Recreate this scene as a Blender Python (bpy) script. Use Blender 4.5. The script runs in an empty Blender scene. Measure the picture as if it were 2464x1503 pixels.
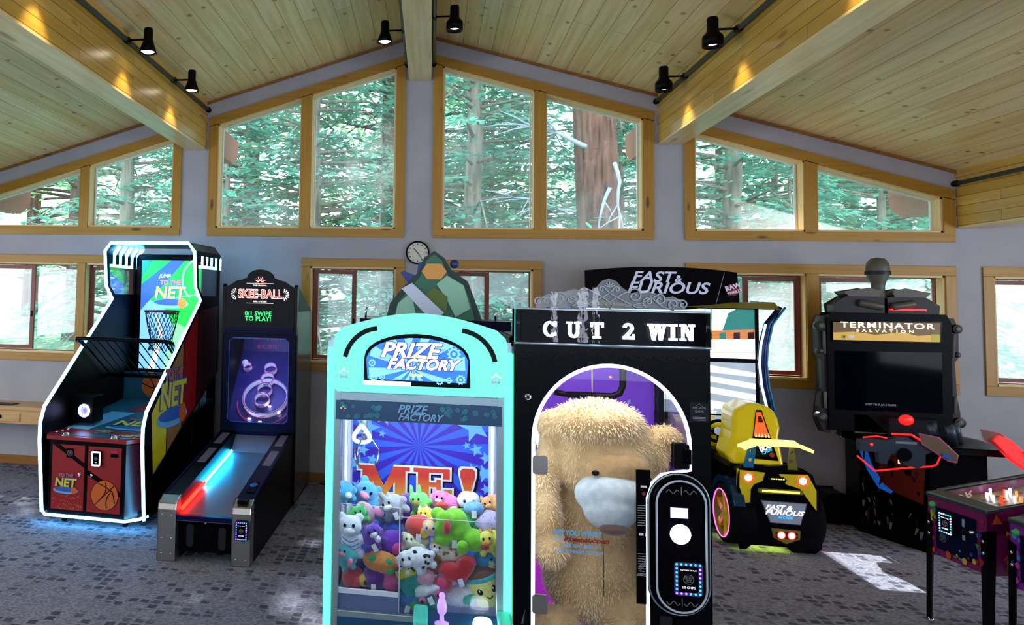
import bpy, math, random
from mathutils import Matrix, Vector
from mathutils.geometry import tessellate_polygon
PI = math.pi
sc = bpy.context.scene
COL = sc.collection

# ------------------------------------------------------------------ camera
cam_d = bpy.data.cameras.new('camera'); cam = bpy.data.objects.new('camera', cam_d); COL.objects.link(cam)
cam_d.sensor_width = 36; cam_d.lens = 36 * 1949.94 / 2464
cam_d.shift_x = (1232 - 697.95) / 2464; cam_d.shift_y = -(751.5 - 594.81) / 2464
cam_d.clip_start = 0.05; cam_d.clip_end = 300
cam.matrix_world = Matrix(((0.98498844, -0.01070837, 0.17228785, 0), (0.17124902, -0.06493719, -0.98308542, -7.81), (0.02171513, 0.9978319, -0.06212858, 1.75), (0, 0, 0, 1)))
sc.camera = cam
# ------------------------------------------------------------------ exposure, sky, sun, daylight of unseen side windows, added rear fill
sc.view_settings.view_transform = 'Standard'; sc.view_settings.look = 'None'
sc.view_settings.exposure = 0.36; sc.view_settings.gamma = 1; sc.view_settings.use_curve_mapping = False
world = bpy.data.worlds.new('sky'); sc.world = world; world.use_nodes = True
bgn = world.node_tree.nodes['Background']; bgn.inputs[0].default_value = (0.72, 0.90, 1.0, 1); bgn.inputs[1].default_value = 5.2
def lamp(name, kind, loc, energy, color, **k):
    d = bpy.data.lights.new(name, kind); d.energy = energy; d.color = color
    for a, b in k.items():
        if a not in ('rot', 'to'): setattr(d, a, b)
    o = bpy.data.objects.new(name, d); COL.objects.link(o); o.location = loc
    if 'to' in k: o.rotation_euler = (Vector(k['to']) - Vector(loc)).to_track_quat('-Z', 'Y').to_euler()
    if 'rot' in k: o.rotation_euler = k['rot']
    return o
lamp('sun', 'SUN', (0, 10, 12), 12.0, (1.0, 0.97, 0.92), angle=0.009, to=(0, 10 - 7.3, 12 - 6.83))
# added fill for presumed rear windows, tilted to lift the ceiling; side-window daylight
lamp('rear_fill', 'AREA', (-0.5, -10.8, 2.3), 300, (0.72, 0.80, 1.0), shape='RECTANGLE', size=12.5, size_y=3.0, to=(-0.5, 0, 6.5))
lamp('right_window_daylight', 'AREA', (6.55, -4.5, 1.6), 120, (0.75, 0.85, 1.0), shape='RECTANGLE', size=5, size_y=1.2, to=(0, -4.5, 1.6))
lamp('left_window_daylight', 'AREA', (-6.75, -4.5, 1.6), 130, (0.85, 0.9, 1.0), shape='RECTANGLE', size=5, size_y=1.2, to=(0, -4.5, 1.6))

# ------------------------------------------------------------------ materials
def lin(c): return tuple(((x / 12.92) if x <= 0.04045 else ((x + 0.055) / 1.055) ** 2.4) for x in c)
def rgb(h):
    h = h.lstrip('#'); return lin(tuple(int(h[i:i + 2], 16) / 255 for i in (0, 2, 4)))
MATS = {}
def mat(name, color='#808080', rough=0.5, metal=0.0, emit=None, es=0.0, **k):
    if name in MATS: return MATS[name]
    m = bpy.data.materials.new(name); m.use_nodes = True; MATS[name] = m
    b = m.node_tree.nodes['Principled BSDF']
    c = rgb(color) if isinstance(color, str) else color
    b.inputs['Base Color'].default_value = (*c, 1); b.inputs['Roughness'].default_value = rough; b.inputs['Metallic'].default_value = metal
    if emit is not None:
        e = rgb(emit) if isinstance(emit, str) else emit
        b.inputs['Emission Color'].default_value = (*e, 1); b.inputs['Emission Strength'].default_value = es
    if not metal and sum(c) < 0.08: b.inputs['Specular IOR Level'].default_value = 0.07
    for a, v in k.items(): b.inputs[a.replace('_', ' ')].default_value = v
    return m
def nodes(m): return m.node_tree.nodes, m.node_tree.links, m.node_tree.nodes['Principled BSDF']
def N(nt, kind, **k):
    n = nt.new(kind)
    for a, v in k.items():
        if a.startswith('i_'): n.inputs[a[2:].replace('_', ' ')].default_value = v
        elif a.startswith('n_'): n.inputs[int(a[2:])].default_value = v
        else: setattr(n, a, v)
    return n
def ramp(nt, stops, interp='LINEAR'):
    r = nt.new('ShaderNodeValToRGB'); r.color_ramp.interpolation = interp
    el = r.color_ramp.elements
    while len(el) < len(stops): el.new(0.5)
    for e, (p, c) in zip(el, stops):
        e.position = p; e.color = (*(rgb(c) if isinstance(c, str) else c), 1)
    return r
def remap(nt, ln, order):
    """object coordinates rearranged: order is a string such as 'yxz'"""
    tc = nt.new('ShaderNodeTexCoord'); sp = nt.new('ShaderNodeSeparateXYZ'); cb = nt.new('ShaderNodeCombineXYZ')
    ln.new(tc.outputs['Object'], sp.inputs[0])
    for i, a in enumerate(order): ln.new(sp.outputs['XYZ'.index(a.upper())], cb.inputs[i])
    return cb.outputs[0]
def scaled(nt, ln, vec, s, off=(0, 0, 0)):
    mp = nt.new('ShaderNodeMapping'); mp.inputs['Scale'].default_value = s; mp.inputs['Location'].default_value = off
    ln.new(vec, mp.inputs[0]); return mp.outputs[0]
def planks(name, order, row, length, c1, c2, groove='#6b4a1c', rough=0.3, knot=1.0, gw=0.0035, ks=(2.6, 7.0, 1), kt=(0.10, 0.17)):
    m = mat(name, c1, rough); nt, ln, b = nodes(m)
    v = remap(nt, ln, order)
    br = N(nt, 'ShaderNodeTexBrick', offset=0.37, offset_frequency=2); ln.new(v, br.inputs['Vector'])
    br.inputs['Color1'].default_value = (*rgb(c1), 1); br.inputs['Color2'].default_value = (*rgb(c2), 1)
    br.inputs['Mortar'].default_value = (*rgb(groove), 1); br.inputs['Scale'].default_value = 1
    br.inputs['Mortar Size'].default_value = gw; br.inputs['Mortar Smooth'].default_value = 0.2
    br.inputs['Brick Width'].default_value = length; br.inputs['Row Height'].default_value = row; br.inputs['Bias'].default_value = -0.1
    no = N(nt, 'ShaderNodeTexNoise', i_Scale=1.0, i_Detail=4.0); ln.new(scaled(nt, ln, v, (1.2, 26, 9)), no.inputs['Vector'])
    gr = ramp(nt, [(0.35, (0.80, 0.74, 0.62)), (0.62, (1, 1, 1))]); ln.new(no.outputs['Fac'], gr.inputs[0])
    mx = N(nt, 'ShaderNodeMix', data_type='RGBA', blend_type='MULTIPLY'); mx.inputs[0].default_value = 0.8
    ln.new(br.outputs['Color'], mx.inputs[6]); ln.new(gr.outputs[0], mx.inputs[7])
    vo = N(nt, 'ShaderNodeTexVoronoi', i_Scale=1.0); ln.new(scaled(nt, ln, v, ks, (0.3, 0.2, 0)), vo.inputs['Vector'])
    kr = ramp(nt, [(0.0, (0.16, 0.09, 0.04)), (kt[0], (0.34, 0.27, 0.18)), (kt[1], (1, 1, 1))]); ln.new(vo.outputs['Distance'], kr.inputs[0])
    m2 = N(nt, 'ShaderNodeMix', data_type='RGBA', blend_type='MULTIPLY'); m2.inputs[0].default_value = knot
    ln.new(mx.outputs[2], m2.inputs[6]); ln.new(kr.outputs[0], m2.inputs[7]); ln.new(m2.outputs[2], b.inputs['Base Color'])
    bp = N(nt, 'ShaderNodeBump', i_Strength=0.35, i_Distance=0.004); bp.invert = True
    ln.new(br.outputs['Fac'], bp.inputs['Height']); ln.new(bp.outputs[0], b.inputs['Normal'])
    return m
def noisy(name, c1, c2, scale, rough=0.6, bump=0.0, bs=None, metal=0.0, stretch=(1, 1, 1), lo=0.35, hi=0.65, **k):
    m = mat(name, c1, rough, metal, **k); nt, ln, b = nodes(m)
    v = scaled(nt, ln, remap(nt, ln, 'xyz'), stretch)
    no = N(nt, 'ShaderNodeTexNoise', i_Scale=scale, i_Detail=5.0); ln.new(v, no.inputs['Vector'])
    r = ramp(nt, [(lo, c1), (hi, c2)]); ln.new(no.outputs['Fac'], r.inputs[0]); ln.new(r.outputs[0], b.inputs['Base Color'])
    if bump:
        n2 = N(nt, 'ShaderNodeTexNoise', i_Scale=bs or scale * 4, i_Detail=6.0); ln.new(v, n2.inputs['Vector'])
        bp = N(nt, 'ShaderNodeBump', i_Strength=bump, i_Distance=0.01); ln.new(n2.outputs['Fac'], bp.inputs['Height']); ln.new(bp.outputs[0], b.inputs['Normal'])
    return m
def plush(name, color):
    if name in MATS: return MATS[name]
    c = rgb(color); d = tuple(x * 0.80 for x in c)
    return noisy(name, c, d, 60, rough=0.9, bump=0.5, bs=260, Sheen_Weight=0.5, Sheen_Roughness=0.5)
def glow(name, color, s, base=None): return mat(name, base or color, 0.4, 0, color, s)
def see(name, tint=(1, 1, 1), gloss=0.08, rough=0.0, gc=(1, 1, 1), tr=1.0):
    """thin clear pane: transparent with a mirror share"""
    m = bpy.data.materials.new(name); m.use_nodes = True; MATS[name] = m
    nt, ln = m.node_tree.nodes, m.node_tree.links; nt.clear()
    o = nt.new('ShaderNodeOutputMaterial'); t = nt.new('ShaderNodeBsdfTransparent'); g = nt.new('ShaderNodeBsdfGlossy'); x = nt.new('ShaderNodeMixShader')
    t.inputs[0].default_value = (*tint, 1); g.inputs['Color'].default_value = (*gc, 1); g.inputs['Roughness'].default_value = rough
    f = nt.new('ShaderNodeFresnel'); f.inputs[0].default_value = 1.28
    mm = N(nt, 'ShaderNodeMath', operation='MAXIMUM'); mm.inputs[1].default_value = gloss
    m3 = N(nt, 'ShaderNodeMath', operation='MINIMUM'); m3.inputs[1].default_value = 0.5
    ln.new(f.outputs[0], mm.inputs[0]); ln.new(mm.outputs[0], m3.inputs[0]); ln.new(m3.outputs[0], x.inputs[0])
    ln.new(t.outputs[0], x.inputs[1]); ln.new(g.outputs[0], x.inputs[2]); ln.new(x.outputs[0], o.inputs[0])
    return m

# ------------------------------------------------------------------ mesh builder
class MB:
    def __init__(s, M=None): s.v = []; s.f = []; s.fm = []; s.fs = []; s.mats = []; s.M = M or Matrix.Identity(4)
    def mi(s, m):
        if isinstance(m, str): m = MATS[m]
        if m not in s.mats: s.mats.append(m)
        return s.mats.index(m)
    def raw(s, vs, fs, m, smooth=False, M=None):
        T = s.M @ M if M is not None else s.M; o = len(s.v); i = s.mi(m)
        s.v += [tuple(T @ Vector(p)) for p in vs]
        for f in fs: s.f.append(tuple(o + k for k in f)); s.fm.append(i); s.fs.append(smooth)
        return s
    def box(s, a, b, m, M=None):
        x0, y0, z0 = (min(p, q) for p, q in zip(a, b)); x1, y1, z1 = (max(p, q) for p, q in zip(a, b))
        return s.raw([(x0, y0, z0), (x1, y0, z0), (x1, y1, z0), (x0, y1, z0), (x0, y0, z1), (x1, y0, z1), (x1, y1, z1), (x0, y1, z1)],
                     [(3, 2, 1, 0), (4, 5, 6, 7), (0, 1, 5, 4), (1, 2, 6, 5), (2, 3, 7, 6), (3, 0, 4, 7)], m, M=M)
    def prism(s, pts, ax, lo, hi, m, holes=(), M=None):
        """pts: 2-D outline; ax 'x' -> (y,z), 'y' -> (x,z), 'z' -> (x,y), swept lo..hi along ax"""
        def P(p, d): return (d, p[0], p[1]) if ax == 'x' else ((p[0], d, p[1]) if ax == 'y' else (p[0], p[1], d))
        loops = [list(pts)] + [list(h) for h in holes]; flat = [p for l in loops for p in l]; n = len(flat)
        vs = [P(p, lo) for p in flat] + [P(p, hi) for p in flat]
        if holes:
            t = tessellate_polygon([[Vector((p[0], p[1], 0)) for p in l] for l in loops]); fs = [tuple(q) for q in t] + [tuple(k + n for k in reversed(q)) for q in t]
        else: fs = [tuple(range(n)), tuple(range(2 * n - 1, n - 1, -1))]
        o = 0
        for l in loops:
            k = len(l); fs += [(o + i, o + (i + 1) % k, n + o + (i + 1) % k, n + o + i) for i in range(k)]; o += k
        return s.raw(vs, fs, m, M=M)
    def poly(s, pts3, m): return s.raw(pts3, [tuple(range(len(pts3)))], m)
    def tube(s, pts, r, m, n=8, closed=False, cap=True, M=None, rs=None):
        P = [Vector(p) for p in pts]; k = len(P); vs = []; fs = []; up = None
        for i in range(k):
            a = P[i - 1] if (i or closed) else P[i]; c = P[(i + 1) % k] if (i < k - 1 or closed) else P[i]
            t = (c - a).normalized()
            if up is None: up = Vector((0, 0, 1)) if abs(t.z) < 0.9 else Vector((1, 0, 0))
            u = (up - t * up.dot(t)).normalized(); w = t.cross(u); up = u
            rr = (rs[i] if rs else r)
            vs += [tuple(P[i] + (u * math.cos(q * 2 * PI / n) + w * math.sin(q * 2 * PI / n)) * rr) for q in range(n)]
        for i in range(k if closed else k - 1):
            j = (i + 1) % k
            fs += [(i * n + q, i * n + (q + 1) % n, j * n + (q + 1) % n, j * n + q) for q in range(n)]
        if cap and not closed: fs += [tuple(range(n - 1, -1, -1)), tuple((k - 1) * n + q for q in range(n))]
        return s.raw(vs, fs, m, True, M)
    def cyl(s, a, b, r, m, r2=None, n=24):
        return s.tube([a, b], r, m, n, rs=[r, r if r2 is None else r2])
    def lathe(s, prof, m, n=28, M=None, sm=True):
        vs = [(r * math.cos(2 * PI * q / n), r * math.sin(2 * PI * q / n), z) for r, z in prof for q in range(n)]
        fs = [(i * n + q, i * n + (q + 1) % n, (i + 1) * n + (q + 1) % n, (i + 1) * n + q) for i in range(len(prof) - 1) for q in range(n)]
        return s.raw(vs, fs, m, sm, M)
    def ell(s, c, r, m, M=None, n=20, k=12, fn=None):
        if isinstance(r, (int, float)): r = (r, r, r)
        T = Matrix.Translation(c) @ (M if M is not None else Matrix.Identity(4)); vs = []
        for i in range(k + 1):
            th = PI * i / k
            for q in range(n):
                d = Vector((math.sin(th) * math.cos(2 * PI * q / n), math.sin(th) * math.sin(2 * PI * q / n), math.cos(th)))
                g = fn(d) if fn else 1.0
                vs.append((d.x * r[0] * g, d.y * r[1] * g, d.z * r[2] * g))
        fs = [(i * n + q, (i + 1) * n + q, (i + 1) * n + (q + 1) % n, i * n + (q + 1) % n) for i in range(k) for q in range(n)]
        return s.raw(vs, fs, m, True, T)
    def text(s, st, size, m, org, ux=(1, 0, 0), uy=(0, 0, 1), ext=0.002, bold=0.0, shear=0.0, align='CENTER', sx=1.0, sp=1.0):
        cu = bpy.data.curves.new('t', 'FONT'); cu.body = st; cu.size = size; cu.align_x = align; cu.align_y = 'CENTER'
        cu.extrude = ext; cu.offset = bold; cu.shear = shear; cu.space_character = sp; cu.resolution_u = 3
        ob = bpy.data.objects.new('t', cu); COL.objects.link(ob)
        dg = bpy.context.evaluated_depsgraph_get(); dg.update()
        me = ob.evaluated_get(dg).to_mesh()
        vs = [(v.co.x * sx, v.co.y, v.co.z) for v in me.vertices]; fs = [tuple(p.vertices) for p in me.polygons]
        ob.evaluated_get(dg).to_mesh_clear(); bpy.data.objects.remove(ob); bpy.data.curves.remove(cu)
        ux = Vector(ux).normalized(); uy = Vector(uy).normalized(); uz = ux.cross(uy)
        T = Matrix(((ux.x, uy.x, uz.x, org[0]), (ux.y, uy.y, uz.y, org[1]), (ux.z, uy.z, uz.z, org[2]), (0, 0, 0, 1)))
        return s.raw(vs, fs, m, False, T)
    def build(s, name, parent=None, bevel=0.0, seg=2, sub=0, label=None, solid=0.0):
        me = bpy.data.meshes.new(name); me.from_pydata(s.v, [], s.f)
        for m in s.mats: me.materials.append(m)
        me.polygons.foreach_set('material_index', s.fm); me.polygons.foreach_set('use_smooth', s.fs); me.update()
        o = bpy.data.objects.new(name, me); COL.objects.link(o)
        if parent is not None: o.parent = parent
        if label: o['label'] = label
        if bevel:
            b = o.modifiers.new('bevel', 'BEVEL'); b.width = bevel; b.segments = seg; b.limit_method = 'ANGLE'; b.angle_limit = 0.7
        if sub:
            b = o.modifiers.new('sub', 'SUBSURF'); b.levels = sub; b.render_levels = sub
        return o
def tag(o, label=None, cat=None, group=None, kind=None):
    for k, v in (('label', label), ('category', cat), ('group', group), ('kind', kind)):
        if v: o[k] = v
    return o
def thing(name, label, cat, loc=(0, 0, 0), rz=0.0, group=None):
    o = bpy.data.objects.new(name, None); COL.objects.link(o); o.location = loc; o.rotation_euler = (0, 0, rz); o.empty_display_size = 0.1
    return tag(o, label, cat, group)
def kids(o): return [c for c in bpy.data.objects if c.parent == o]
def dup(o, loc, rz=0.0, label=None, scale=None):
    c = o.copy(); COL.objects.link(c); c.location = loc; c.rotation_euler = (0, 0, rz)
    if label: c['label'] = label
    if scale: c.scale = (scale,) * 3 if isinstance(scale, (int, float)) else scale
    for k in kids(o):
        d = k.copy(); COL.objects.link(d); d.parent = c
        for g in kids(k):
            e = g.copy(); COL.objects.link(e); e.parent = d
    return c
def arc(cx, cy, rx, ry, a0, a1, n=16): return [(cx + rx * math.cos(a0 + (a1 - a0) * i / n), cy + ry * math.sin(a0 + (a1 - a0) * i / n)) for i in range(n + 1)]
def circ(cx, cy, r, n=24, ry=None): return [(cx + r * math.cos(2 * PI * i / n), cy + (ry or r) * math.sin(2 * PI * i / n)) for i in range(n)]
def rrect(x0, y0, x1, y1, r, n=4):
    return arc(x1 - r, y1 - r, r, r, 0, PI / 2, n) + arc(x0 + r, y1 - r, r, r, PI / 2, PI, n) + arc(x0 + r, y0 + r, r, r, PI, 1.5 * PI, n) + arc(x1 - r, y0 + r, r, r, 1.5 * PI, 2 * PI, n)
def star(cx, cy, r, k=5, q=0.42, a=PI / 2): return [(cx + (r if i % 2 == 0 else r * q) * math.cos(a + PI * i / k), cy + (r if i % 2 == 0 else r * q) * math.sin(a + PI * i / k)) for i in range(2 * k)]

# ------------------------------------------------------------------ room
# wall plane y=0, camera 7.81 m in front of it; roof z = 4.335 - 0.299*|x+0.13|
XR, ZR, SL = -0.13, 4.335, 0.299
def roof(x): return ZR - SL * abs(x - XR)
WT = 0.17
noisy('wall_paint', '#b2b2b8', '#a9a9b1', 3.0, 0.75, 0.05, 90)
planks('ceiling_pine', 'yxz', 0.135, 3.4, '#fae4a8', '#edcd84', '#b8924a', 0.34, 0.75, 0.0028, (4.4, 7.4, 1), (0.095, 0.15))
planks('beam_boards', 'yzx', 0.083, 1.5, '#d8b055', '#c39a3c', '#6b4718', 0.3, 0.55, 0.0022, (2.0, 8, 1))
planks('beam_soffit', 'yxz', 0.5, 30, '#eedba4', '#e6cf92', '#a07a3a', 0.28, 0.8, 0.001, (1.1, 5, 1))
def pine(name, c1, c2, order='xyz', st=(1, 1, 1), rough=0.4, knot=0.9):
    m = mat(name, c1, rough); nt, ln, b = nodes(m); v = remap(nt, ln, order)
    no = N(nt, 'ShaderNodeTexNoise', i_Scale=1.0, i_Detail=4.0); ln.new(scaled(nt, ln, v, (1.5, 40, 40)), no.inputs['Vector'])
    r = ramp(nt, [(0.3, c2), (0.65, c1)]); ln.new(no.outputs['Fac'], r.inputs[0])
    vo = N(nt, 'ShaderNodeTexVoronoi', i_Scale=1.0); ln.new(scaled(nt, ln, v, (1.6, 6, 6), (0.1, 0.4, 0)), vo.inputs['Vector'])
    kr = ramp(nt, [(0.0, (0.12, 0.06, 0.02)), (0.07, (0.3, 0.17, 0.07)), (0.11, (1, 1, 1))]); ln.new(vo.outputs['Distance'], kr.inputs[0])
    mx = N(nt, 'ShaderNodeMix', data_type='RGBA', blend_type='MULTIPLY'); mx.inputs[0].default_value = knot
    ln.new(r.outputs[0], mx.inputs[6]); ln.new(kr.outputs[0], mx.inputs[7]); ln.new(mx.outputs[2], b.inputs['Base Color'])
    return m
pine('trim_pine', '#b8892c', '#a67a24', 'xyz'); pine('trim_pine_up', '#b8892c', '#a67a24', 'zxy')
pine('jamb_pine', '#f0cf94', '#e4bf80', 'xyz', knot=0.7); pine('jamb_pine_up', '#f0cf94', '#e4bf80', 'zxy', knot=0.7)
pine('crown_pine', '#9c6a2a', '#80521f', 'xyz'); pine('shelf_pine', '#d9b27a', '#c89c60', 'xyz', knot=0.5)
mat('vinyl_white', '#dfe6e2', 0.4); mat('brown_sash', '#7a3420', 0.4); mat('black_plastic', '#0b0c12', 0.35); mat('black_matte', '#08080c', 0.6)
mat('track_metal', '#2f4340', 0.4, 0.3)
see('window_glass', (0.97, 1, 0.99), 0.04)
nt, ln = MATS['window_glass'].node_tree.nodes, MATS['window_glass'].node_tree.links   # patchy translucent share puts a whitish daylight veil into the panes
o_ = nt['Material Output']; old = o_.inputs[0].links[0].from_socket; tl = nt.new('ShaderNodeBsdfTranslucent'); tl.inputs[0].default_value = (.9, .95, 1, 1); ms = nt.new('ShaderNodeMixShader')
no = N(nt, 'ShaderNodeTexNoise', i_Scale=1.1, i_Detail=3.0); ln.new(remap(nt, ln, 'xyz'), no.inputs['Vector']); mr = N(nt, 'ShaderNodeMapRange'); mr.inputs[1].default_value = .35; mr.inputs[2].default_value = .7; mr.inputs[3].default_value = .02; mr.inputs[4].default_value = .13
ln.new(no.outputs['Fac'], mr.inputs[0]); ln.new(mr.outputs[0], ms.inputs[0]); ln.new(old, ms.inputs[1]); ln.new(tl.outputs[0], ms.inputs[2]); ln.new(ms.outputs[0], o_.inputs[0])
mc = mat('carpet', '#77777f', 0.95); nt, ln, b = nodes(mc); v = remap(nt, ln, 'xyz')
def cells(w, h, off, mort, shift):
    br = N(nt, 'ShaderNodeTexBrick', offset=off, offset_frequency=2); ln.new(scaled(nt, ln, v, (1, 1, 1), shift), br.inputs['Vector'])
    br.inputs['Color1'].default_value = (0, 0, 0, 1); br.inputs['Color2'].default_value = (1, 1, 1, 1); br.inputs['Mortar'].default_value = (mort, mort, mort, 1)
    br.inputs['Scale'].default_value = 1; br.inputs['Mortar Size'].default_value = .0035 if w > .05 else .0012; br.inputs['Mortar Smooth'].default_value = .3; br.inputs['Brick Width'].default_value = w; br.inputs['Row Height'].default_value = h; br.inputs['Bias'].default_value = 0
    return br.outputs['Color']
fine = ramp(nt, [(0, '#686a7e'), (1, '#a3a4b6')]); ln.new(cells(.016, .011, .5, .1, (0, 0, 0)), fine.inputs[0])
bk = N(nt, 'ShaderNodeTexBrick', offset=.0, offset_frequency=2); ln.new(v, bk.inputs['Vector']); bk.inputs['Color1'].default_value = (0, 0, 0, 1); bk.inputs['Color2'].default_value = (1, 1, 1, 1); bk.inputs['Mortar'].default_value = (1, 1, 1, 1)
bk.inputs['Scale'].default_value = 1; bk.inputs['Mortar Size'].default_value = .010; bk.inputs['Mortar Smooth'].default_value = .1; bk.inputs['Brick Width'].default_value = .068; bk.inputs['Row Height'].default_value = .070; bk.inputs['Bias'].default_value = 0
dark = ramp(nt, [(0.0, (.17, .17, .25)), (.50, (.30, .30, .42)), (.56, (1, 1, 1))]); ln.new(bk.outputs['Color'], dark.inputs[0])
no = N(nt, 'ShaderNodeTexNoise', i_Scale=1.0, i_Detail=1.0); ln.new(scaled(nt, ln, v, (1.7, 4.5, 1)), no.inputs['Vector']); gate = N(nt, 'ShaderNodeMapRange'); gate.inputs[1].default_value = .47; gate.inputs[2].default_value = .52; gate.inputs[3].default_value = .12; gate.inputs[4].default_value = .95; ln.new(no.outputs['Fac'], gate.inputs[0])
m2 = N(nt, 'ShaderNodeMix', data_type='RGBA', blend_type='MULTIPLY'); ln.new(gate.outputs[0], m2.inputs[0]); ln.new(fine.outputs[0], m2.inputs[6]); ln.new(dark.outputs[0], m2.inputs[7])
r = ramp(nt, [(0.3, (.78, .80, .90)), (.7, (1, .98, .96))]); no2 = N(nt, 'ShaderNodeTexNoise', i_Scale=.8); ln.new(v, no2.inputs['Vector']); ln.new(no2.outputs['Fac'], r.inputs[0])
m3 = N(nt, 'ShaderNodeMix', data_type='RGBA', blend_type='MULTIPLY'); m3.inputs[0].default_value = 1; ln.new(m2.outputs[2], m3.inputs[6]); ln.new(r.outputs[0], m3.inputs[7]); ln.new(m3.outputs[2], b.inputs['Base Color'])
n2 = N(nt, 'ShaderNodeTexNoise', i_Scale=320.0); ln.new(v, n2.inputs['Vector']); bp = N(nt, 'ShaderNodeBump', i_Strength=0.4, i_Distance=0.004); ln.new(n2.outputs['Fac'], bp.inputs['Height']); ln.new(bp.outputs[0], b.inputs['Normal'])

XL, XRR, YB = -7.0, 6.8, -11.0
tag(MB().box((XL, YB, -0.12), (XRR, 0.0, 0), 'carpet').build('floor'), kind='structure')
# ceiling slabs (two slopes), carried out past the wall as the overhang
for s_, nm in ((-1, 'ceiling'), (1, 'ceiling')):
    xe = XL if s_ < 0 else XRR
    tag(MB().prism([(XR, ZR), (xe, roof(xe)), (xe, roof(xe) + 0.2), (XR, ZR + 0.2)], 'y', YB, 0.0, 'ceiling_pine').build(nm), kind='structure')
pine('soffit_paint', '#b9b3a6', '#aca696', 'yxz', knot=0.2)
tag(MB().prism([(XL, roof(XL) + 0.07), (XR, ZR + 0.07), (XRR, roof(XRR) + 0.07), (XRR, roof(XRR) + 0.2), (XR, ZR + 0.2), (XL, roof(XL) + 0.2)], 'y', 0.002, 1.0, 'soffit_paint').build('trim_1'), kind='structure')
# window openings in the gable wall (x0,x1,z0,top or None for sloped)
UP = [(-4.66, -2.58), (-2.13, -0.348), (0.085, 1.905), (2.335, 4.335)]     # upper openings
LO = [(-4.66, -2.58), (-1.165, -0.335), (0.085, 0.93), (2.335, 4.335), (4.70, 6.5)]
ZU, ZL0, ZL1 = 2.43, 1.135, 2.06
def utop(x): return roof(x) - 0.262
def sect(x0, x1):
    """solid pieces of wall between x0 and x1 as quads in (x,z)"""
def wall_front():
    xs = sorted({XL, XRR, XR} | {x for p in UP + LO for x in p}); mb = MB()
    for a, c in zip(xs, xs[1:]):
        m = (a + c) / 2; lo = [0.0]; 
        isl = any(p[0] < m < p[1] for p in LO); isu = any(p[0] < m < p[1] for p in UP)
        segs = []
        if isl: segs.append(((a, 0), (c, 0), (c, ZL0), (a, ZL0))); z0 = ZL1
        else: z0 = 0
        if isu:
            segs.append(((a, z0), (c, z0), (c, ZU), (a, ZU))); segs.append(((a, utop(a)), (c, utop(c)), (c, roof(c) + 0.1), (a, roof(a) + 0.1)))
        else: segs.append(((a, z0), (c, z0), (c, roof(c) + 0.1), (a, roof(a) + 0.1)))
        for q in segs: mb.prism(q, 'y', 0, WT, 'wall_paint')
    return mb
tag(wall_front().build('wall_back'), kind='structure')
tag(MB().box((XL - 0.15, YB, 0), (XL, WT, 2.8), 'wall_paint').build('wall_left'), kind='structure')
tag(MB().box((XRR, YB, 0), (XRR + 0.15, WT, 2.8), 'wall_paint').build('wall_right'), kind='structure')
tag(MB().prism([(XL, 0), (XRR, 0), (XRR, roof(XRR) + .1), (XR, ZR + .1), (XL, roof(XL) + .1)], 'y', YB - 0.15, YB, 'wall_paint').build('wall_front'), kind='structure')
# window trims: casing on the room side, jambs in the opening, glass
TC, TP = 0.082, 0.018
nwin = 0
for (x0, x1), mul in zip(UP, ((-3.575, -3.485), (-1.28, -1.18), (0.94, 1.04), (3.245, 3.345))):
    nwin += 1; f = MB(); e = TC
    f.box((x0 - e, -TP, ZU - e), (x1 + e, 0, ZU), 'trim_pine')
    f.prism([(x0 - e, utop(x0 - e)), (x1 + e, utop(x1 + e)), (x1 + e, utop(x1 + e) + e * 1.04), (x0 - e, utop(x0 - e) + e * 1.04)], 'y', -TP, 0, 'trim_pine')
    f.prism([(x0 - e, ZU), (x0, ZU), (x0, utop(x0)), (x0 - e, utop(x0 - e))], 'y', -TP, 0, 'trim_pine_up')
    f.prism([(x1, ZU), (x1 + e, ZU), (x1 + e, utop(x1 + e)), (x1, utop(x1))], 'y', -TP, 0, 'trim_pine_up')
    a, c = mul; f.prism([(a, ZU), (c, ZU), (c, utop(c)), (a, utop(a))], 'y', -TP, 0.02, 'trim_pine_up')
    w = tag(f.build('window_%d' % nwin, bevel=0.003), kind='structure')
    j = MB(); t = 0.018
    j.prism([(a + .01, ZU), (c - .01, ZU), (c - .01, utop(c)), (a + .01, utop(a))], 'y', 0.02, WT - .01, 'jamb_pine_up')
    for p, q in ((x0, a + 0.01), (c - 0.01, x1)):
        j.box((p, 0, ZU), (q, WT, ZU + t), 'jamb_pine')
        j.prism([(p, ZU), (p + t, ZU), (p + t, utop(p + t)), (p, utop(p))], 'y', 0, WT, 'jamb_pine_up')
        j.prism([(q - t, ZU), (q, ZU), (q, utop(q)), (q - t, utop(q - t))], 'y', 0, WT, 'jamb_pine_up')
        j.prism([(p, utop(p) - t), (q, utop(q) - t), (q, utop(q)), (p, utop(p))], 'y', 0, WT, 'jamb_pine')
    j.build('jamb', w)
    for p, q in ((x0, a), (c, x1)):
        P, Q = p + t, q - t
        s2 = MB(); g = 0.012
        s2.prism([(P, ZU + t), (Q, ZU + t), (Q, utop(Q) - t), (P, utop(P) - t)], 'y', 0.115, 0.145, 'vinyl_white', holes=[[(P + g, ZU + t + g), (Q - g, ZU + t + g), (Q - g, utop(Q - g) - t - g), (P + g, utop(P + g) - t - g)]])
        s2.build('sash', w)
        MB().prism([(P + g, ZU + t + g), (Q - g, ZU + t + g), (Q - g, utop(Q - g) - t - g), (P + g, utop(P + g) - t - g)], 'y', 0.128, 0.132, 'window_glass').build('pane', w)
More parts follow.
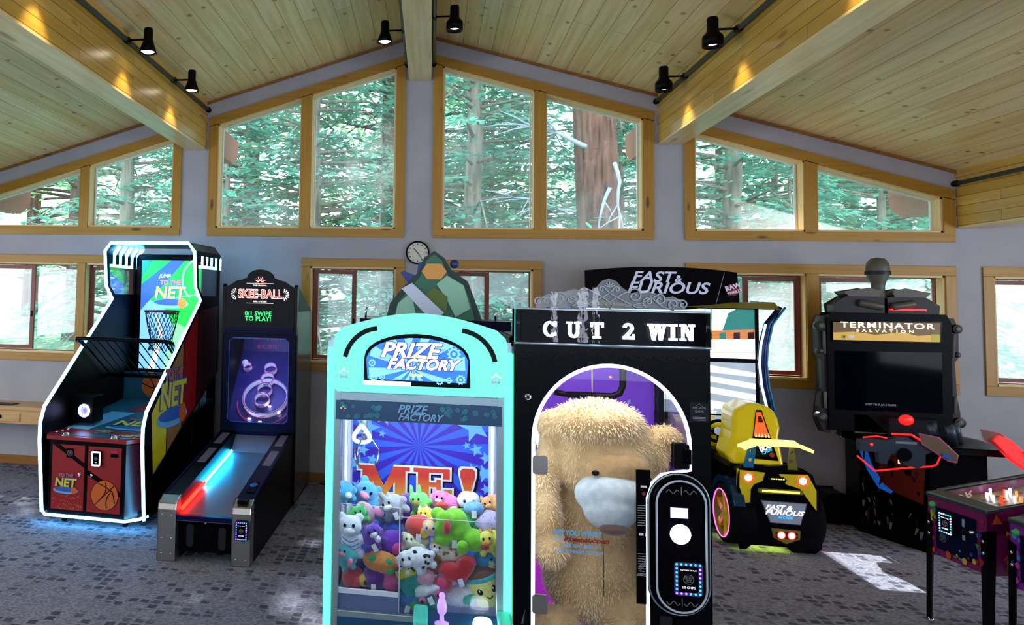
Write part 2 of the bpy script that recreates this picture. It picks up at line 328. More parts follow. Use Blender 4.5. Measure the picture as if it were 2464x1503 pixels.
def slider(w, p, q, brown_first, t=0.016):
    """one sliding window: outer brown frame, fixed pane and a brown sash"""
    z0, z1 = ZL0 + t, ZL1 - t; g = 0.014
    MB().prism([(p, z0), (q, z0), (q, z1), (p, z1)], 'y', 0.10, 0.155, 'brown_sash', holes=[[(p + g * .6, z0 + g * .6), (q - g * .6, z0 + g * .6), (q - g * .6, z1 - g * .6), (p + g * .6, z1 - g * .6)]]).build('window_frame', w)
    m = (p + q) / 2; a, c = (p + .012, m + .03) if brown_first else (m - .03, q - .012)
    s = MB().prism([(a, z0 + .014), (c, z0 + .014), (c, z1 - .014), (a, z1 - .014)], 'y', 0.085, 0.112, 'brown_sash', holes=[[(a + .042, z0 + .05), (c - .042, z0 + .05), (c - .042, z1 - .05), (a + .042, z1 - .05)]]).build('sash', w, bevel=.003)
    MB().box((a + .042, .096, z0 + .05), (c - .042, .1, z1 - .05), 'window_glass').build('pane', s)
    a2, c2 = (m, q - .016) if brown_first else (p + .016, m)
    MB().box((a2, .128, z0 + .015), (c2, .132, z1 - .015), 'window_glass').build('pane', w)
    mb = MB().box((c - .03 if brown_first else a + .01, .078, 1.5), (c - .012 if brown_first else a + .028, .086, 1.56), 'black_plastic'); mb.build('latch', s)
for (x0, x1), mul in zip(LO, ((-3.575, -3.485), None, None, (3.245, 3.345), (5.5, 5.6))):
    nwin += 1; f = MB(); e = TC
    f.box((x0 - e, -TP, ZL0 - e), (x1 + e, 0, ZL0), 'trim_pine'); f.box((x0 - e, -TP, ZL1), (x1 + e, 0, ZL1 + e), 'trim_pine')
    f.box((x0 - e, -TP, ZL0), (x0, 0, ZL1), 'trim_pine_up'); f.box((x1, -TP, ZL0), (x1 + e, 0, ZL1), 'trim_pine_up')
    if mul: f.box((mul[0], -TP, ZL0), (mul[1], .02, ZL1), 'trim_pine_up')
    w = tag(f.build('window_%d' % nwin, bevel=0.003), kind='structure'); j = MB(); t = .016
    bays = [(x0, mul[0] + .01), (mul[1] - .01, x1)] if mul else [(x0, x1)]
    if mul: j.box((mul[0] + .01, .02, ZL0), (mul[1] - .01, WT - .01, ZL1), 'jamb_pine_up')
    for p, q in bays:
        j.box((p, 0, ZL0), (q, WT, ZL0 + t), 'jamb_pine'); j.box((p, 0, ZL1 - t), (q, WT, ZL1), 'jamb_pine')
        j.box((p, 0, ZL0), (p + t, WT, ZL1), 'jamb_pine_up'); j.box((q - t, 0, ZL0), (q, WT, ZL1), 'jamb_pine_up')
    j.build('jamb', w)
    for i, (p, q) in enumerate(bays): slider(w, p + t, q - t, brown_first=(nwin != 8 or i == 1))
ntr = 1
def trimo(mb, bevel=0.0):
    global ntr
    ntr += 1; return tag(mb.build('trim_%d' % ntr, bevel=bevel), kind='structure')
# crown strip along the roof line, baseboard
for x0, x1 in ((XL, -2.45), (-2.245, -0.23), (-0.02, 2.03), (2.24, 4.44), (4.65, XRR)):
    xs = [x0] + ([XR] if x0 < XR < x1 else []) + [x1]
    for a, c in zip(xs, xs[1:]): trimo(MB().prism([(a, roof(a) - .028), (c, roof(c) - .028), (c, roof(c)), (a, roof(a))], 'y', -.016, 0, 'crown_pine'))
tag(MB().box((XL, -.016, 0), (XRR, 0, .09), 'crown_pine').build('baseboard_back', bevel=.003), kind='structure')
tag(MB().box((XL, YB, 0), (XL + .016, 0, .09), 'crown_pine').build('baseboard_left', bevel=.003), kind='structure')
tag(MB().box((XRR - .016, YB, 0), (XRR, 0, .09), 'crown_pine').build('baseboard_right', bevel=.003), kind='structure')
# beams
mat('tail_paint', '#8c4a38', 0.6)
BEAMS = [(-4.89, -4.69, 2.466), (-2.45, -2.245, 3.21), (-.23, -.02, 3.865), (2.03, 2.24, 3.218), (4.44, 4.65, 2.466)]
for x0, x1, zb in BEAMS:
    mb = MB(); top = lambda x: roof(x) + .01
    pts = [(x0, zb + .012), (x1, zb + .012), (x1, top(x1)), (x0, top(x0))]
    mb.prism(pts, 'y', YB, 0, 'beam_boards')
    mb.box((x0 - .001, YB, zb), (x1 + .001, -.0, zb + .02), 'beam_soffit')
    trimo(mb, .003)
    # painted tail outside, with a cut end
    low = zb < 3; zt = zb + (.19 if low else .06); h = .31 if low else .30; E_ = 1.10 if low else 1.38
    trimo(MB().prism([(WT, zt), (E_ - .22, zt), (E_ - .03, zt + .10), (E_, zt + h), (WT, zt + h)], 'x', x0 + .02, x1 - .01, 'tail_paint'))
# ------------------------------------------------------------------ outside: ground and conifers
noisy('forest_floor', '#44644a', '#6a8a66', 0.8, 0.95, 0.4, 8)
tag(MB().raw([(-40, WT, -.35), (40, WT, -.35), (40, 8, 0.0), (-40, 8, 0.0), (40, 60, 5), (-40, 60, 5)], [(0, 1, 2, 3), (3, 2, 4, 5)], 'forest_floor').build('forest_ground'), kind='structure')
noisy('bark_red', '#35221e', '#6e4c42', 3.0, 0.95, 1.0, 14, stretch=(4, 4, 0.5)); noisy('bark_grey', '#5a5048', '#97897e', 3.0, 0.95, 1.0, 14, stretch=(4, 4, 0.6))
mat('dead_wood', '#868b9a', 0.8)
def leafm(name, c1, c2):
    m = bpy.data.materials.new(name); m.use_nodes = True; MATS[name] = m; nt, ln = m.node_tree.nodes, m.node_tree.links; nt.clear()
    o = nt.new('ShaderNodeOutputMaterial'); d = nt.new('ShaderNodeBsdfDiffuse'); t = nt.new('ShaderNodeBsdfTranslucent'); x = nt.new('ShaderNodeMixShader'); x.inputs[0].default_value = 0.5
    v = remap(nt, ln, 'xyz'); no = N(nt, 'ShaderNodeTexNoise', i_Scale=1.7, i_Detail=3.0); ln.new(v, no.inputs['Vector']); r = ramp(nt, [(0.35, c1), (0.65, c2)]); ln.new(no.outputs['Fac'], r.inputs[0])
    ln.new(r.outputs[0], d.inputs[0]); ln.new(r.outputs[0], t.inputs[0]); ln.new(d.outputs[0], x.inputs[1]); ln.new(t.outputs[0], x.inputs[2]); ln.new(x.outputs[0], o.inputs[0])
leafm('needles_blue', '#3f8f7e', '#86c4ae'); leafm('needles_green', '#4e9272', '#a5d494')
def conifer(seed, h, z0, rmax, tr, bark, leaf, nb, droop=0.15, dens=1.0):
    """one tree: trunk mesh, foliage mesh (needle sprays on whorled branches)"""
    R_ = random.Random(seed)
    t = thing('conifer_tree', 'conifer', 'tree', group='conifers outside the windows')
    tb = MB(); n = 14
    tb.tube([(R_.uniform(-.03, .03), R_.uniform(-.03, .03), h * i / n - (0.3 if i == 0 else 0)) for i in range(n + 1)], tr, bark, 12, rs=[tr * (1.25 if i == 0 else 1 - .93 * i / n) for i in range(n + 1)])
    fo = MB(); fv, ff = [], []
    for b in range(nb):
        u = (b + R_.random()) / nb; z = z0 + (h - z0) * u; L = rmax * (1 - u) ** 0.75 * R_.uniform(.7, 1.1) + .2; a = R_.uniform(0, 2 * PI)
        d = Vector((math.cos(a), math.sin(a), 0)); sd = Vector((-d.y, d.x, 0))
        end = d * L + Vector((0, 0, -L * droop * R_.uniform(.2, 1.6)))
        tb.tube([(0, 0, z), tuple(d * L * .5 + Vector((0, 0, z + .05 * L))), tuple(end * .97 + Vector((0, 0, z)))], .02, bark, 4, rs=[.012 + tr * .14, .012 + tr * .05, .004])
        k = int(L * 34 * dens)
        for i in range(k):
            s = R_.uniform(.12, 1) ** .7; w = (1 - s) * L * .45 + .12
            c = d * L * s + Vector((0, 0, z + .05 * L * math.sin(PI * s) + end.z * s * s)) + sd * R_.uniform(-w, w) + Vector((0, 0, R_.uniform(-.09, .04)))
            ax = (d * R_.uniform(.3, 1) + sd * R_.uniform(-.9, .9) + Vector((0, 0, R_.uniform(-.45, .15)))).normalized()
            up = Vector((R_.uniform(-.5, .5), R_.uniform(-.5, .5), 1)).normalized(); sx = ax.cross(up).normalized()
            l = R_.uniform(.10, .24); ww = R_.uniform(.025, .06)
            q = [c - sx * ww * .4, c + ax * l * .5 - sx * ww, c + ax * l, c + ax * l * .5 + sx * ww, c + sx * ww * .4]
            o = len(fv); fv += [tuple(p) for p in q]; ff.append((o, o + 1, o + 2, o + 3, o + 4))
    fo.raw(fv, ff, leaf); tb.build('trunk', t); tag(fo.build('foliage', t), kind='stuff')
    return t
protoA = conifer(1, 17, 0.8, 2.7, .2, 'bark_grey', 'needles_blue', 200, .18, .85)
protoB = conifer(2, 21, 2.0, 3.3, .26, 'bark_red', 'needles_green', 200, .12, .8)
protoC = conifer(3, 8, 0.3, 1.9, .10, 'bark_grey', 'needles_blue', 120, .2)
spots = [  # prototype, x, y, turn, size, label
 (protoA, -6.6, 9.0, 0.3, 1.0, 'bluish conifer filling the far left upper window'),
 (protoC, -3.9, 7.2, 1.0, 1.0, 'young conifer behind the left-hand sliding window beside the basketball game'),
 (protoB, -9.6, 13, 2.1, 1.05, 'tall conifer farthest to the left'),
 (protoB, -4.6, 12.5, 4.0, 1.0, 'tall conifer behind the pane right of the left beam'),
 (protoA, -2.4, 8.4, 5.2, 1.05, 'blue-green conifer in the second upper window, left pane'),
 (protoB, -1.0, 11.5, .8, 1.1, 'grey-trunked tall conifer in the pane left of the ridge beam'),
 (protoA, .75, 7.6, 2.6, 1.0, 'dense blue-green conifer right of the ridge beam'),
 (protoC, 2.05, 8.6, 3.3, 1.1, 'small conifer just left of the thick red trunk'),
 (protoB, 1.3, 15.5, 5.5, 1.0, 'tall conifer far behind the thick red trunk'),
 (protoA, 5.45, 8.2, 1.9, 1.0, 'layered conifer in the right upper window'),
 (protoB, 6.9, 13.0, .2, 1.0, 'tall conifer behind the right upper window'),
 (protoC, 8.3, 9.0, 4.4, 1.15, 'low conifer behind the sliding window at the right edge'),
 (protoA, 9.8, 11.5, 3.6, 1.05, 'conifer farthest to the right'),
 (protoA, -6.9, 16, 5.8, 1.2, 'distant conifer between the two far left panes'),
 (protoA, 0.1, 17, 1.4, 1.15, 'distant conifer behind the ridge beam pier'),
 (protoB, -13.5, 18, 1.1, 1.1, 'distant conifer left of all others'),
 (protoC, -.9, 6.6, 2.0, .62, 'short bushy conifer behind the small sliding window'),
 (protoC, 4.1, 11, 2.0, 1.2, 'bushy conifer between red trunk and right window'),
 (protoC, -5.4, 9.6, .9, 1.1, 'young conifer right of the far left one, seen low through the sliding windows'),
 (protoC, -2.6, 10.2, 2.2, 1.1, 'young conifer low behind the alley game'),
 (protoC, 1.3, 10.4, 4.2, 1.05, 'young conifer low behind the green crest'),
 (protoC, 3.6, 8.6, 5.0, .8, 'young conifer low behind the driving game'),
 (protoC, 5.9, 6.9, .4, .75, 'short conifer low behind the shooting game'),
 (protoC, 7.3, 11.2, 1.4, 1.2, 'young conifer seen between the two right-hand sliding windows'),
 (protoA, 11.5, 17, 2.2, 1.2, 'distant conifer on the right hillside'),
]
used = set()
for pr, x, y, rz, s, lb in spots:
    if pr.name not in used: used.add(pr.name); pr.location = (x, y, 0); pr.rotation_euler = (0, 0, rz); pr['label'] = lb; o = pr; o.scale = (s, s, s)
    else: o = dup(pr, (x, y, -.05), rz, lb, s)
# the thick red trunk with bare grey limbs
bt = thing('pine_tree', 'thick reddish pine trunk with bare grey limbs outside the upper window', 'tree', (2.80, 6.0, 0))
MB().tube([(.04 - .055 * i, 0, -.4 + i * 1.2) for i in range(12)], .33, 'bark_red', 24, rs=[.40, .37, .355, .345, .335, .325, .315, .305, .29, .28, .26, .24]).build('trunk', bt)
R_ = random.Random(5)
def limb(p, d, L, r, depth):
    mb = MB(); pts = [Vector(p)]; d = Vector(d).normalized()
    for i in range(7):
        d = (d + Vector((R_.uniform(-.3, .3), R_.uniform(-.3, .3), R_.uniform(-.28, .2)))).normalized(); pts.append(pts[-1] + d * L / 7)
    mb.tube([tuple(q) for q in pts], r, 'dead_wood', 6, rs=[r * (1 - .85 * i / 7) for i in range(8)])
    for k in range(depth):
        i = R_.randint(2, 6); q = pts[i]; e = (d + Vector((R_.uniform(-1, 1), R_.uniform(-.6, .6), R_.uniform(-.8, .8)))).normalized()
        mb.tube([tuple(q), tuple(q + e * L * .18 + Vector((0, 0, .02))), tuple(q + e * L * .36)], r * .4, 'dead_wood', 5, rs=[r * .4, r * .28, r * .08])
    mb.build('branch', bt)
limb((-.2, -.25, 4.25), (-1, -.1, .15), 1.6, .05, 8); limb((.05, -.33, 4.0), (.35, -.8, -1.0), 1.3, .036, 4); limb((-.02, -.33, 3.6), (-.5, -.5, -1), .9, .035, 3)
limb((.2, -.2, 2.75), (1, -.1, -.25), 1.5, .035, 6); limb((-.3, 0, 3.2), (-1, .2, .3), 1.7, .03, 8); limb((.25, 0, 4.9), (1, 0, .3), 1.8, .04, 7)

# ------------------------------------------------------------------ track lighting
mat('spot_black', '#0a0809', 0.35); glow('bulb', '#fff1d8', 14)
def track(name, x, z, y0, label):
    mb = MB().cyl((x, y0, z), (x, -.05, z), .018, 'track_metal', n=12); mb.cyl((x, -.062, z), (x, -.02, z), .026, 'spot_black', n=12)
    o = mb.build('light_track'); tag(o, label, 'light track', 'light tracks along the beams'); return o
track('t', -2.222, 3.615, -7.0, 'dark green metal light track along the left beam')
track('t', 2.008, 3.615, -7.0, 'dark green metal light track along the right-hand beam with spotlights')
track('t', 4.415, 2.85, -7.0, 'dark green metal light track along the low beam at far right')
track('t', -.25, 4.02, -7.0, 'light track on the left side of the ridge beam'); track('t', 0.0, 4.02, -7.0, 'light track on the right side of the ridge beam')
def spot(x, y, z, side, label, bell=False):
    t = thing('track_spotlight', label, 'spotlight', (x, y, z), group='black track spotlights')
    MB().box((-.02, -.03, -.02), (.02, .03, .02), 'spot_black').build('track_adapter', t, .004)
    MB().cyl((0, 0, 0), (side * .13, 0, .0), .008, 'spot_black', n=10).build('arm', t)
    hx = side * .16
    pr = [(0, .085), (.030, .082), (.034, .07), (.034, .0), (.036, -.01), (.05, -.05), (.066, -.10), (.062, -.10), (.045, -.05), (.0, -.03)] if bell else [(0, .085), (.032, .082), (.036, .07), (.036, -.005), (.040, -.02), (.062, -.045), (.066, -.055), (.066, -.12), (.060, -.12), (.058, -.06), (0, -.05)]
    MB().lathe(pr, 'spot_black', 24, Matrix.Translation((hx, 0, 0))).build('lamp_shade', t)
    MB().lathe([(0, -.098), (.03, -.10), (.05 if bell else .056, -.088), (0, -.07)], 'bulb', 20, Matrix.Translation((hx, 0, 0))).build('bulb', t)
    l = lamp('spot_beam', 'SPOT', (hx, 0, -.13), 9, (1.0, .80, .50), spot_size=1.35, spot_blend=.7, shadow_soft_size=.02, rot=(0, side * 0.38, 0)); l.parent = t
spot(-2.222, -2.25, 3.615, 1, 'bell-shaped black spotlight on the left beam, the nearer one', True)
spot(-2.222, -1.15, 3.615, 1, 'bell-shaped black spotlight on the left beam, nearer the wall', True)
spot(2.008, -2.05, 3.615, -1, 'black stepped spotlight on the right-hand beam, the nearer one')
spot(2.008, -.88, 3.615, -1, 'black stepped spotlight on the right-hand beam, nearer the wall')
spot(-.25, -1.05, 4.02, -1, 'bell-shaped black spotlight left of the ridge beam', True)
spot(0.0, -1.35, 4.02, 1, 'black stepped spotlight right of the ridge beam')
for side, x, zz in ((1, -2.222, 3.615), (-1, 2.008, 3.615)):
    for y in (-3.6, -5.2): spot(x, y, zz, side, 'black spotlight on the beam, above and outside the frame')
# ------------------------------------------------------------------ clock, shelf
mat('clock_face', '#d8dccd', 0.5)
ck = thing('wall_clock', 'round black-rimmed clock on the wall below the ridge beam', 'clock', (-.132, 0, 2.205))
MB().lathe([(.0, .004), (.108, .004), (.112, .03), (.104, .034), (.096, .02), (0, .018)], 'black_plastic', 40, Matrix.Rotation(PI / 2, 4, 'X')).build('rim', ck)
mb = MB(); mb.lathe([(0, .021), (.098, .021)], 'clock_face', 40, Matrix.Rotation(PI / 2, 4, 'X'))
for i in range(12):
    a = i * PI / 6; mb.box((-.003, -.0225, .074), (.003, -.021, .09), 'black_plastic', Matrix.Rotation(a, 4, 'Y'))
mb.build('dial', ck)
for a, l, w in ((-.75, .055, .006), (2.55, .08, .004)):
    MB().box((-w / 2, -.026, -.01), (w / 2, -.024, l), 'black_plastic', Matrix.Rotation(a, 4, 'Y')).build('clock_hand', ck)
sh = thing('wall_desk', 'long pale pine desk shelf with a shallow drawer under the left window', 'desk', (-5.3, 0, 0))
MB().box((-1.5, -.42, .60), (1.9, -.002, .635), 'shelf_pine').build('desk_top', sh, .004)
MB().box((-1.5, -.40, .47), (1.88, -.37, .60), 'shelf_pine').box((-1.5, -.37, .47), (-1.47, -.002, .60), 'shelf_pine').box((1.85, -.37, .47), (1.88, -.002, .60), 'shelf_pine').build('apron', sh, .003)
dr = MB().box((.75, -.412, .492), (1.37, -.40, .575), 'shelf_pine').build('drawer', sh, .003)
MB().ell((1.17, -.42, .535), (.012, .012, .018), 'black_plastic').build('knob', dr)
tag(MB().box((-4.35, -.34, .636), (-4.05, -.20, .642), 'black_plastic').build('notebook', bevel=.001), 'thin dark folder lying on the pine desk shelf', 'folder')
# ------------------------------------------------------------------ shared machine materials and bits
for nm, c, r in (('blk', '#040408', .4), ('blk_gloss', '#040407', .12), ('navy', '#070b28', .3), ('navy_trim', '#0d1142', .35), ('red_art', '#8c1216', .35), ('dred_art', '#4a0c16', .35), ('orange_art', '#c45c16', .4), ('yellow_art', '#cfc420', .4),
                 ('white_art', '#f2f4f8', .4), ('blue_art', '#2458ac', .4), ('sky_art', '#69a8d4', .4), ('teal_art', '#125064', .4), ('grey_art', '#8d929c', .45), ('pink_art', '#e24b9a', .4), ('green_art', '#2fae4a', .4), ('purple_art', '#4b2a9c', .4), ('dgrey', '#23252c', .5),
                 ('lane_board', '#6c6470', .35), ('rubber', '#0c0c0f', .8), ('ball_brown', '#7a3d22', .6), ('net_white', '#c9cbd0', .8), ('tan_art', '#8a6a3c', .5), ('ashen', '#6d7280', .5)):
    mat(nm, c, r)
mat('steel', '#a8a7a2', .28, .95); mat('chrome', '#d5d8dc', .08, 1.0)
glow('neon_ice', '#58c4ff', 17, '#ffffff'); glow('neon_cyan', '#18b8ff', 48, '#ffffff'); glow('neon_red', '#ff1a10', 10); glow('led_white', '#eef2ff', 6); glow('led_violet', '#a05cff', 5); glow('led_green', '#1fe57a', 3.5); glow('led_red', '#ff1a12', 5); glow('led_blue', '#3b3bff', 4)
glow('screen_green', '#22c84a', 1.0); glow('screen_lime', '#8af0a0', 1.1); glow('screen_sky', '#7db9ff', 1.1); glow('screen_white', '#ffffff', 1.3); glow('screen_yellow', '#f5ee6a', 1.1); glow('screen_orange', '#ff8a3c', 1.1); glow('screen_blue', '#3a66e0', .9); glow('screen_teal', '#1c8f6c', .8)
glow('txt_green', '#27e05a', 2.2); glow('lcd', '#c9cdf2', 1.5)
see('tint_glass', (.82, .90, .93), .02); see('acrylic', (.96, .985, 1), .015)
def net_logo(mb, org, ux, uy, s, d=1.0, lit=False):
    """TO THE NET lettering with a swoosh and a ball, s = width"""
    Y_, O_, W_, B_ = ('screen_yellow', 'screen_orange', 'screen_white', 'screen_blue') if lit else ('yellow_art', 'orange_art', 'white_art', 'blue_art')
    U = Vector(ux).normalized(); V = Vector(uy).normalized(); n = U.cross(V); o = Vector(org)
    def at(x, y, k): return tuple(o + U * x * s + V * y * s + n * k * .0012 * d)
    def shp(pts, k, m): mb.poly([at(x, y, k) for x, y in pts], m)
    sw = [(-.62 + 1.24 * t, -.26 - .14 * math.sin(PI * t) + .04 * t) for t in [i / 16 for i in range(17)]] + [(.62 - 1.24 * t, -.20 - .30 * math.sin(PI * t) ** .8 + .04 * (1 - t)) for t in [i / 16 for i in range(17)]]
    shp([(.62 * math.cos(a), -.30 + .15 * math.sin(a)) for a in [i * PI / 12 for i in range(24)]], 1, 'screen_sky' if lit else 'sky_art')
    shp([(.55 * math.cos(a), -.26 + .10 * math.sin(a)) for a in [i * PI / 12 for i in range(24)]], 2, B_)
    shp([(.40 + .15 * math.cos(a), -.28 + .15 * math.sin(a)) for a in [i * PI / 12 for i in range(24)]], 3, O_)
    uyb = (V + U * .06)
    mb.text('NET', s * .52, B_, at(-.02, .03, 4), ux, uyb, .0005, s * .035, .05, sx=1.05); mb.text('NET', s * .52, Y_, at(-.02, .03, 5.5), ux, uyb, .0005, s * .014, .05, sx=1.05)
    mb.text('TO THE', s * .20, B_, at(0, .36, 4), ux, uyb, .0005, s * .02, .0); mb.text('TO THE', s * .20, O_, at(0, .36, 5.5), ux, uyb, .0005, s * .006, .0)
def emblem(mb, c, ux, uy, r, m):
    """round wireframe badge: ring, bars and small lettering"""
    U = Vector(ux).normalized(); V = Vector(uy).normalized(); c = Vector(c)
    mb.tube([tuple(c + U * r * math.cos(a) + V * r * math.sin(a)) for a in [i * PI / 14 for i in range(28)]], r * .06, m, 5, closed=True)
    mb.text('ARCADE', r * .42, m, tuple(c + V * r * .28), ux, uy, .0006, .0); mb.text('GAME', r * .42, m, tuple(c - V * r * .12), ux, uy, .0006, .0)
    for k in (-.5, .62): mb.tube([tuple(c - U * r * .6 + V * r * k), tuple(c + U * r * .6 + V * r * k)], r * .05, m, 4)
def reader(par, c, w, h, leds, ring=None, face='dgrey', rz=0.0, lines=('TAP CARD TO PLAY', '2.0 CHIPS')):
    """card reader at c facing -y: body, LED lights (each a sub-part of its panel)"""
    M = Matrix.Translation(c) @ Matrix.Rotation(rz, 4, 'Z')
    b = MB(M).prism(rrect(-w / 2, -h / 2, w / 2, h / 2, w * .14), 'y', -.022, 0, 'blk').build('card_reader', par, .002)
    if ring:
        MB(M).prism(rrect(-w * .47, -h * .47, w * .47, h * .47, w * .12), 'y', -.026, -.021, ring, holes=[rrect(-w * .36, -h * .38, w * .36, h * .38, w * .05)]).build('light_ring', b)
    else:
        nx, ny = 5, 7; x = w * .40; y = h * .42
        pts = [(-x + 2 * x * i / nx, y) for i in range(nx)] + [(x, y - 2 * y * i / ny) for i in range(ny)] + [(x - 2 * x * i / nx, -y) for i in range(nx)] + [(-x, -y + 2 * y * i / ny) for i in range(ny)]
        MB(M).prism(rrect(-w * .48, -h * .48, w * .48, h * .48, w * .12), 'y', -.0235, -.021, 'purple_art', holes=[rrect(-w * .34, -h * .38, w * .34, h * .38, w * .05)]).build('light_frame', b)
        for i, (px, py) in enumerate(pts):
            MB(M).ell((px, -.024, py), (w * .036, .004, w * .036), leds[(i // 3) % len(leds)], n=8, k=6).build('light', b)
    d = MB(M).box((-w * .32, -.0245, -h * .36), (w * .32, -.021, h * .36), 'blk_gloss')
    emblem(d, (0, -.0255, 0), (1, 0, 0), (0, 0, 1), w * .17, 'grey_art')
    d.text(lines[0], w * .062, 'lcd', (0, -.0255, h * .26), ext=.0005); d.text(lines[1], w * .11, 'lcd', (0, -.0255, -h * .24), ext=.0005)
    d.build('display', b)
    return b

# ------------------------------------------------------------------ basketball game
bb = thing('basketball_game', 'tall basketball arcade game outlined in icy white neon with red doors', 'arcade machine', (-2.52, -1.945, 0), math.radians(-4))
prof = [(.06, .07), (-.01, .62), (-.01, .76), (.04, .87), (1.14, 1.71), (1.01, 1.82), (.96, 2.14)]
HX = .425
def bbside(x, sgn):
    mb = MB()
    lo = [(.06, .07), (-.01, .62), (-.01, .76), (.04, .87), (1.14, 1.71), (1.62, 1.71), (1.62, 1.05), (.12, .36)] if sgn > 0 else [(.06, .07), (-.01, .62), (-.01, .76), (.04, .87), (1.14, 1.71), (1.62, 1.71), (1.62, .07)]
    mb.prism(lo, 'x', x - .012, x + .012, 'blk')
    mb.prism([(1.14, 1.71), (1.01, 1.82), (.96, 2.14), (1.62, 2.14), (1.62, 1.71)], 'x', x - .010, x + .010, 'blk', holes=[[(1.16, 1.75), (1.05, 1.83), (1.03, 2.02), (1.58, 2.02), (1.58, 1.75)]])
    if sgn > 0:   # printed side art
        e = x + .0135
        mb.poly([(e, .16, .385), (e, .10, .85), (e, .40, 1.10), (e, .40, .50)], 'yellow_art')
        mb.poly([(e, .42, .51), (e, .42, 1.12), (e, .72, 1.36), (e, .72, .66)], 'tan_art')
        mb.poly([(e, .74, .67), (e, .74, 1.37), (e, 1.05, 1.60), (e, 1.05, .80)], 'red_art')
        mb.poly([(e, 1.08, .82), (e, 1.08, 1.62), (e, 1.58, 1.66), (e, 1.58, 1.05)], 'dred_art')
        net_logo(mb, (e + .001, .52, .93), (0, 1, 0), (0, 0, 1), .52)
    return mb.build('side_panel', bb)
for s_ in (-1, 1):
    sp = bbside(s_ * HX, s_)
    MB().box((s_ * HX - .003, 1.03, 1.74), (s_ * HX + .003, 1.60, 2.03), 'tint_glass').build('side_window', sp)
mb = MB(); x = HX    # wire cage under the right-hand side art
for i in range(26): yy = .18 + i * .056; mb.tube([(x, yy, .08), (x, yy, .36 + (yy - .12) * .46)], .0022, 'blk', 4, cap=False)
for i in range(16):
    z = .12 + i * .056; y0 = max(.14, .12 + (z - .36) / .46); mb.tube([(x, y0, z), (x, 1.62, z)], .0022, 'blk', 4, cap=False)
mb.tube([(x, .12, .36), (x, 1.62, 1.05)], .014, 'blk', 6); mb.tube([(x, 1.0, .08), (x, 1.0, .78)], .012, 'blk', 6); mb.build('wire_cage', bb)
MB().box((-HX, .1, .07), (HX, 1.62, .11), 'blk').build('base', bb)
MB().box((-HX + .012, 1.60, .1), (HX - .012, 1.63, 2.14), 'blk').build('back_panel', bb)
# front cabinet with chamfered corners
cab = MB().prism([(-.40, .30), (-.40, .16), (-.345, .005), (.285, .005), (.37, .13), (.37, .30)], 'z', .075, .62, 'dred_art').build('front_cabinet', bb)
MB().box((-.345, -.006, .075), (.285, .006, .64), 'blk').build('front_frame', bb)
for x0, x1, kind in ((-.315, -.045, 0), (-.015, .255, 1)):
    d = MB().box((x0, -.014, .115), (x1, -.004, .60), 'red_art' if kind else 'red_art')
    d.poly([(x, -.015, z) for x, z in (((x0, .60), (x0 + .06, .60), (x1, .47), (x1, .435)) if not kind else ((x0, .425), (x0, .385), (x1, .24), (x1, .28)))][::-1], 'blk')
    if kind:
        for k, (m_, r) in enumerate((('blk', .112), ('orange_art', .108))): d.prism([(.13 + a, .245 + c) for a, c in circ(0, 0, r, 36)], 'y', -.0155 - k * .001, -.0145, m_)
        cx, cz, r = .13, .245, .106; q = -.0175
        for pts in ([(cx - r * .75, cz - r * .7), (cx + r * .72, cz + r * .72)], [(cx + r * math.cos(a) * 1.05 - .10, cz + r * math.sin(a) + .06) for a in [-.9 + i * .18 for i in range(9)]], [(cx - r * math.cos(a) * 1.0 + .12, cz + r * math.sin(a) - .055) for a in [-.75 + i * .2 for i in range(9)]], [(cx - r * .55, cz + r * .82), (cx + .005, cz + r * .62), (cx + r * .6, cz + r * .3), (cx + r * .8, cz - r * .5)]):
            d.tube([(a, q, c) for a, c in pts if math.hypot(a - cx, c - cz) < r * 1.06], .0032, 'blk', 5)
    else:
        net_logo(d, (-.19, -.016, .31), (1, 0, 0), (0, 0, 1), .17)
        rr = random.Random(3)
        for i in range(60):
            a, c = rr.uniform(x0 + .01, x1 - .012), .12 + rr.random() ** 2 * .10; d.box((a, -.0150, c), (a + .009, -.0138, c + .005), 'orange_art')
    do = d.build('door', bb, label='red door with %s' % ('an orange basketball drawing' if kind else 'yellow lettering and swoosh'))
    kx = x0 + .035 if kind else x1 - .035
    MB().cyl((kx, -.024, .385), (kx, -.013, .385), .011, 'chrome', n=14).build('lock', do)
emb = MB().box((-.195, -.018, .505), (-.135, -.014, .575), 'blk'); emblem(emb, (-.165, -.0195, .54), (1, 0, 0), (0, 0, 1), .022, 'grey_art'); emb.build('sticker', bb)
cs = MB().box((.17, -.018, .53), (.23, -.014, .555), 'blk'); cs.text('CARD', .02, 'pink_art', (.2, -.0165, .57), ext=.0005); cs.build('card_slot', bb)
reader(bb, (.06, -.014, .515), .075, .115, None, ring='led_white', lines=('', 'TAP'))
# control deck
dk = MB().prism([(-.44, .32), (-.44, .12), (-.36, -.03), (.30, -.03), (.41, .12), (.41, .32)], 'z', .635, .662, 'red_art')
dk.box((-.2, .02, .6625), (.12, .17, .665), 'teal_art')
net_logo(dk, (.25, .11, .6635), (1, 0, 0), (0, 1, .0), .17); net_logo(dk, (-.02, .25, .6635), (1, 0, 0), (0, 1, 0), .12)
dk.build('control_deck', bb, .006)
for x, y in ((-.24, .04), (.17, .04)):
    MB().lathe([(0, .018), (.022, .014), (.026, .004), (.034, 0), (.034, -.003)], 'chrome', 20, Matrix.Translation((x, y, .664))).build('button', bb)
for x, y in ((-.37, .13), (-.36, .20), (-.35, .27)): MB().cyl((x, y, .66), (x, y, .669), .013, 'chrome', n=12).build('button', bb)
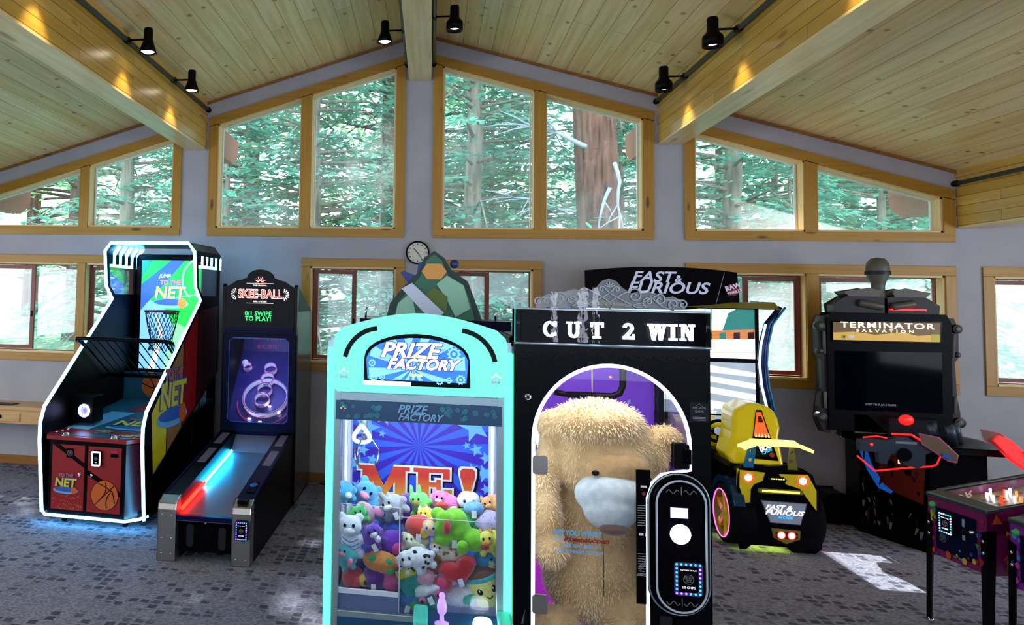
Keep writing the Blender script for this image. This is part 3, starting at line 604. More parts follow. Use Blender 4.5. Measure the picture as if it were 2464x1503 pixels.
# playing court
ct = MB(); ct.prism([(.3, .66), (1.58, .80), (1.58, .78), (.3, .63)], 'x', -.41, .41, 'teal_art')
def court(x, y, k=0): return (x, y, .66 + (y - .3) / 1.28 * .14 + .002 + k)
for pts, m_ in (([(-.15, .95), (.4, .95), (.4, 1.3), (-.08, 1.3)], 'red_art'), ([(-.40, .32), (-.2, .32), (-.05, .9), (-.28, .9)], 'sky_art')): ct.poly([court(*p) for p in pts], m_)
ct.poly([court(.2 + .12 * math.cos(a), .8 + .1 * math.sin(a), .001) for a in [i * PI / 10 for i in range(20)]], 'dred_art')
net_logo(ct, court(.13, .52, .002), (1, 0, 0), (0, 1, .11), .36); ct.build('court', bb)
ba = MB().box((-.41, 1.40, .78), (.41, 1.42, 1.03), 'teal_art')
for cx, m_ in ((-.12, 'orange_art'), (.24, 'orange_art'), (.06, 'dred_art')): ba.prism(circ(cx, .91, .105, 28), 'y', 1.385 if m_ == 'orange_art' else 1.392, 1.40, m_)
for cx in (-.12, .24): ba.tube([(cx - .1, 1.38, .93), (cx, 1.38, .89), (cx + .1, 1.38, .92)], .004, 'blk', 5); ba.tube([(cx - .03, 1.38, 1.0), (cx + .02, 1.38, .91), (cx + .01, 1.38, .81)], .004, 'blk', 5)
ba.build('back_art', bb)
# video screen
vs = MB().box((-.37, 1.555, 1.02), (.31, 1.60, 2.12), 'blk').build('screen_frame', bb, .004)
v = MB(Matrix.Translation((-.035, 0, 0))); F = 1.552
v.box((-.30, F, 1.05), (.31, F + .003, 2.08), 'screen_green')
def sh(pts, k, m_): v.poly([(x, F - .0012 * k, z) for x, z in pts], m_)
sh([(-.30, 1.05), (.02, 1.05), (.1, 1.35), (-.05, 1.62), (-.30, 1.75)], 1, 'screen_sky'); sh([(-.30, 1.60), (-.30, 1.85), (.0, 2.08), (.14, 2.08)], 2, 'screen_blue'); sh([(-.3, 1.9), (-.3, 2.08), (-.2, 2.08)], 2, 'screen_teal')
sh([(-.05, 1.05), (.02, 1.05), (.16, 1.45), (.06, 1.5)], 3, 'screen_lime'); sh([(-.2, 1.05), (-.14, 1.05), (-.06, 1.38), (-.16, 1.66), (-.1, 1.38)], 3, 'screen_white')
sh([(x, z) for x, z in arc(.28, 1.9, .17, .2, 1.4, 4.2)] + [(x, z) for x, z in arc(.28, 1.9, .15, .18, 4.2, 1.4)], 3, 'screen_lime'); sh([(.05, 1.72), (.3, 1.76), (.3, 1.775), (.05, 1.73)], 3, 'screen_lime')
sh([(-.02, 1.05), (.31, 1.05), (.31, 1.2), (.1, 1.5)], 2, 'screen_green'); sh([(.1, 1.05), (.25, 1.05), (.1, 1.3)], 3, 'screen_yellow')
v.text('JUMP', .05, 'screen_white', (-.06, F - .008, 1.93), ext=.0005, shear=.3)
net_logo(v, (.005, F - .006, 1.76), (1, 0, 0), (0, 0, 1), .30, lit=True); v.build('screen', vs)
# hoop, net
hp = MB(Matrix.Translation((-.02, 0, 0))); cy = 1.33; hz = 1.60
hp.tube([(.155 * math.cos(a), cy + .155 * math.sin(a), hz) for a in [i * PI / 16 for i in range(32)]], .009, 'dred_art', 8, closed=True); hp.box((-.05, cy + .15, hz - .03), (.05, 1.56, hz + .01), 'dred_art')
hoop = hp.build('hoop', bb)
nt_ = MB(Matrix.Translation((-.02, 0, 0))); K = 12; Lv = [(.155, 0), (.14, -.08), (.125, -.16), (.105, -.23), (.10, -.30), (.12, -.36)]
for i in range(K):
    for s_ in (1, -1):
        nt_.tube([(r * math.cos((i + s_ * .5 * j) * 2 * PI / K), cy + r * math.sin((i + s_ * .5 * j) * 2 * PI / K), hz + z) for j, (r, z) in enumerate(Lv)], .0035, 'dgrey', 4, cap=False)
nt_.build('net', hoop)
# ball guard: bent bar with slats
gd = MB().tube([(-.40, .62, 1.30), (-.425, .50, 1.36), (-.40, .46, 1.375), (-.3, .45, 1.378), (.3, .45, 1.378), (.40, .46, 1.375), (.425, .50, 1.36), (.40, .62, 1.30)], .017, 'blk', 8).build('ball_guard', bb)
MB().tube([(-.42, 1.06, 1.03), (.42, 1.06, 1.03)], .016, 'blk', 8).build('lower_bar', gd)
for i in range(11):
    x = -.375 + i * .075; MB().tube([(x, .46, 1.375), (x, 1.06, 1.03)], .005 if 0 < i < 10 else .010, 'blk', 6).build('slat', gd)
# neon outline and canopy ribs
for s_ in (-1, 1):
    x = s_ * HX; MB().tube([(x, y - .012, z) for y, z in prof], .0135, 'neon_ice', 8).build('neon_side', bb)
    for k in range(1, 6):
        y = .97 + k * .125; MB().box((x - .01, y, 1.995), (x + .01, y + .055, 2.10), 'neon_ice').prism([(x - .01, 2.10), (x + .01, 2.10), (x - s_ * .06 + .01, 2.19), (x - s_ * .06 - .01, 2.19)], 'y', y, y + .055, 'neon_ice').build('neon_rib', bb)
MB().tube([(-HX, .948, 2.13), (-HX + .055, .945, 2.205), (HX - .055, .945, 2.205), (HX, .948, 2.13)], .0135, 'neon_ice', 8).build('neon_top', bb)
MB().tube([(-HX, .05, .08), (-.36, -.015, .068), (.30, -.015, .068), (.39, .06, .075), (HX, .12, .085)], .0115, 'neon_ice', 8).build('neon_bottom', bb)
cn = MB().box((-HX + .05, .96, 2.196), (HX - .05, 1.63, 2.212), 'navy')
for s_ in (-1, 1): cn.prism([(s_ * (HX + .0), 2.13), (s_ * HX, 2.145), (s_ * (HX - .055), 2.212), (s_ * (HX - .055), 2.196)], 'y', .96, 1.63, 'navy')
cn.build('canopy', bb)
# loudspeaker ring lamp
lp = MB().box((-.41, .40, .70), (-.20, .58, .92), 'blk').build('speaker_box', bb, .01)
MB().tube([(-.275 + .043 * math.cos(a), .385, .80 + .043 * math.sin(a)) for a in [i * PI / 14 for i in range(28)]], .010, 'led_white', 6, closed=True).build('light_ring', lp)
MB().cyl((-.275, .398, .80), (-.275, .39, .80), .036, 'led_blue', n=20).build('speaker_cone', lp)
for x, y in ((-.25, .09), (.26, .09), (-.25, 1.5), (.26, 1.5)):
    c = MB().cyl((x - .012, y, .028), (x + .012, y, .028), .028, 'rubber', n=16); c.box((x - .02, y - .012, .03), (x + .02, y + .012, .078), 'dgrey'); c.build('caster', bb)

# ------------------------------------------------------------------ alley bowling game
sk = thing('alley_bowling_game', 'dark alley-ball arcade game with a rounded sign and a lit lane, steel front posts', 'arcade machine', (-1.455, -2.56, 0))
for s_ in (-1, 1):
    a, c = (s_ * .19, s_ * .315)
    cx = (min(a, c), max(a, c))
    p = MB().prism([(0, 0), (0, .335), (.012, .375), (.10, .412), (.10, 0)], 'x', cx[0], cx[1], 'steel').build('steel_post', sk, .006)
    for z in (.30, .15, .05) if s_ < 0 else (.045,):
        for x in (cx[0] + .03, cx[1] - .03): MB().ell((x, -.001, z), (.005, .003, .005), 'chrome', n=8, k=6).build('bolt', p)
    MB().prism([(.10, .0), (.10, .405), (1.62, .60), (1.62, 0)], 'x', cx[0], cx[1], 'blk').build('side_rail', sk)
    for y0, y1 in ((.78, 1.13), (1.25, 1.55)):
        f = lambda y: .405 + (y - .10) / 1.52 * .195 + .0015
        MB().raw([(cx[0] + .03, y0, f(y0)), (cx[1] - .03, y0, f(y0)), (cx[1] - .03, y1, f(y1)), (cx[0] + .03, y1, f(y1))], [(0, 1, 2, 3)], 'lane_board').build('rail_inlay', sk)
    MB().tube([(s_ * .31, .1, .408), (s_ * .31, 1.62, .603)], .006, 'navy_trim', 6).build('edge_trim', sk)
pk = MB().box((.215, .24, .405), (.295, .46, .455), 'blk'); pk.M = Matrix.Identity(4)
MB().prism([(.23, .427), (.42, .452), (.42, .446), (.23, .42)], 'x', .225, .285, 'blk_gloss').build('ticket_slot', sk); MB().ell((.255, .36, .445), (.026, .05, .012), 'blue_art').build('score_lamp', sk)
MB().box((.215, .03, .392), (.285, .09, .4145), 'blk', Matrix.Identity(4)).build('badge_plate', sk)
MB().prism([(.01, .295), (1.30, .41), (1.48, .45), (1.64, .568), (1.64, .54), (1.48, .42), (1.30, .38), (.01, .265)], 'x', -.19, .19, 'lane_board').build('lane', sk)
fp = MB().box((-.19, .05, .06), (.19, .09, .28), 'blk_gloss'); fp.prism(rrect(-.13, .09, -.08, .24, .024), 'y', .043, .05, 'dgrey').prism(rrect(.09, .08, .14, .23, .024), 'y', .043, .05, 'dgrey'); fp.cyl((0, .05, .25), (0, .042, .25), .008, 'chrome', n=12); fp.build('front_panel', sk)
MB().box((-.19, .0, .27), (.19, .05, .302), 'navy_trim').build('front_lip', sk, .004)
for x in (-.178,):
    MB().tube([(x, .63, .378), (x, 1.44, .462)], .013, 'neon_cyan', 8).build('neon_lane_light', sk); MB().tube([(x, .09, .325), (x, .63, .378)], .013, 'neon_red', 8).build('neon_lane_light', sk)
MB().tube([(.186, .09, .318), (.186, .60, .366)], .003, 'neon_red', 6).build('rail_glow_strip', sk); MB().tube([(.186, .63, .372), (.186, 1.50, .475)], .003, 'neon_cyan', 6).build('rail_glow_strip', sk)
reader(sk, (.258, -.001, .235), .082, .125, ['led_violet', 'led_green', 'led_white'])
# upper cabinet
for s_ in (-1, 1):
    x = s_ * .315
    MB().prism([(1.62, 0), (1.62, 1.84), (1.70, 1.84), (2.22, 1.69), (2.46, 1.62), (2.46, 0)], 'x', x - .012, x + .012, 'blk').build('side_panel', sk, .003)
    MB().prism([(1.60, 1.43), (1.60, 1.84), (1.62, 1.86), (1.68, 1.84), (1.64, 1.43)], 'x', x - .014, x + .014, 'blk_gloss').build('side_cheek', sk)
noisy('side_laminate', '#3b403c', '#474c47', 2, .25); 
MB().box((.3275, 1.66, .02), (.329, 2.44, 1.63), 'side_laminate').build('side_skin', sk)
MB().box((-.303, 2.40, 0), (.303, 2.44, 1.62), 'blk').build('back_panel', sk); MB().box((-.303, 1.64, 0), (.303, 1.66, .57), 'blk').build('kick_panel', sk)
# playfield with rings
glow('uv_panel', '#2b2fc8', .35); 
MB().prism([(1.68, .60), (2.32, 1.24), (2.36, 1.22), (1.70, .56)], 'x', -.303, .303, mat('playfield', '#34307a', .35)).build('playfield', sk)
MB().prism([(2.32, 1.24), (2.34, 1.45), (2.36, 1.45), (2.35, 1.22)], 'x', -.303, .303, mat('backboard', '#2c2560', .4)).build('backboard', sk)
n_ = Vector((0, -1, 1)).normalized(); u_ = Vector((0, 1, 1)).normalized(); o_ = Vector((0, 1.71, .64))
def pf(x, s, h=0): return tuple(o_ + Vector((x, 0, 0)) + u_ * s + n_ * h)
MATS['ring_white'] = glow('ring_white', '#b9bdf4', .25, '#ffffff')
def ring(cx, s, r, h, txt, ry=None):
    mb = MB(); k = 32; ry = ry or r
    for r0, hh, m_ in ((1.0, h, 'ring_white'),):
        vs = []; 
        for rr_, z in ((1, 0), (1, hh), (.93, hh), (.93, 0)): vs += [pf(cx + r * rr_ * math.cos(2 * PI * i / k), s + ry * rr_ * math.sin(2 * PI * i / k), z) for i in range(k)]
        mb.raw(vs, [(j * k + i, j * k + (i + 1) % k, (j + 1) * k + (i + 1) % k, (j + 1) * k + i) for j in range(3) for i in range(k)], m_)
    mb.tube([pf(cx + r * .97 * math.cos(2 * PI * i / k), s + ry * .97 * math.sin(2 * PI * i / k), h) for i in range(k)], .004, 'pink_art', 5, closed=True)
    mb.tube([pf(cx + r * 1.01 * math.cos(2 * PI * i / k), s + ry * 1.01 * math.sin(2 * PI * i / k), .003) for i in range(k)], .004, 'pink_art', 5, closed=True)
    p = pf(cx, s - ry * 1.03, h * .5); mb.text(txt, h * .62, 'purple_art', p, (1, 0, 0), tuple(n_), .001, .0005)
    return mb.build('scoring_ring', sk)
ring(.01, .285, .205, .045, '1000'); ring(-.015, .26, .068, .05, '2000'); ring(-.01, .37, .066, .05, '3000'); ring(-.002, .49, .062, .05, '4000'); ring(.005, .615, .058, .05, '5000'); ring(-.215, .63, .04, .05, '10000'); ring(.235, .63, .04, .05, '10000')
mb = MB(); mb.tube([pf(.01 + .25 * math.cos(a), .25 + .25 * math.sin(a), .01) for a in [PI + i * PI / 24 for i in range(25)]], .008, 'pink_art', 6); mb.build('ball_gutter', sk)
for x, s in ((-.10, .06), (.06, .20), (.0, .03), (.15, .14)): MB().ell(pf(x, s, .012), (.016, .016, .008), 'led_white', n=10, k=6).build('playfield_lamp', sk)
MB().ell((-.24, 2.15, 1.14), .03, 'ring_white').build('lamp_ball', sk)
bt_ = MB(); bt_.text('RING THE BELL &', .035, 'pink_art', (-.07, 2.325, 1.35), ext=.0005); bt_.text('BULLSEYE', .045, 'pink_art', (-.07, 2.318, 1.28), ext=.0005, bold=.001); bt_.build('backboard_lettering', sk)
fr = MB(); z0, z1 = .62, 1.43
cut = [(-.262, .80 - .10), (-.225, .70 - .02), (.225, .68), (.262, .70), (.262, 1.37), (.225, 1.40), (-.225, 1.40), (-.262, 1.37)]
fr.prism([(-.315, .60), (.315, .60), (.315, 1.45), (-.315, 1.45)], 'y', 1.615, 1.645, 'navy', holes=[cut]); f2 = fr.build('window_bezel', sk, .003)
MB().tube([(x, 1.612, z) for x, z in cut], .0035, 'blue_art', 5, closed=True).build('bezel_trim', f2)
MB().box((-.262, 1.628, .68), (.262, 1.631, 1.40), 'acrylic').build('glass', f2)
l = lamp('interior_glow', 'AREA', (0, 1.80, 1.42), 2.2, (.22, .25, 1.0), shape='RECTANGLE', size=.5, size_y=.12, to=(0, 2.0, .9)); l.parent = sk
# marquee with display
z = 1.64; arch_ = [(-.30, 1.45), (.30, 1.45), (.30, 1.83)] + [(.26, 1.85), (.21, 1.885), (.16, 1.895), (.13, 1.91)] + arc(0, 1.91, .115, .075, 0, PI, 12) + [(-.13, 1.91), (-.16, 1.895), (-.21, 1.885), (-.26, 1.85), (-.30, 1.83)]
mq = MB().prism(arch_, 'y', 1.60, 1.64, 'blk_gloss').build('marquee', sk, .004)
lg = MB(); Q = 1.598
glow('sign_red', '#e5402e', 1.2); glow('sign_white', '#f4efe6', 1.3)
lg.text('SKEE-BALL', .105, 'sign_white', (0, Q, 1.775), ext=.0005, bold=.004, sx=.80); lg.text('SKEE-BALL', .105, 'sign_red', (0, Q - .002, 1.775), ext=.0005, bold=.001, sx=.80)
lg.text('THE ORIGINAL', .018, 'sign_white', (0, Q, 1.85), ext=.0005); lg.text('ROLL & SCORE', .018, 'sign_white', (0, Q, 1.712), ext=.0005, bold=.0005)
for zz in (1.868, 1.698): lg.box((-.12, Q - .001, zz - .0012), (.12, Q, zz + .0012), 'sign_white')
for i in range(9):
    a = PI * i / 8; lg.prism([(.014 * math.cos(a - .3), 1.877 + .014 * math.sin(a - .3)), (.055 * math.cos(a), 1.877 + .055 * math.sin(a)), (.014 * math.cos(a + .3), 1.877 + .014 * math.sin(a + .3))], 'y', Q - .002 - .0006 * (i % 2), Q, 'sign_white' if i % 2 else 'sign_red')
for s_ in (-1, 1):
    for i in range(7):
        a = PI / 2 + (PI * (.08 + .84 * i / 6)) ; c, d_ = math.cos(a) * -s_, math.sin(a)
        lg.prism([(s_ * .205 + c * .018, 1.775 + d_ * .018 - .002), (s_ * .205 + c * .05 - d_ * .006, 1.775 + d_ * .05 + c * .006), (s_ * .205 + c * .05 + d_ * .006, 1.775 + d_ * .05 - c * .006)], 'y', Q - .001, Q, 'sign_white')
lg.build('lettering', mq)
dp = MB().box((-.26, 1.592, 1.50), (.26, 1.602, 1.655), 'blk_gloss'); dp.text('0/1 SWIPE', .052, 'txt_green', (-.01, 1.590, 1.607), ext=.0005, bold=.001, sp=1.05); dp.text('TO PLAY!', .052, 'txt_green', (-.01, 1.590, 1.563), ext=.0005, bold=.001, sp=1.05); dp.build('score_display', mq)
MB().prism([(1.59, 1.46), (1.59, 1.485), (1.65, 1.485), (1.65, 1.44)], 'x', -.30, .30, 'navy_trim').build('marquee_sill', mq)
TOYS = [
 ('animal', -0.408, -3.85, 0.829, 0.068, 0.06, 0, '#3a9fd0', '#e8eef0', 'flop', 'blue floppy-eared plush with white muzzle at the far left top of the pile'),
 ('animal', -0.277, -3.8, 0.78, 0.125, 0.085, -35, '#4fa9dd', '#f0a0c8', 'round', 'sky-blue elephant plush lying with pink paw pads, left half of the pile'),
 ('long', -0.161, -3.93, 0.795, 0.066, 0.066, 25, '#9aa0ac', '#b9bfc8', 'point', 'grey long-nosed plush with round eyes between blue elephant and purple plush'),
 ('ball', -0.098, -3.82, 0.747, 0.08, 0.08, 0, '#5a1fa0', '#5a1fa0', 'none', 'plain deep purple plush just right of the grey long-nosed one'),
 ('animal', -0.335, -3.95, 0.741, 0.066, 0.054, 20, '#3fb860', '#3fb860', 'round', 'green plush above the striped cat at the left of the pile'),
 ('donut', -0.298, -3.9, 0.731, 0.047, 0.067, 15, '#e9a6c6', '#f4e27a', 'none', 'pink sprinkled oval plush behind the blue elephant'),
 ('striped', -0.348, -4.02, 0.646, 0.057, 0.099, 0, '#dfe6f2', '#3a86c8', 'round', 'white plush cat with blue stripes, upright at the left glass'),
 ('animal', -0.369, -4.05, 0.588, 0.055, 0.072, -10, '#3fb0b8', '#f08aa0', 'flop', 'small teal whale-like plush in the lower left corner of the pile'),
 ('animal', -0.255, -4.02, 0.671, 0.061, 0.068, 30, '#5f2fae', '#e8e4f4', 'round', 'purple monkey plush with white face mask left of the acrylic divider'),
 ('ball', -0.166, -3.97, 0.629, 0.077, 0.065, 0, '#6a1fb0', '#e04a9a', 'patch', 'purple plush body with a pink patch beside the acrylic divider'),
 ('turtle', -0.21, -4.03, 0.566, 0.087, 0.057, -8, '#e58a3a', '#2fae5a', 'none', 'plush shell in orange, green and magenta patches'),
 ('ball', -0.16, -3.92, 0.684, 0.05, 0.043, 0, '#2450c0', '#2450c0', 'none', 'small royal blue plush ball above the purple monkey'),
 ('ball', -0.31, -3.95, 0.511, 0.077, 0.043, 0, '#20257a', '#20257a', 'none', 'navy plush half hidden under the striped cat'),
 ('ball', -0.338, -4.02, 0.483, 0.053, 0.049, 0, '#b8323c', '#d84a50', 'patch', 'red round plush at the bottom left above the prize chute'),
 ('ball', -0.239, -4.03, 0.494, 0.057, 0.053, 0, '#5a1c80', '#5a1c80', 'none', 'dark purple round plush above the prize chute'),
 ('ball', -0.287, -4.04, 0.482, 0.034, 0.03, 0, '#e0b04a', '#2a2a40', 'patch', 'tiny yellow and black plush between the red and purple round ones'),
 ('donut', -0.167, -4.03, 0.485, 0.045, 0.049, 10, '#e2569a', '#f6d0e0', 'none', 'magenta sprinkled plush at the foot of the divider'),
 ('animal', -0.039, -3.88, 0.8, 0.055, 0.07, 5, '#6cd06a', '#b8864a', 'long', 'light green bunny plush with two upright ears'),
 ('animal', 0.076, -3.86, 0.807, 0.102, 0.055, -12, '#f07ac0', '#f6d0e8', 'round', 'bright pink unicorn plush lying at the top of the pile'),
 ('ball', 0.181, -3.9, 0.832, 0.052, 0.042, 0, '#f0eef6', '#4a78d0', 'eyes', 'white plush face with blue eyes beside the pink unicorn'),
 ('ball', 0.202, -3.95, 0.81, 0.046, 0.03, 0, '#6aa8e0', '#6aa8e0', 'none', 'small light blue paw-shaped plush under the white face'),
 ('animal', 0.295, -3.86, 0.813, 0.066, 0.054, 20, '#f0b070', '#f0b070', 'point', 'peach plush with a raised paw at the upper right of the pile'),
 ('turtle', 0.162, -3.92, 0.748, 0.092, 0.061, 0, '#1f9a56', '#1f9a56', 'none', 'dark green rounded plush behind the lime dog'),
 ('bigdog', 0.113, -4.03, 0.74, 0.097, 0.108, 0, '#7ed321', '#c82a2a', 'flop', 'big lime green plush dog with red muzzle, topmost in the centre of the pile'),
 ('donut', 0.276, -3.95, 0.748, 0.068, 0.057, 0, '#c4b6e6', '#f4f09a', 'none', 'pastel rainbow plush wing at the right glass'),
 ('animal', -0.008, -3.95, 0.763, 0.05, 0.046, 0, '#f2e23a', '#f8f4e8', 'point', 'yellow tiger cub plush face below the green bunny'),
 ('ball', -0.044, -4.0, 0.721, 0.064, 0.057, 0, '#d83a30', '#f0d040', 'patch', 'red and yellow plush doll cap with a peach face'),
 ('ball', 0.006, -4.04, 0.735, 0.037, 0.037, 0, '#f0c8a0', '#3a6ad0', 'eyes', 'peach doll face with blue eyes'),
 ('animal', -0.062, -4.0, 0.657, 0.072, 0.049, 0, '#efeec6', '#f6f6e6', 'round', 'cream plush lying above the spotted puppy'),
 ('spotted', -0.047, -4.06, 0.6, 0.082, 0.067, 15, '#eceef4', '#16161c', 'flop', 'white plush puppy with black spots behind the divider'),
 ('spotted', 0.075, -4.02, 0.63, 0.082, 0.052, -15, '#e8dcc0', '#a06a2a', 'round', 'giraffe-patterned cream and brown plush under the lime dog'),
 ('animal', 0.28, -4.02, 0.687, 0.07, 0.063, 10, '#f4ea5a', '#f0a040', 'point', 'yellow plush duck with orange ears at the right glass'),
 ('heart', 0.13, -4.05, 0.562, 0.089, 0.07, 20, '#d01828', '#d01828', 'none', 'large red heart plush in the right middle of the pile'),
 ('animal', 0.253, -3.98, 0.595, 0.067, 0.052, -25, '#2f9fd6', '#f0e8a0', 'flop', 'bright blue fish-like plush between red heart and yellow cup'),
 ('ball', 0.03, -3.98, 0.556, 0.049, 0.042, 0, '#e08a30', '#e08a30', 'none', 'orange plush left of the red heart'),
 ('ball', 0.306, -3.98, 0.538, 0.041, 0.063, 0, '#e8964a', '#e8964a', 'none', 'orange plush squeezed against the right glass'),
 ('fries', -0.083, -4.07, 0.512, 0.056, 0.063, 25, '#2a9a90', '#e8dc3a', 'none', 'teal plush carton of yellow fries'),
 ('ball', -0.019, -4.06, 0.523, 0.05, 0.033, 8, '#e8a6b4', '#e8a6b4', 'none', 'pale pink pill-shaped plush beside the fries'),
 ('skate', 0.005, -4.08, 0.468, 0.07, 0.037, 25, '#f0eef0', '#e0407a', 'none', 'white plush roller skate with pink wheels'),
 ('cup', 0.246, -4.02, 0.492, 0.085, 0.085, 18, '#f2e67a', '#6a3a30', 'eyes', 'yellow plush cup with smiling face, teal rim and brown top'),
 ('ball', 0.146, -4.02, 0.441, 0.089, 0.048, 10, '#eae6f0', '#4ac0a0', 'patch', 'white and pastel rainbow plush along the bottom of the pile'),
 ('ball', -0.082, -4.04, 0.414, 0.063, 0.048, -15, '#3a80c8', '#58b870', 'patch', 'blue plush with a green patch at the bottom right of the divider'),
 ('ball', 0.065, -4.06, 0.502, 0.044, 0.037, 0, '#c82030', '#c82030', 'none', 'small red plush just below the big heart'),
 ('ball', 0.028, -4.02, 0.395, 0.06, 0.037, 0, '#4aa8a0', '#4aa8a0', 'none', 'teal plush half hidden behind the control shelf'),
]
# ------------------------------------------------------------------ slab-serif capitals, unit height, as lists of convex pieces
def glyph(ch):
    S = .13; T = .24   # serif height, stem width
    R = lambda x0, y0, x1, y1: [(x0, y0), (x1, y0), (x1, y1), (x0, y1)]
    if ch == 'I': return .56, [R(.16, 0, .40, 1), R(0, 0, .56, S), R(0, 1 - S, .56, 1)]
    if ch == 'T': return .86, [R(.31, 0, .55, 1), R(.16, 0, .70, S), R(0, 1 - S, .86, 1), R(0, .70, .12, 1), R(.74, .70, .86, 1)]
    if ch == 'N': return 1.02, [R(.12, 0, .28, 1), R(.74, 0, .90, 1), R(0, 0, .40, S), R(0, 1 - S, .36, 1), R(.62, 1 - S, 1.02, 1), [(.14, 1), (.40, 1), (.90, 0), (.66, 0)]]
    if ch == 'U': return .98, [R(.12, .3, .34, 1), R(.66, .3, .84, 1), R(0, 1 - S, .44, 1), R(.54, 1 - S, .98, 1)] + [[(.48 + a * math.cos(t), .32 + c * math.sin(t)) for a, c, t in ((.36, .33, t0), (.36, .33, t1), (.14, .15, t1), (.14, .15, t0))] for t0, t1 in [(PI + i * PI / 8, PI + (i + 1) * PI / 8) for i in range(8)]]
    if ch == 'W': return 1.36, [[(.10, 1), (.36, 1), (.54, 0), (.32, 0)], [(.32, 0), (.50, 0), (.76, 1), (.62, 1)], [(.62, 1), (.86, 1), (1.0, 0), (.80, 0)], [(.82, 0), (1.0, 0), (1.26, 1), (1.12, 1)], R(0, 1 - S, .46, 1), R(.56, 1 - S, .90, 1), R(.98, 1 - S, 1.36, 1)]
    if ch == 'C': return .94, [[(.48 + a * math.cos(t), .5 + c * math.sin(t)) for a, c, t in ((.47, .51, t0), (.47, .51, t1), (.22, .36, t1), (.22, .36, t0))] for t0, t1 in [(.62 + i * .456, .62 + (i + 1) * .456) for i in range(11)]] + [R(.76, .66, .90, 1.0), R(.80, .10, .90, .32)]
    if ch == '2': return .80, [[(.38 + a * math.cos(t), .70 + c * math.sin(t)) for a, c, t in ((.36, .31, t0), (.36, .31, t1), (.14, .17, t1), (.14, .17, t0))] for t0, t1 in [(PI * .95 - i * .42, PI * .95 - (i + 1) * .42) for i in range(8)]] + [[(.50, .60), (.70, .56), (.34, .16), (.02, .12)], R(.02, 0, .78, .18), R(.66, 0, .78, .32)]
    if ch == 'M': return 1.42, [R(.12, 0, .40, 1), R(1.02, 0, 1.30, 1), R(0, 0, .52, S), R(.88, 0, 1.42, S), R(0, 1 - S, .4, 1), R(1.02, 1 - S, 1.42, 1), [(.14, 1), (.46, 1), (.80, .12), (.62, .12)], [(1.28, 1), (.96, 1), (.62, .12), (.80, .12)]]
    if ch == 'E': return 1.04, [R(.12, 0, .42, 1), R(0, 0, 1.0, S), R(0, 1 - S, .98, 1), R(.84, 0, 1.04, .36), R(.80, .68, .98, 1), R(.42, .43, .66, .57), R(.62, .34, .74, .66)]
    if ch == '!': return .5, [[(.02, .98), (.10, 1.06), (.40, 1.06), (.48, .98), (.48, .8), (.34, .32), (.16, .32), (.02, .8)], circ(.25, .10, .16, 12)]
    return .5, []
def slab(mb, st, h, m, org, fx, sp=.10, wsp=.5, grow=0.0, sx=1.0, dep=.012, stag=.0003):
    """letters of height h; fx maps (x, z, depth) in metres to a 3-D point"""
    tot = 0; gl = []
    for ch in st:
        if ch == ' ': tot += wsp; continue
        w, g = glyph(ch); gl.append((tot, g)); tot += w + sp
    tot -= sp
    for o, g in gl:
        for ip, pc in enumerate(g):
            q = [((o + x - tot / 2) * h * sx, (y - .5) * h) for x, y in pc]
            if grow:
                cx = sum(a for a, _ in q) / len(q); cz = sum(c for _, c in q) / len(q)
                q = [(a + math.copysign(grow, a - cx), c + math.copysign(grow, c - cz)) for a, c in q]
            n = len(q); vs = [fx(org[0] + a, org[1] + c, 0) for a, c in q] + [fx(org[0] + a, org[1] + c, dep + ip * stag) for a, c in q]
            mb.raw(vs, [tuple(range(n)), tuple(range(2 * n - 1, n - 1, -1))] + [(i, (i + 1) % n, n + (i + 1) % n, n + i) for i in range(n)], m)
def gear(mb, cx, cz, r, q, m, k=10):
    pts = []
    for i in range(k):
        for a, rr in ((-.28, .82), (-.16, 1), (.16, 1), (.28, .82)): t = 2 * PI * (i + a) / k; pts.append((cx + r * rr * math.cos(t), cz + r * rr * math.sin(t)))
    mb.prism(pts, 'y', q - .001, q, m, holes=[circ(cx, cz, r * .55, 14)]); mb.prism(circ(cx, cz, r * .28, 12), 'y', q - .001, q, m)

# ------------------------------------------------------------------ claw machine
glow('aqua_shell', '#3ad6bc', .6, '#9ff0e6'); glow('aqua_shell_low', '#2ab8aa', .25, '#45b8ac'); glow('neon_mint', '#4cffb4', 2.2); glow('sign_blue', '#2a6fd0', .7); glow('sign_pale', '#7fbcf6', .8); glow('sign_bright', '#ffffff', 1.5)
mat('alu', '#9fb4c0', .3, .7); mat('cab_white', '#dfe6f2', .4); mat('star_art', '#6fb7ee', .4); mat('burst_blue', '#2d5fe0', .4); mat('burst_purple', '#3a12b0', .4); mat('panel_blue', '#0e4a78', .35); mat('panel_gear', '#2a8fa8', .35); mat('ticket_grey', '#5a6a94', .5)
m = mat('me_gradient', '#e8432e', .4); nt, ln, b = nodes(m); v = remap(nt, ln, 'zxy'); sp_ = nt.new('ShaderNodeSeparateXYZ'); ln.new(v, sp_.inputs[0]); mr = N(nt, 'ShaderNodeMapRange'); mr.inputs[1].default_value = .70; mr.inputs[2].default_value = .86; ln.new(sp_.outputs[0], mr.inputs[0]); r = ramp(nt, [(0, '#f6c04a'), (.45, '#ee7a2e'), (.8, '#e03a2a')]); ln.new(mr.outputs[0], r.inputs[0]); ln.new(r.outputs[0], b.inputs['Base Color'])
cl = thing('claw_machine', 'prize claw machine with glowing aqua arched header and mint neon edges, full of plush toys', 'arcade machine', (-.05, -4.15, 0))
O = -.05   # local x = world x + .05
D_ = .74
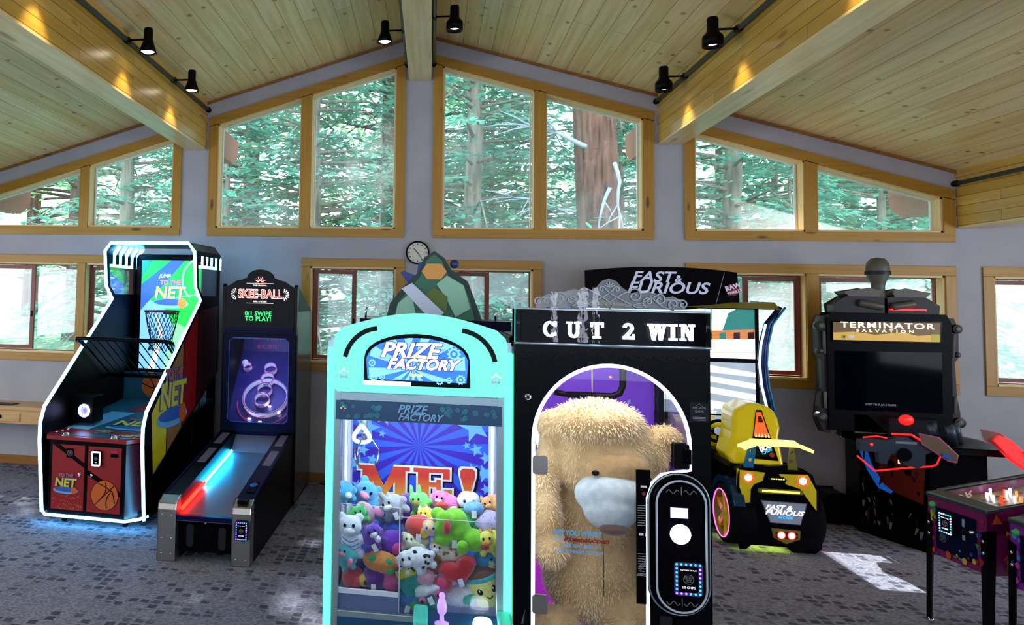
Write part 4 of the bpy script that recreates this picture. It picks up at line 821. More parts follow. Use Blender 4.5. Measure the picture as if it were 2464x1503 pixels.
for s_ in (-1, 1):
    x = -.392 if s_ < 0 else .385
    a = x - .016; c = x + .016
    MB().box((a, -.012, .02), (c, .012, 1.53), 'neon_mint').build('neon_edge', cl, .004)
    MB().box((a + (.032 if s_ < 0 else -.032), -.004, .0), (c + (.032 if s_ < 0 else -.032), .04, 1.56), 'alu').build('corner_post', cl, .003)
    MB().box((a, .012, 0), (c, .03, 1.56), 'alu').build('post_backing', cl)
    MB().box((x - .008, .03, .40), (x + .008, D_, 1.56), 'acrylic').build('side_glass', cl); MB().box((x - .01, .03, 0), (x + .01, D_, .40), 'blk').build('side_panel', cl)
MB().box((-.40, D_, 0), (.395, D_ + .02, 1.58), 'cab_white').build('back_panel', cl)
MB().box((-.36, .0, .352), (.355, .03, .380), 'alu').build('lower_rail', cl, .003); MB().box((-.36, .03, .34), (.355, D_, .352), 'cab_white').build('prize_deck', cl)
lp_ = MB().box((-.36, .005, .02), (.355, .03, .352), 'panel_blue')
for i in range(10):
    a0 = PI + i * PI / 10 + .1; lp_.poly([(-.04, .0035, .345)] + [(max(-.36, min(.355, -.04 + .5 * math.cos(t))), .0035, max(.02, .345 + .5 * math.sin(t))) for t in (a0, a0 + .15)], 'burst_blue')
lp_.prism(star(-.22, .27, .05), 'y', 0, .004, 'star_art'); lp_.build('lower_panel', cl)
# interior back art, white posts
ia = MB(); q = D_ - .005; X0, X1, Z0, Z1 = -.355, .365, .35, 1.22; C0 = (-.005, .985)
ia.box((X0, q, Z0), (X1, q + .004, Z1), 'burst_blue')
def clipray(t):
    dx, dz = math.cos(t), math.sin(t); k = min(((X1 - C0[0]) / dx) if dx > 1e-6 else 9, ((X0 - C0[0]) / dx) if dx < -1e-6 else 9, ((Z1 - C0[1]) / dz) if dz > 1e-6 else 9, ((Z0 - C0[1]) / dz) if dz < -1e-6 else 9)
    return (C0[0] + dx * k, q - .001, C0[1] + dz * k)
for i in range(18):
    t0 = 2 * PI * i / 18 + .08; ia.poly([(C0[0], q - .001, C0[1]), clipray(t0), clipray(t0 + .09), clipray(t0 + .17)], 'burst_purple')
for x, z, r_ in ((-.28, 1.07, .07), (-.19, 1.13, .05), (-.30, .95, .035), (-.25, .90, .032), (-.33, .88, .05), (-.20, 1.04, .022), (.28, 1.10, .085), (.29, .98, .036), (.34, .94, .035), (.24, 1.0, .022), (.27, .88, .033), (.33, .86, .05), (.20, 1.16, .05), (.34, .78, .03), (-.33, .76, .035)): ia.prism(star(x, z, r_, a=PI / 2 + x), 'y', q - .004 - r_ * .02, q - .002, 'star_art')
fxm = lambda x, z, d: (x, q - .008 - d * .1, z)
slab(ia, 'ME', .165, 'blk', (-.078, .79), lambda x, z, d: (x + .004, q - .006 - d * .1, z - .003), sp=.10, grow=.014, sx=1.16, stag=.003); slab(ia, 'ME', .165, 'white_art', (-.078, .79), fxm, sp=.10, grow=.010, sx=1.16, stag=.003)
slab(ia, 'ME', .165, 'me_gradient', (-.078, .79), lambda x, z, d: (x, q - .011 - d * .1, z), sp=.10, sx=1.16, stag=.003)
slab(ia, '!', .165, 'blk', (.25, .79), lambda x, z, d: (x + .006, q - .006 - d * .1, z - .004), grow=.014, stag=.003); slab(ia, '!', .165, 'white_art', (.247, .79), fxm, grow=.010, stag=.003); slab(ia, '!', .165, 'me_gradient', (.247, .79), lambda x, z, d: (x, q - .011 - d * .1, z), stag=.003)
ia.build('back_artwork', cl)
for x in (-.375, .372): MB().box((x - .022, D_ - .06, .35), (x + .014, D_ - .01, 1.3), 'cab_white').build('inner_post', cl, .004)
for x in (-.352, .345): MB().tube([(x, .34, 1.28), (x, .34, .36)], .008, 'cab_white', 8).build('inner_rod', cl)
# upper printed panel
pp = MB().box((-.366, -.006, 1.213), (.357, .014, 1.298), 'panel_blue')
rr = random.Random(8)
for i in range(34):
    x = rr.choice((rr.uniform(-.35, -.17), rr.uniform(.10, .34))); gear(pp, x, rr.choice((rr.uniform(1.225, 1.24), rr.uniform(1.265, 1.285))) if x < 0 else rr.uniform(1.225, 1.285), rr.uniform(.008, .013), -.007 - .00012 * i, 'panel_gear', 8)
for st, x, z, s_ in (('PRIZE', -.03, 1.27, .05), ('FACTORY', .005, 1.236, .042)):
    pp.text(st, s_, 'dred_art', (x, -.0125, z), ext=.0004, bold=.003, shear=.35); pp.text(st, s_, 'star_art', (x, -.0135, z), ext=.0004, bold=.0012, shear=.35)
pp.build('printed_panel', cl)
lk = MB().cyl((-.333, -.012, 1.262), (-.333, -.004, 1.262), .012, 'chrome', n=16); lk.cyl((-.333, -.0135, 1.262), (-.333, -.011, 1.262), .005, 'red_art', n=10); lk.build('lock', cl)
MB().box((-.366, -.003, 1.30), (.357, .02, 1.332), 'alu').build('header_rail', cl)
MB().box((-.36, .004, .38), (.355, .009, 1.213), 'acrylic').build('front_glass', cl)
# header: moulded glowing frame with arched opening
hd = []; hd += [(-.372, 1.362), (-.352, 1.345), (.352, 1.345), (.372, 1.362)] + [(.374, 1.56), (.365, 1.595), (.33, 1.628)] + [(x, 1.628 + .066 * math.cos(x / .33 * PI / 2)) for x in [.33 - .06 * i for i in range(1, 11)]] + [(-.33, 1.628), (-.365, 1.595), (-.374, 1.56)]
win = [(-.243, 1.372), (.222, 1.372), (.222, 1.50)] + [(-.0105 + .2325 * math.cos(t), 1.50 + .112 * math.sin(t)) for t in [i * PI / 14 for i in range(1, 14)]] + [(-.243, 1.50)]
def slot(s_):
    o = arc(s_ * .17, 1.46, .165, .175, PI / 2 - .08, .22, 8); i_ = arc(s_ * .17, 1.46, .145, .155, .22, PI / 2 - .08, 8)
    p = [(s_ * .17 + (a - s_ * .17), c) for a, c in o + i_]
    return p if s_ > 0 else [(-a, c) for a, c in arc(.17, 1.46, .165, .175, PI / 2 - .08, .22, 8) + arc(.17, 1.46, .145, .155, .22, PI / 2 - .08, 8)]
MB().prism(hd, 'y', -.075, .0, 'aqua_shell', holes=[win]).build('header_shell', cl, .022, 4)
for s_ in (-1, 1):
    h = MB().prism(slot(s_), 'y', -.0775, -.073, 'blk_gloss').build('header_slot', cl, label='curved dark slot ending in a chrome star')
    MB().prism(star(s_ * .325, 1.425, .027, q=.55), 'y', -.079, -.074, 'chrome').prism(star(s_ * .325, 1.425, .018, q=.55), 'y', -.0805, -.078, 'aqua_shell').build('star', h)
MB().tube([(x, -.074, z) for x, z in win], .007, 'aqua_shell', 6, closed=True).build('window_lip', cl)
sg = MB().prism([(x * .995, z) for x, z in win], 'y', -.022, -.012, 'blk')
inn = [(-.225, 1.40), (.205, 1.395), (.212, 1.49)] + [(-.0105 + .215 * math.cos(t), 1.50 + .085 * math.sin(t)) for t in [.1 + i * (PI - .2) / 10 for i in range(11)]] + [(-.232, 1.49)]
sg.prism(inn, 'y', -.026, -.022, 'sign_blue')
cx, cz = -.03, 1.45
for i in range(12):
    t0 = 2 * PI * i / 12; pts = []
    for t in (t0, t0 + .13, t0 + .26):
        k = 0
        while k < .3 and -.222 < cx + k * math.cos(t) < .202 and 1.402 < cz + k * math.sin(t) and ((cx + k * math.cos(t) + .01) / .212) ** 2 + (max(0, cz + k * math.sin(t) - 1.50) / .085) ** 2 < .96: k += .005
        pts.append((cx + k * math.cos(t), -.0272, cz + k * math.sin(t)))
    sg.poly([(cx, -.0272, cz)] + pts, 'sign_pale')
for ig, (x, z, r_) in enumerate(((.15, 1.52, .030), (.18, 1.49, .014), (.11, 1.555, .014), (-.205, 1.47, .017), (-.18, 1.43, .015), (-.20, 1.41, .02), (-.16, 1.41, .014), (.18, 1.41, .022), (.13, 1.405, .014), (.09, 1.40, .016))): gear(sg, x, z, r_, -.0283 - .00012 * ig, 'sign_pale')
for st, x, z, s_ in (('PRIZE', -.045, 1.527, .092), ('FACTORY', .01, 1.468, .062)):
    sg.text(st, s_, 'purple_art', (x, -.030, z), ext=.0004, bold=.0056, shear=.32, sx=1.08); sg.text(st, s_, 'sign_bright', (x, -.032, z), ext=.0004, bold=.0026, shear=.32, sx=1.08)
sg.text('bay tek', .018, 'screen_yellow', (-.01, -.03, 1.424), ext=.0004, bold=.001)
sg.box((-.24, -.03, 1.374), (-.035, -.026, 1.392), 'led_white'); sg.build('lit_sign', cl)
MB().box((-.395, .0, 1.50), (-.376, .12, 1.575), 'alu').box((.376, .0, 1.50), (.395, .12, 1.575), 'alu').build('header_bracket', cl)
MB().prism([(.0, 1.56), (.0, 1.345), (D_, 1.56), (D_, 1.575)], 'x', -.376, .376, 'cab_white').build('header_box', cl)
# claw gantry
g_ = MB().box((-.36, .30, 1.20), (.35, .34, 1.225), 'alu').build('gantry', cl)
cg = MB(); gx, gy = -.262, .30
cg.cyl((gx, gy, 1.21), (gx, gy, 1.13), .018, 'alu', n=14); cg.cyl((gx, gy, 1.13), (gx, gy, 1.08), .011, 'chrome', n=12); cw = cg.build('claw', cl)
for i in range(3):
    a = .2 + i * 2 * PI / 3; dx, dy = math.cos(a), math.sin(a)
    MB().tube([(gx, gy, 1.09), (gx + .04 * dx, gy + .04 * dy, 1.075), (gx + .072 * dx, gy + .072 * dy, 1.03), (gx + .07 * dx, gy + .07 * dy, .98), (gx + .05 * dx, gy + .05 * dy, .95)], .0045, 'chrome', 6).build('claw_finger', cw)
co = MB(); co.tube([(gx - .01 + .04 * math.sin(t) * (.6 + .4 * math.sin(t / 2)) * 1.1, gy - .02 + .0006 * i, 1.15 - .085 * math.sin(t / 2)) for i, t in enumerate([j * 2 * PI / 24 for j in range(25)])], .011, 'cab_white', 8); co.build('coiled_cable', cl)
# chute, acrylic divider
MB().box((-.352, .03, .352), (-.08, .35, .352 + .09), 'ticket_grey').box((-.352, .025, .445), (-.08, .04, .465), 'cab_white').build('prize_chute', cl)
MB().box((-.078, .02, .38), (-.074, .36, .835), 'acrylic').build('chute_divider', cl); MB().box((-.345, .022, .47), (-.08, .025, .835), 'acrylic').build('chute_front', cl); MB().box((-.072, .022, .38), (.345, .025, .795), 'acrylic').build('front_shield', cl)
MB().tube([(-.076, .02, .38), (-.076, .02, .835)], .0022, 'cab_white', 6).tube([(-.345, .022, .836), (-.08, .022, .833)], .0013, 'cab_white', 5).tube([(-.072, .022, .795), (.345, .022, .797)], .0013, 'cab_white', 5).build('shield_edge', cl)
# control shelf
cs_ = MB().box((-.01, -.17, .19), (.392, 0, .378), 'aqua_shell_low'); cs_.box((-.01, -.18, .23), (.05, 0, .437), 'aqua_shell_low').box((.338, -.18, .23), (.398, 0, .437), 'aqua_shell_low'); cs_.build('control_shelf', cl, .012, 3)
tp = MB().raw([(.05, -.17, .381), (.338, -.17, .381), (.338, -.01, .415), (.05, -.01, .415)], [(0, 1, 2, 3)], 'panel_blue').build('control_plate', cl)
js = MB().lathe([(0, 0), (.03, 0), (.03, .006), (.010, .012), (.009, .04), (.018, .05), (.021, .075), (.016, .10), (.010, .108), (.014, .118), (.009, .13), (0, .132)], glow('joy_violet', '#a06cff', .8, '#c8b0ff'), 18, Matrix.Translation((.108, -.10, .395))); js.build('joystick', cl)
MB().lathe([(0, .035), (.018, .038), (.034, .034), (.040, .02), (.040, 0), (.036, -.004)], 'led_white', 22, Matrix.Translation((.275, -.10, .395))).build('drop_button', cl)
l = lamp('cabinet_light', 'AREA', (0, .30, 1.50), 8, (.85, .92, 1.0), shape='RECTANGLE', size=.6, size_y=.3, to=(0, .30, 0)); l.parent = cl
l = lamp('cabinet_strip', 'AREA', (0, .03, 1.20), 4.5, (.75, .9, 1.0), shape='RECTANGLE', size=.6, size_y=.03, to=(0, .6, .7)); l.parent = cl
# ------------------------------------------------------------------ plush toys in the claw machine
mat('eye_black', '#0a0a0c', .15)
def rotY(d): return Matrix.Rotation(math.radians(-d), 4, 'Y')
NT = 0
def toy(kind, x, y, z, rx, rz_, deg, c1, c2, ears, label):
    global NT
    NT += 1; R_ = random.Random(NT)
    t = thing('plush_toy', label, 'plush toy', (x, y, z - rz_ * .9), group='plush toys piled in the claw machine'); M = Matrix.Translation((0, 0, rz_ * .9)) @ rotY(deg); ry = min(.055, (rx + rz_) / 2)
    m1 = plush('plush_' + c1[1:], c1); m2 = plush('plush_' + c2[1:], c2); wt = plush('plush_white', '#eef0f4')
    def soft(mb, name, par, vox=.005):
        o = mb.build(name, par); r = o.modifiers.new('r', 'REMESH'); r.mode = 'VOXEL'; r.voxel_size = vox; r.use_smooth_shade = True; s = o.modifiers.new('s', 'SMOOTH'); s.iterations = 3; s.factor = .7; return o
    b = MB(M)
    if kind in ('animal', 'long', 'striped', 'spotted'):
        b.ell((0, 0, 0), (rx * .82, ry, rz_ * .78), m1)
        hx, hz = ((-.55 * rx, .25 * rz_) if kind == 'spotted' else (R_.choice((-1, 1)) * .35 * rx, .35 * rz_)) if kind != 'striped' else (-.1 * rx, .75 * rz_); hr = min(rx, rz_) * (.62 if kind != 'striped' else .95)
        b.ell((hx, -ry * .55, hz), (hr, hr * .85, hr * .9), m1)
        for sx, sz in ((-.7, -.65), (.1, -.8), (.75, -.5), (.8, .15)): b.ell((sx * rx, -ry * .3, sz * rz_), (hr * .42, hr * .42, hr * .45), m1)
        if kind == 'long': b.cyl((hx, -ry * .6, hz), (hx - rx * .1, -ry * 1.1, hz + rz_ * .9), hr * .45, m1, r2=hr * .3); b.ell((hx - rx * .1, -ry * 1.1, hz + rz_ * .9), hr * .3, m1)
        for s_ in (-1, 1):
            if ears == 'long': b.ell((hx + s_ * hr * .55, -ry * .4, hz + hr * 1.2), (hr * .32, hr * .2, hr * .9), m1)
            elif ears == 'flop': b.ell((hx + s_ * hr * .95, -ry * .5, hz - hr * .1), (hr * .28, hr * .2, hr * .6), m1)
            elif ears == 'round': b.ell((hx + s_ * hr * .75, -ry * .4, hz + hr * .7), (hr * .4, hr * .2, hr * .4), m1)
        body = soft(b, 'body', t)
        if ears == 'point':
            for s_ in (-1, 1): MB(M).lathe([(hr * .34, 0), (hr * .2, hr * .35), (0, hr * .65)], m2, 12, Matrix.Translation((hx + s_ * hr * .55, -ry * .5, hz + hr * .6))).build('ear', t)
        MB(M).ell((hx, -ry * .55 - hr * .62, hz - hr * .25), (hr * .5, hr * .4, hr * .36), m2 if kind == 'animal' else wt).build('muzzle', t)
        for s_ in (-1, 1): MB(M).ell((hx + s_ * hr * .36, -ry * .55 - hr * .78, hz + hr * .22), (hr * .13, hr * .08, hr * .17), 'eye_black', n=10, k=8).build('eye', t)
        if kind == 'animal': MB(M).ell((rx * .45, -ry * .9, -rz_ * .15), (rx * .24, ry * .2, rz_ * .26), m2).build('patch', t)
        if kind == 'striped':
            for i in range(6):
                zz = rz_ * (.35 - i * .2); w = rx * .80 * math.sqrt(max(.1, 1 - (zz / (rz_ * .8)) ** 2)); MB(M).tube([(w * math.cos(a), -ry * 1.01 * math.sin(a) * math.sqrt(max(.1, 1 - (zz / (rz_ * .78)) ** 2)), zz + .006 * math.sin(3 * a)) for a in [.35 + j * .24 for j in range(11)]], .0025, m2, 5).build('stripe', t)
        if kind == 'spotted':
            for i in range(16):
                th, ph = R_.uniform(-.9, .9), R_.uniform(-1.1, 1.1); p = (rx * .80 * math.sin(ph) * math.cos(th), -ry * .99 * math.cos(ph) * math.cos(th), rz_ * .76 * math.sin(th)); MB(M).ell(p, (R_.uniform(.006, .011), .003, R_.uniform(.006, .010)), m2, n=7, k=5).build('spot', t)
    elif kind in ('ball', 'donut'):
        b.ell((0, 0, 0), (rx, ry, rz_), m1, n=28, k=18, fn=lambda d: 1 + .04 * math.sin(5 * d.x + NT) * math.cos(4 * d.z)); b.build('body', t)
        if ears == 'patch': MB(M).ell((rx * .3, -ry * .62, -rz_ * .1), (rx * .5, ry * .42, rz_ * .55), m2).build('patch', t)
        if ears == 'eyes':
            for s_ in (-1, 1): MB(M).ell((s_ * rx * .38, -ry * .88, rz_ * .12), (rx * .17, .004, rz_ * .2), m2, n=12, k=8).ell((s_ * rx * .38, -ry * .88 - .003, rz_ * .12), (rx * .08, .003, rz_ * .11), 'eye_black', n=10, k=6).build('eye', t)
        if kind == 'donut':
            for i in range(22):
                th, ph = R_.uniform(-1, 1), R_.uniform(-1.2, 1.2); p = (rx * math.sin(ph) * math.cos(th), -ry * math.cos(ph) * math.cos(th), rz_ * math.sin(th)); MB(M).ell(p, (.004, .002, .0018), ('screen_yellow', 'blue_art', 'green_art')[0 if i % 3 == 0 else i % 3] if i % 3 else m2, n=6, k=4).build('sprinkle', t)
    elif kind == 'turtle':
        b.ell((0, 0, 0), (rx, ry, rz_ * .9), m1, n=28, k=16); b.build('body', t)
        for i, (px, pz, c) in enumerate(((-.45, .3, m2), (.35, .3, m1 if c1 == c2 else m2), (-.1, -.2, plush('plush_e0408a', '#e0408a') if c1 != c2 else m2), (.5, -.35, m2))): MB(M).ell((px * rx, -ry * .74, pz * rz_), (rx * .26, ry * .2, rz_ * .3), c, n=6, k=8).build('shell_patch', t)
        MB(M).tube([(rx * .98 * math.cos(a), -.004, rz_ * .88 * math.sin(a)) for a in [i * PI / 14 for i in range(28)]], .004, 'eye_black', 5, closed=True).build('seam', t)
    elif kind == 'heart':
        pts = []
        for i in range(40): a = 2 * PI * i / 40; pts.append((.062 * rx / .062 * (math.sin(a) ** 3), rz_ * (13 * math.cos(a) - 5 * math.cos(2 * a) - 2 * math.cos(3 * a) - math.cos(4 * a)) / 15.5))
        vs = []; L = ((.45, -1), (.8, -.8), (.97, -.4), (1, 0), (.97, .4), (.8, .8), (.45, 1))
        for s_, d in L: vs += [(p[0] * s_, d * ry * .8, p[1] * s_) for p in pts]
        b.raw(vs, [(j * 40 + i, j * 40 + (i + 1) % 40, (j + 1) * 40 + (i + 1) % 40, (j + 1) * 40 + i) for j in range(6) for i in range(40)] + [tuple(range(39, -1, -1)), tuple(range(240, 280))], m1, True); soft(b, 'body', t)
    elif kind == 'bigdog':
        # arched body, head hanging to the lower right, paws towards the glass
        for c, r_ in (((0, 0, .25), (.62, .75, .55)), ((.15, 0, -.1), (.62, .75, .6)), ((.85, -.1, -.45), (.62, .7, .48)), ((-.45, -.4, .35), (.38, .42, .42)), ((-.75, -.2, .55), (.35, .4, .28)), ((-.62, -.3, 0), (.42, .4, .27)), ((-.5, -.3, -.45), (.45, .4, .27)), ((.35, -.7, -.62), (.28, .3, .3))): b.ell((c[0] * rx, c[1] * rx, c[2] * rz_), (r_[0] * rx, r_[1] * ry, r_[2] * rz_), m1)
        soft(b, 'body', t)
        MB(M).ell((1.35 * rx, -.2 * rx, -.62 * rz_), (.3 * rx, .3 * rx, .16 * rz_), m2).build('nose', t); MB(M).ell((-.35 * rx, -.45 * rx, .12 * rz_), (.2 * rx, .3 * rx, .35 * rz_), m2).build('collar', t); MB(M).ell((-.55 * rx, .1 * rx, .85 * rz_), (.3 * rx, .2 * rx, .12 * rz_), m2).build('ear', t)
    elif kind == 'fries':
        b.prism([(-rx * .6, -rz_ * .9), (rx * .6, -rz_ * .9), (rx * .85, rz_ * .1), (-rx * .85, rz_ * .1)], 'y', -ry * .4, ry * .4, m1); b.build('carton', t, .008)
        for i in range(9): xx = -rx * .72 + i * rx * .18; MB(M).box((xx - .0045, -ry * .35, -rz_ * .2), (xx + .0045, -ry * .15, rz_ * R_.uniform(.6, .95)), m2).build('fry', t, .002)
    elif kind == 'skate':
        b.ell((0, 0, .15 * rz_), (rx, ry * .5, rz_ * .5), m1); b.ell((-.4 * rx, 0, .6 * rz_), (rx * .5, ry * .5, rz_ * .6), m1); soft(b, 'boot', t)
        for s_ in (-.6, .5): MB(M).ell((s_ * rx, -ry * .5, -.5 * rz_), (rx * .24, .012, rx * .24), m2).ell((s_ * rx, -ry * .5 - .01, -.5 * rz_), (rx * .1, .006, rx * .1), 'eye_black', n=10, k=6).build('wheel', t)
    elif kind == 'cup':
        b.lathe([(0, -rz_ * .95), (rx * .62, -rz_ * .9), (rx * .72, -rz_ * .8), (rx * .9, rz_ * .45), (rx * .9, rz_ * .5)], m1, 28); b.build('cup_body', t)
        MB(M).lathe([(rx * .89, rz_ * .42), (rx * .99, rz_ * .47), (rx * .99, rz_ * .62), (rx * .88, rz_ * .66)], plush('plush_teal', '#2aa8b0'), 28).build('rim', t)
        MB(M).ell((0, 0, rz_ * .62), (rx * .88, rx * .88, rz_ * .38), m2).build('top', t)
        for s_ in (-.25, .45): MB(M).ell((s_ * rx, -rx * .80 * math.sqrt(1 - s_ * s_), 0), (rx * .16, .006, rz_ * .18), 'eye_black', n=12, k=8).ell((s_ * rx - .003, -rx * .80 * math.sqrt(1 - s_ * s_) - .004, rz_ * .05), (.004, .004, .005), 'white_art', n=8, k=6).build('eye', t)
        MB(M).tube([(rx * (.0 + .3 * i / 6), -rx * .80, rz_ * (-.32 - .1 * math.sin(PI * i / 6))) for i in range(7)], .003, 'dred_art', 5).build('mouth', t)
    if NT % 3 == 0: MB(M).box((-.012, -ry - .006, -rz_ * .5 - .02), (.010, -ry - .004, -rz_ * .5 + .014), wt).build('care_tag', t)
for a in TOYS: toy(*a)

# ------------------------------------------------------------------ string-cutting prize machine
glow('door_neon', '#cfd4ff', 1.7, '#e8eaff'); glow('letter_white', '#f2f6ff', 5.5); mat('cab_black', '#05060b', .3); mat('cab_black2', '#030308', .2); mat('etched', '#b9c9d8', .35); glow('purple_back', '#5a1fa8', .35, '#5a2aa0'); glow('purple_low', '#b028c0', .45, '#a030b8')
see('door_glass', (.98, .985, 1), .015)
cu = thing('prize_machine', 'black prize machine with white lit lettering on its curved top and an arched glass door', 'arcade machine', (.743, -4.2, 0))
W2 = .391; DB = .74
edge = [(.310, 1.08), (.257, 1.068), (.20, 1.055), (.165, 1.02), (.145, .96), (.145, .12)]
arch = [(-.310, .12)] + [(-.310 * math.cos(t), 1.17 + .325 * math.sin(t)) for t in [i * PI / 28 for i in range(29)]] + edge
fp = MB().prism([(-W2, 0), (W2, 0), (W2, 1.60), (-W2, 1.60)], 'y', 0, .02, 'cab_black', holes=[arch[::-1]]).build('front_panel', cu, .002)
MB().tube([(x, -.002, z) for x, z in arch[1:]], .008, 'door_neon', 6).build('door_neon', cu)
MB().tube([(-.310, -.002, .12), (-.310, -.002, 1.17)], .008, 'door_neon', 6).build('door_neon', cu)
MB().prism([(x * .99, z) for x, z in arch], 'y', .006, .010, 'door_glass').build('glass_door', cu)
for s_ in (-1, 1):
    MB().box((s_ * (W2 - .012) - .012, .02, .0), (s_ * (W2 - .012) + .012, .10, 1.60), 'cab_black').build('front_post', cu); MB().box((s_ * (W2 - .012) - .012, DB - .06, .0), (s_ * (W2 - .012) + .012, DB + .02, 1.60), 'cab_black').build('rear_post', cu)
    MB().box((s_ * W2 - .003, .10, .30), (s_ * W2 + .003, DB - .06, 1.52), 'acrylic').build('side_glass', cu); MB().box((s_ * W2 - .01, .10, 0), (s_ * W2 + .01, DB - .06, .30), 'cab_black').box((s_ * W2 - .01, .10, 1.52), (s_ * W2 + .01, DB - .06, 1.60), 'cab_black').build('side_panel', cu)
bk = MB().box((-W2, DB, 0), (W2 - .03, DB + .015, 1.60), 'purple_back'); rr = random.Random(12); q = DB - .002
bk.prism([(-W2, .1), (W2 - .03, .1), (W2 - .03, .62), (.2, .70), (-.1, .86), (-W2, .93)], 'y', q - .001, q, 'purple_low')
for i in range(70):
    x, z, a, r_ = rr.uniform(-.37, .33), rr.uniform(.2, 1.5), rr.uniform(0, 3), rr.uniform(.008, .014); bk.prism([(x + r_ * math.cos(a), z + r_ * math.sin(a)), (x + r_ * .7 * math.cos(a + 1.7), z + r_ * .7 * math.sin(a + 1.7)), (x + r_ * math.cos(a + 3), z + r_ * math.sin(a + 3)), (x + r_ * .7 * math.cos(a + 4.6), z + r_ * .7 * math.sin(a + 4.6))], 'y', q - .003, q - .002, ('screen_yellow', 'white_art', 'screen_orange', 'sky_art')[i % 4])
bk.text('CUT', .15, 'blk', (-.165, q - .004, 1.05), ext=.0005, bold=.011, sx=1.1); bk.text('CUT', .15, 'screen_white', (-.165, q - .006, 1.05), ext=.0005, bold=.004, sx=1.1)
bk.build('back_panel', cu)
MB().box((-W2, .02, .10), (W2, DB, .13), 'cab_black').build('prize_floor', cu); MB().box((-W2, .0, 1.585), (W2, DB, 1.60), 'cab_black').build('ceiling_panel', cu)
MB().box((-.30, .05, 1.572), (.30, .07, 1.585), 'led_white').box((-.25, DB - .03, 1.45), (.2, DB - .015, 1.457), 'led_white').build('light_strip', cu)
for pc in ([(-.22, 1.45), (-.22, 1.60)],): pass
hb = MB().tube([(-.10, .45, 1.32), (.10, .45, 1.32), (.135, .45, 1.335), (.15, .45, 1.37), (.15, .45, 1.59)], .016, 'blk', 10).tube([(-.10, .45, 1.32), (-.16, .45, 1.33)], .014, 'blk', 10).build('hanging_bar', cu)
st_ = MB(); 
for x in (-.085, .095): st_.tube([(x, .45, 1.33), (x - .005, .44, 1.27)], .0025, 'cab_white', 5)
st_.tube([(.01, .45, 1.58), (.012, .45, 1.335)], .002, 'cab_white', 5).build('string', cu)
cm = MB().cyl((-.05, .35, 1.575), (-.05, .35, 1.535), .055, 'cab_black2', n=24).box((-.09, .30, 1.515), (-.01, .36, 1.535), 'dgrey').build('cutter_head', cu)
# curved name band
RB = 1.45
def band(x, z, d=0): return (x, -(math.sqrt(RB * RB - x * x) - math.sqrt(RB * RB - W2 * W2)) - .012 - d, z)
bv = MB(); n = 24; vs = []
for z in (1.585, 1.725): vs += [band(-W2 + 2 * W2 * i / n, z) for i in range(n + 1)]
for z in (1.585, 1.725): vs += [(-W2 + 2 * W2 * i / n, .08, z) for i in range(n + 1)]
k = n + 1; bv.raw(vs, [(i, i + 1, k + i + 1, k + i) for i in range(n)] + [(k + i, k + i + 1, 3 * k + i + 1, 3 * k + i) for i in range(n)] + [(2 * k + i + 1, 2 * k + i, 3 * k + i, 3 * k + i + 1) for i in range(n)], 'cab_black2'); bv.build('name_band', cu)
MB().tube([band(-W2 + 2 * W2 * i / n, 1.58, .002) for i in range(n + 1)], .0055, 'alu', 6).build('band_trim', cu)
MB().tube([band(-W2 + 2 * W2 * i / n, 1.726, -.004) for i in range(n + 1)], .005, 'etched', 6).build('band_trim', cu)
for s_ in (-1, 1):
    c = MB().cyl((s_ * (W2 - .012), -.02, 1.585), (s_ * (W2 - .012), -.02, 1.745), .013, 'acrylic', n=16); c.tube([(s_ * (W2 + .0), -.03, 1.585), (s_ * W2, -.03, 1.745)], .0015, 'neon_mint' if s_ < 0 else 'yellow_art', 5); c.build('end_tube', cu)
ltr = 0
for ch, x0, w in (('C', -.252, 1), ('U', -.158, 1), ('T', -.067, 1), ('2', .056, 1), ('W', .170, 1), ('I', .232, 1), ('N', .290, 1)):
    mb = MB(); slab(mb, ch, .066, 'letter_white', (x0, 1.643), lambda x, z, d: band(x, z, .008 + d), sx=.88, dep=.014); mb.build('letter', cu)
sc_ = MB()   # scalloped valance
for i in range(7):
    x = -.335 + i * .112; sc_.prism([(x - .056, 1.545)] + [(x - .056 * math.cos(t), 1.545 - .028 * math.sin(t)) for t in [j * PI / 10 for j in range(11)]] + [(x + .056, 1.545)], 'y', -.004, .0, 'cab_black2'); sc_.tube([(x - .04 * math.cos(t), -.006, 1.535 - .018 * math.sin(t)) for t in [j * PI / 8 for j in range(9)]], .0016, 'dgrey', 4)
    for s_ in (-1, 1): sc_.tube([(x + s_ * (.012 + .010 * math.cos(t)), -.006, 1.533 + .008 * math.sin(t)) for t in [j * .6 for j in range(9)]], .0012, 'dgrey', 4)
sc_.box((-W2, -.004, 1.545), (W2, 0, 1.58), 'cab_black2'); sc_.build('valance', cu)
# acrylic crest with etched scrolls
cp = [(-.30, 1.728)] + [(-.30, 1.745), (-.285, 1.775), (-.25, 1.79), (-.22, 1.785), (-.19, 1.80), (-.14, 1.815), (-.09, 1.80), (-.05, 1.825), (-.03, 1.85), (.0, 1.862)]
cp2 = cp + [(-a, c) for a, c in cp[::-1][1:]]
cr = MB().prism(cp2, 'y', .010, .016, see('crest_acrylic', (.90, .95, .98), .03)).build('acrylic_crest', cu)
ec = MB()
def spiral(cx, cz, r0, turns, a0, sg_, m_='etched', tail=None):
    pts = [(cx + r0 * (1 - i / 22) * math.cos(a0 + sg_ * turns * 2 * PI * i / 22), .006, cz + r0 * (1 - i / 22) * math.sin(a0 + sg_ * turns * 2 * PI * i / 22)) for i in range(20)]
    if tail: pts = [(p[0], .006, p[1]) for p in tail] + pts
    ec.tube(pts, .0030, m_, 6)
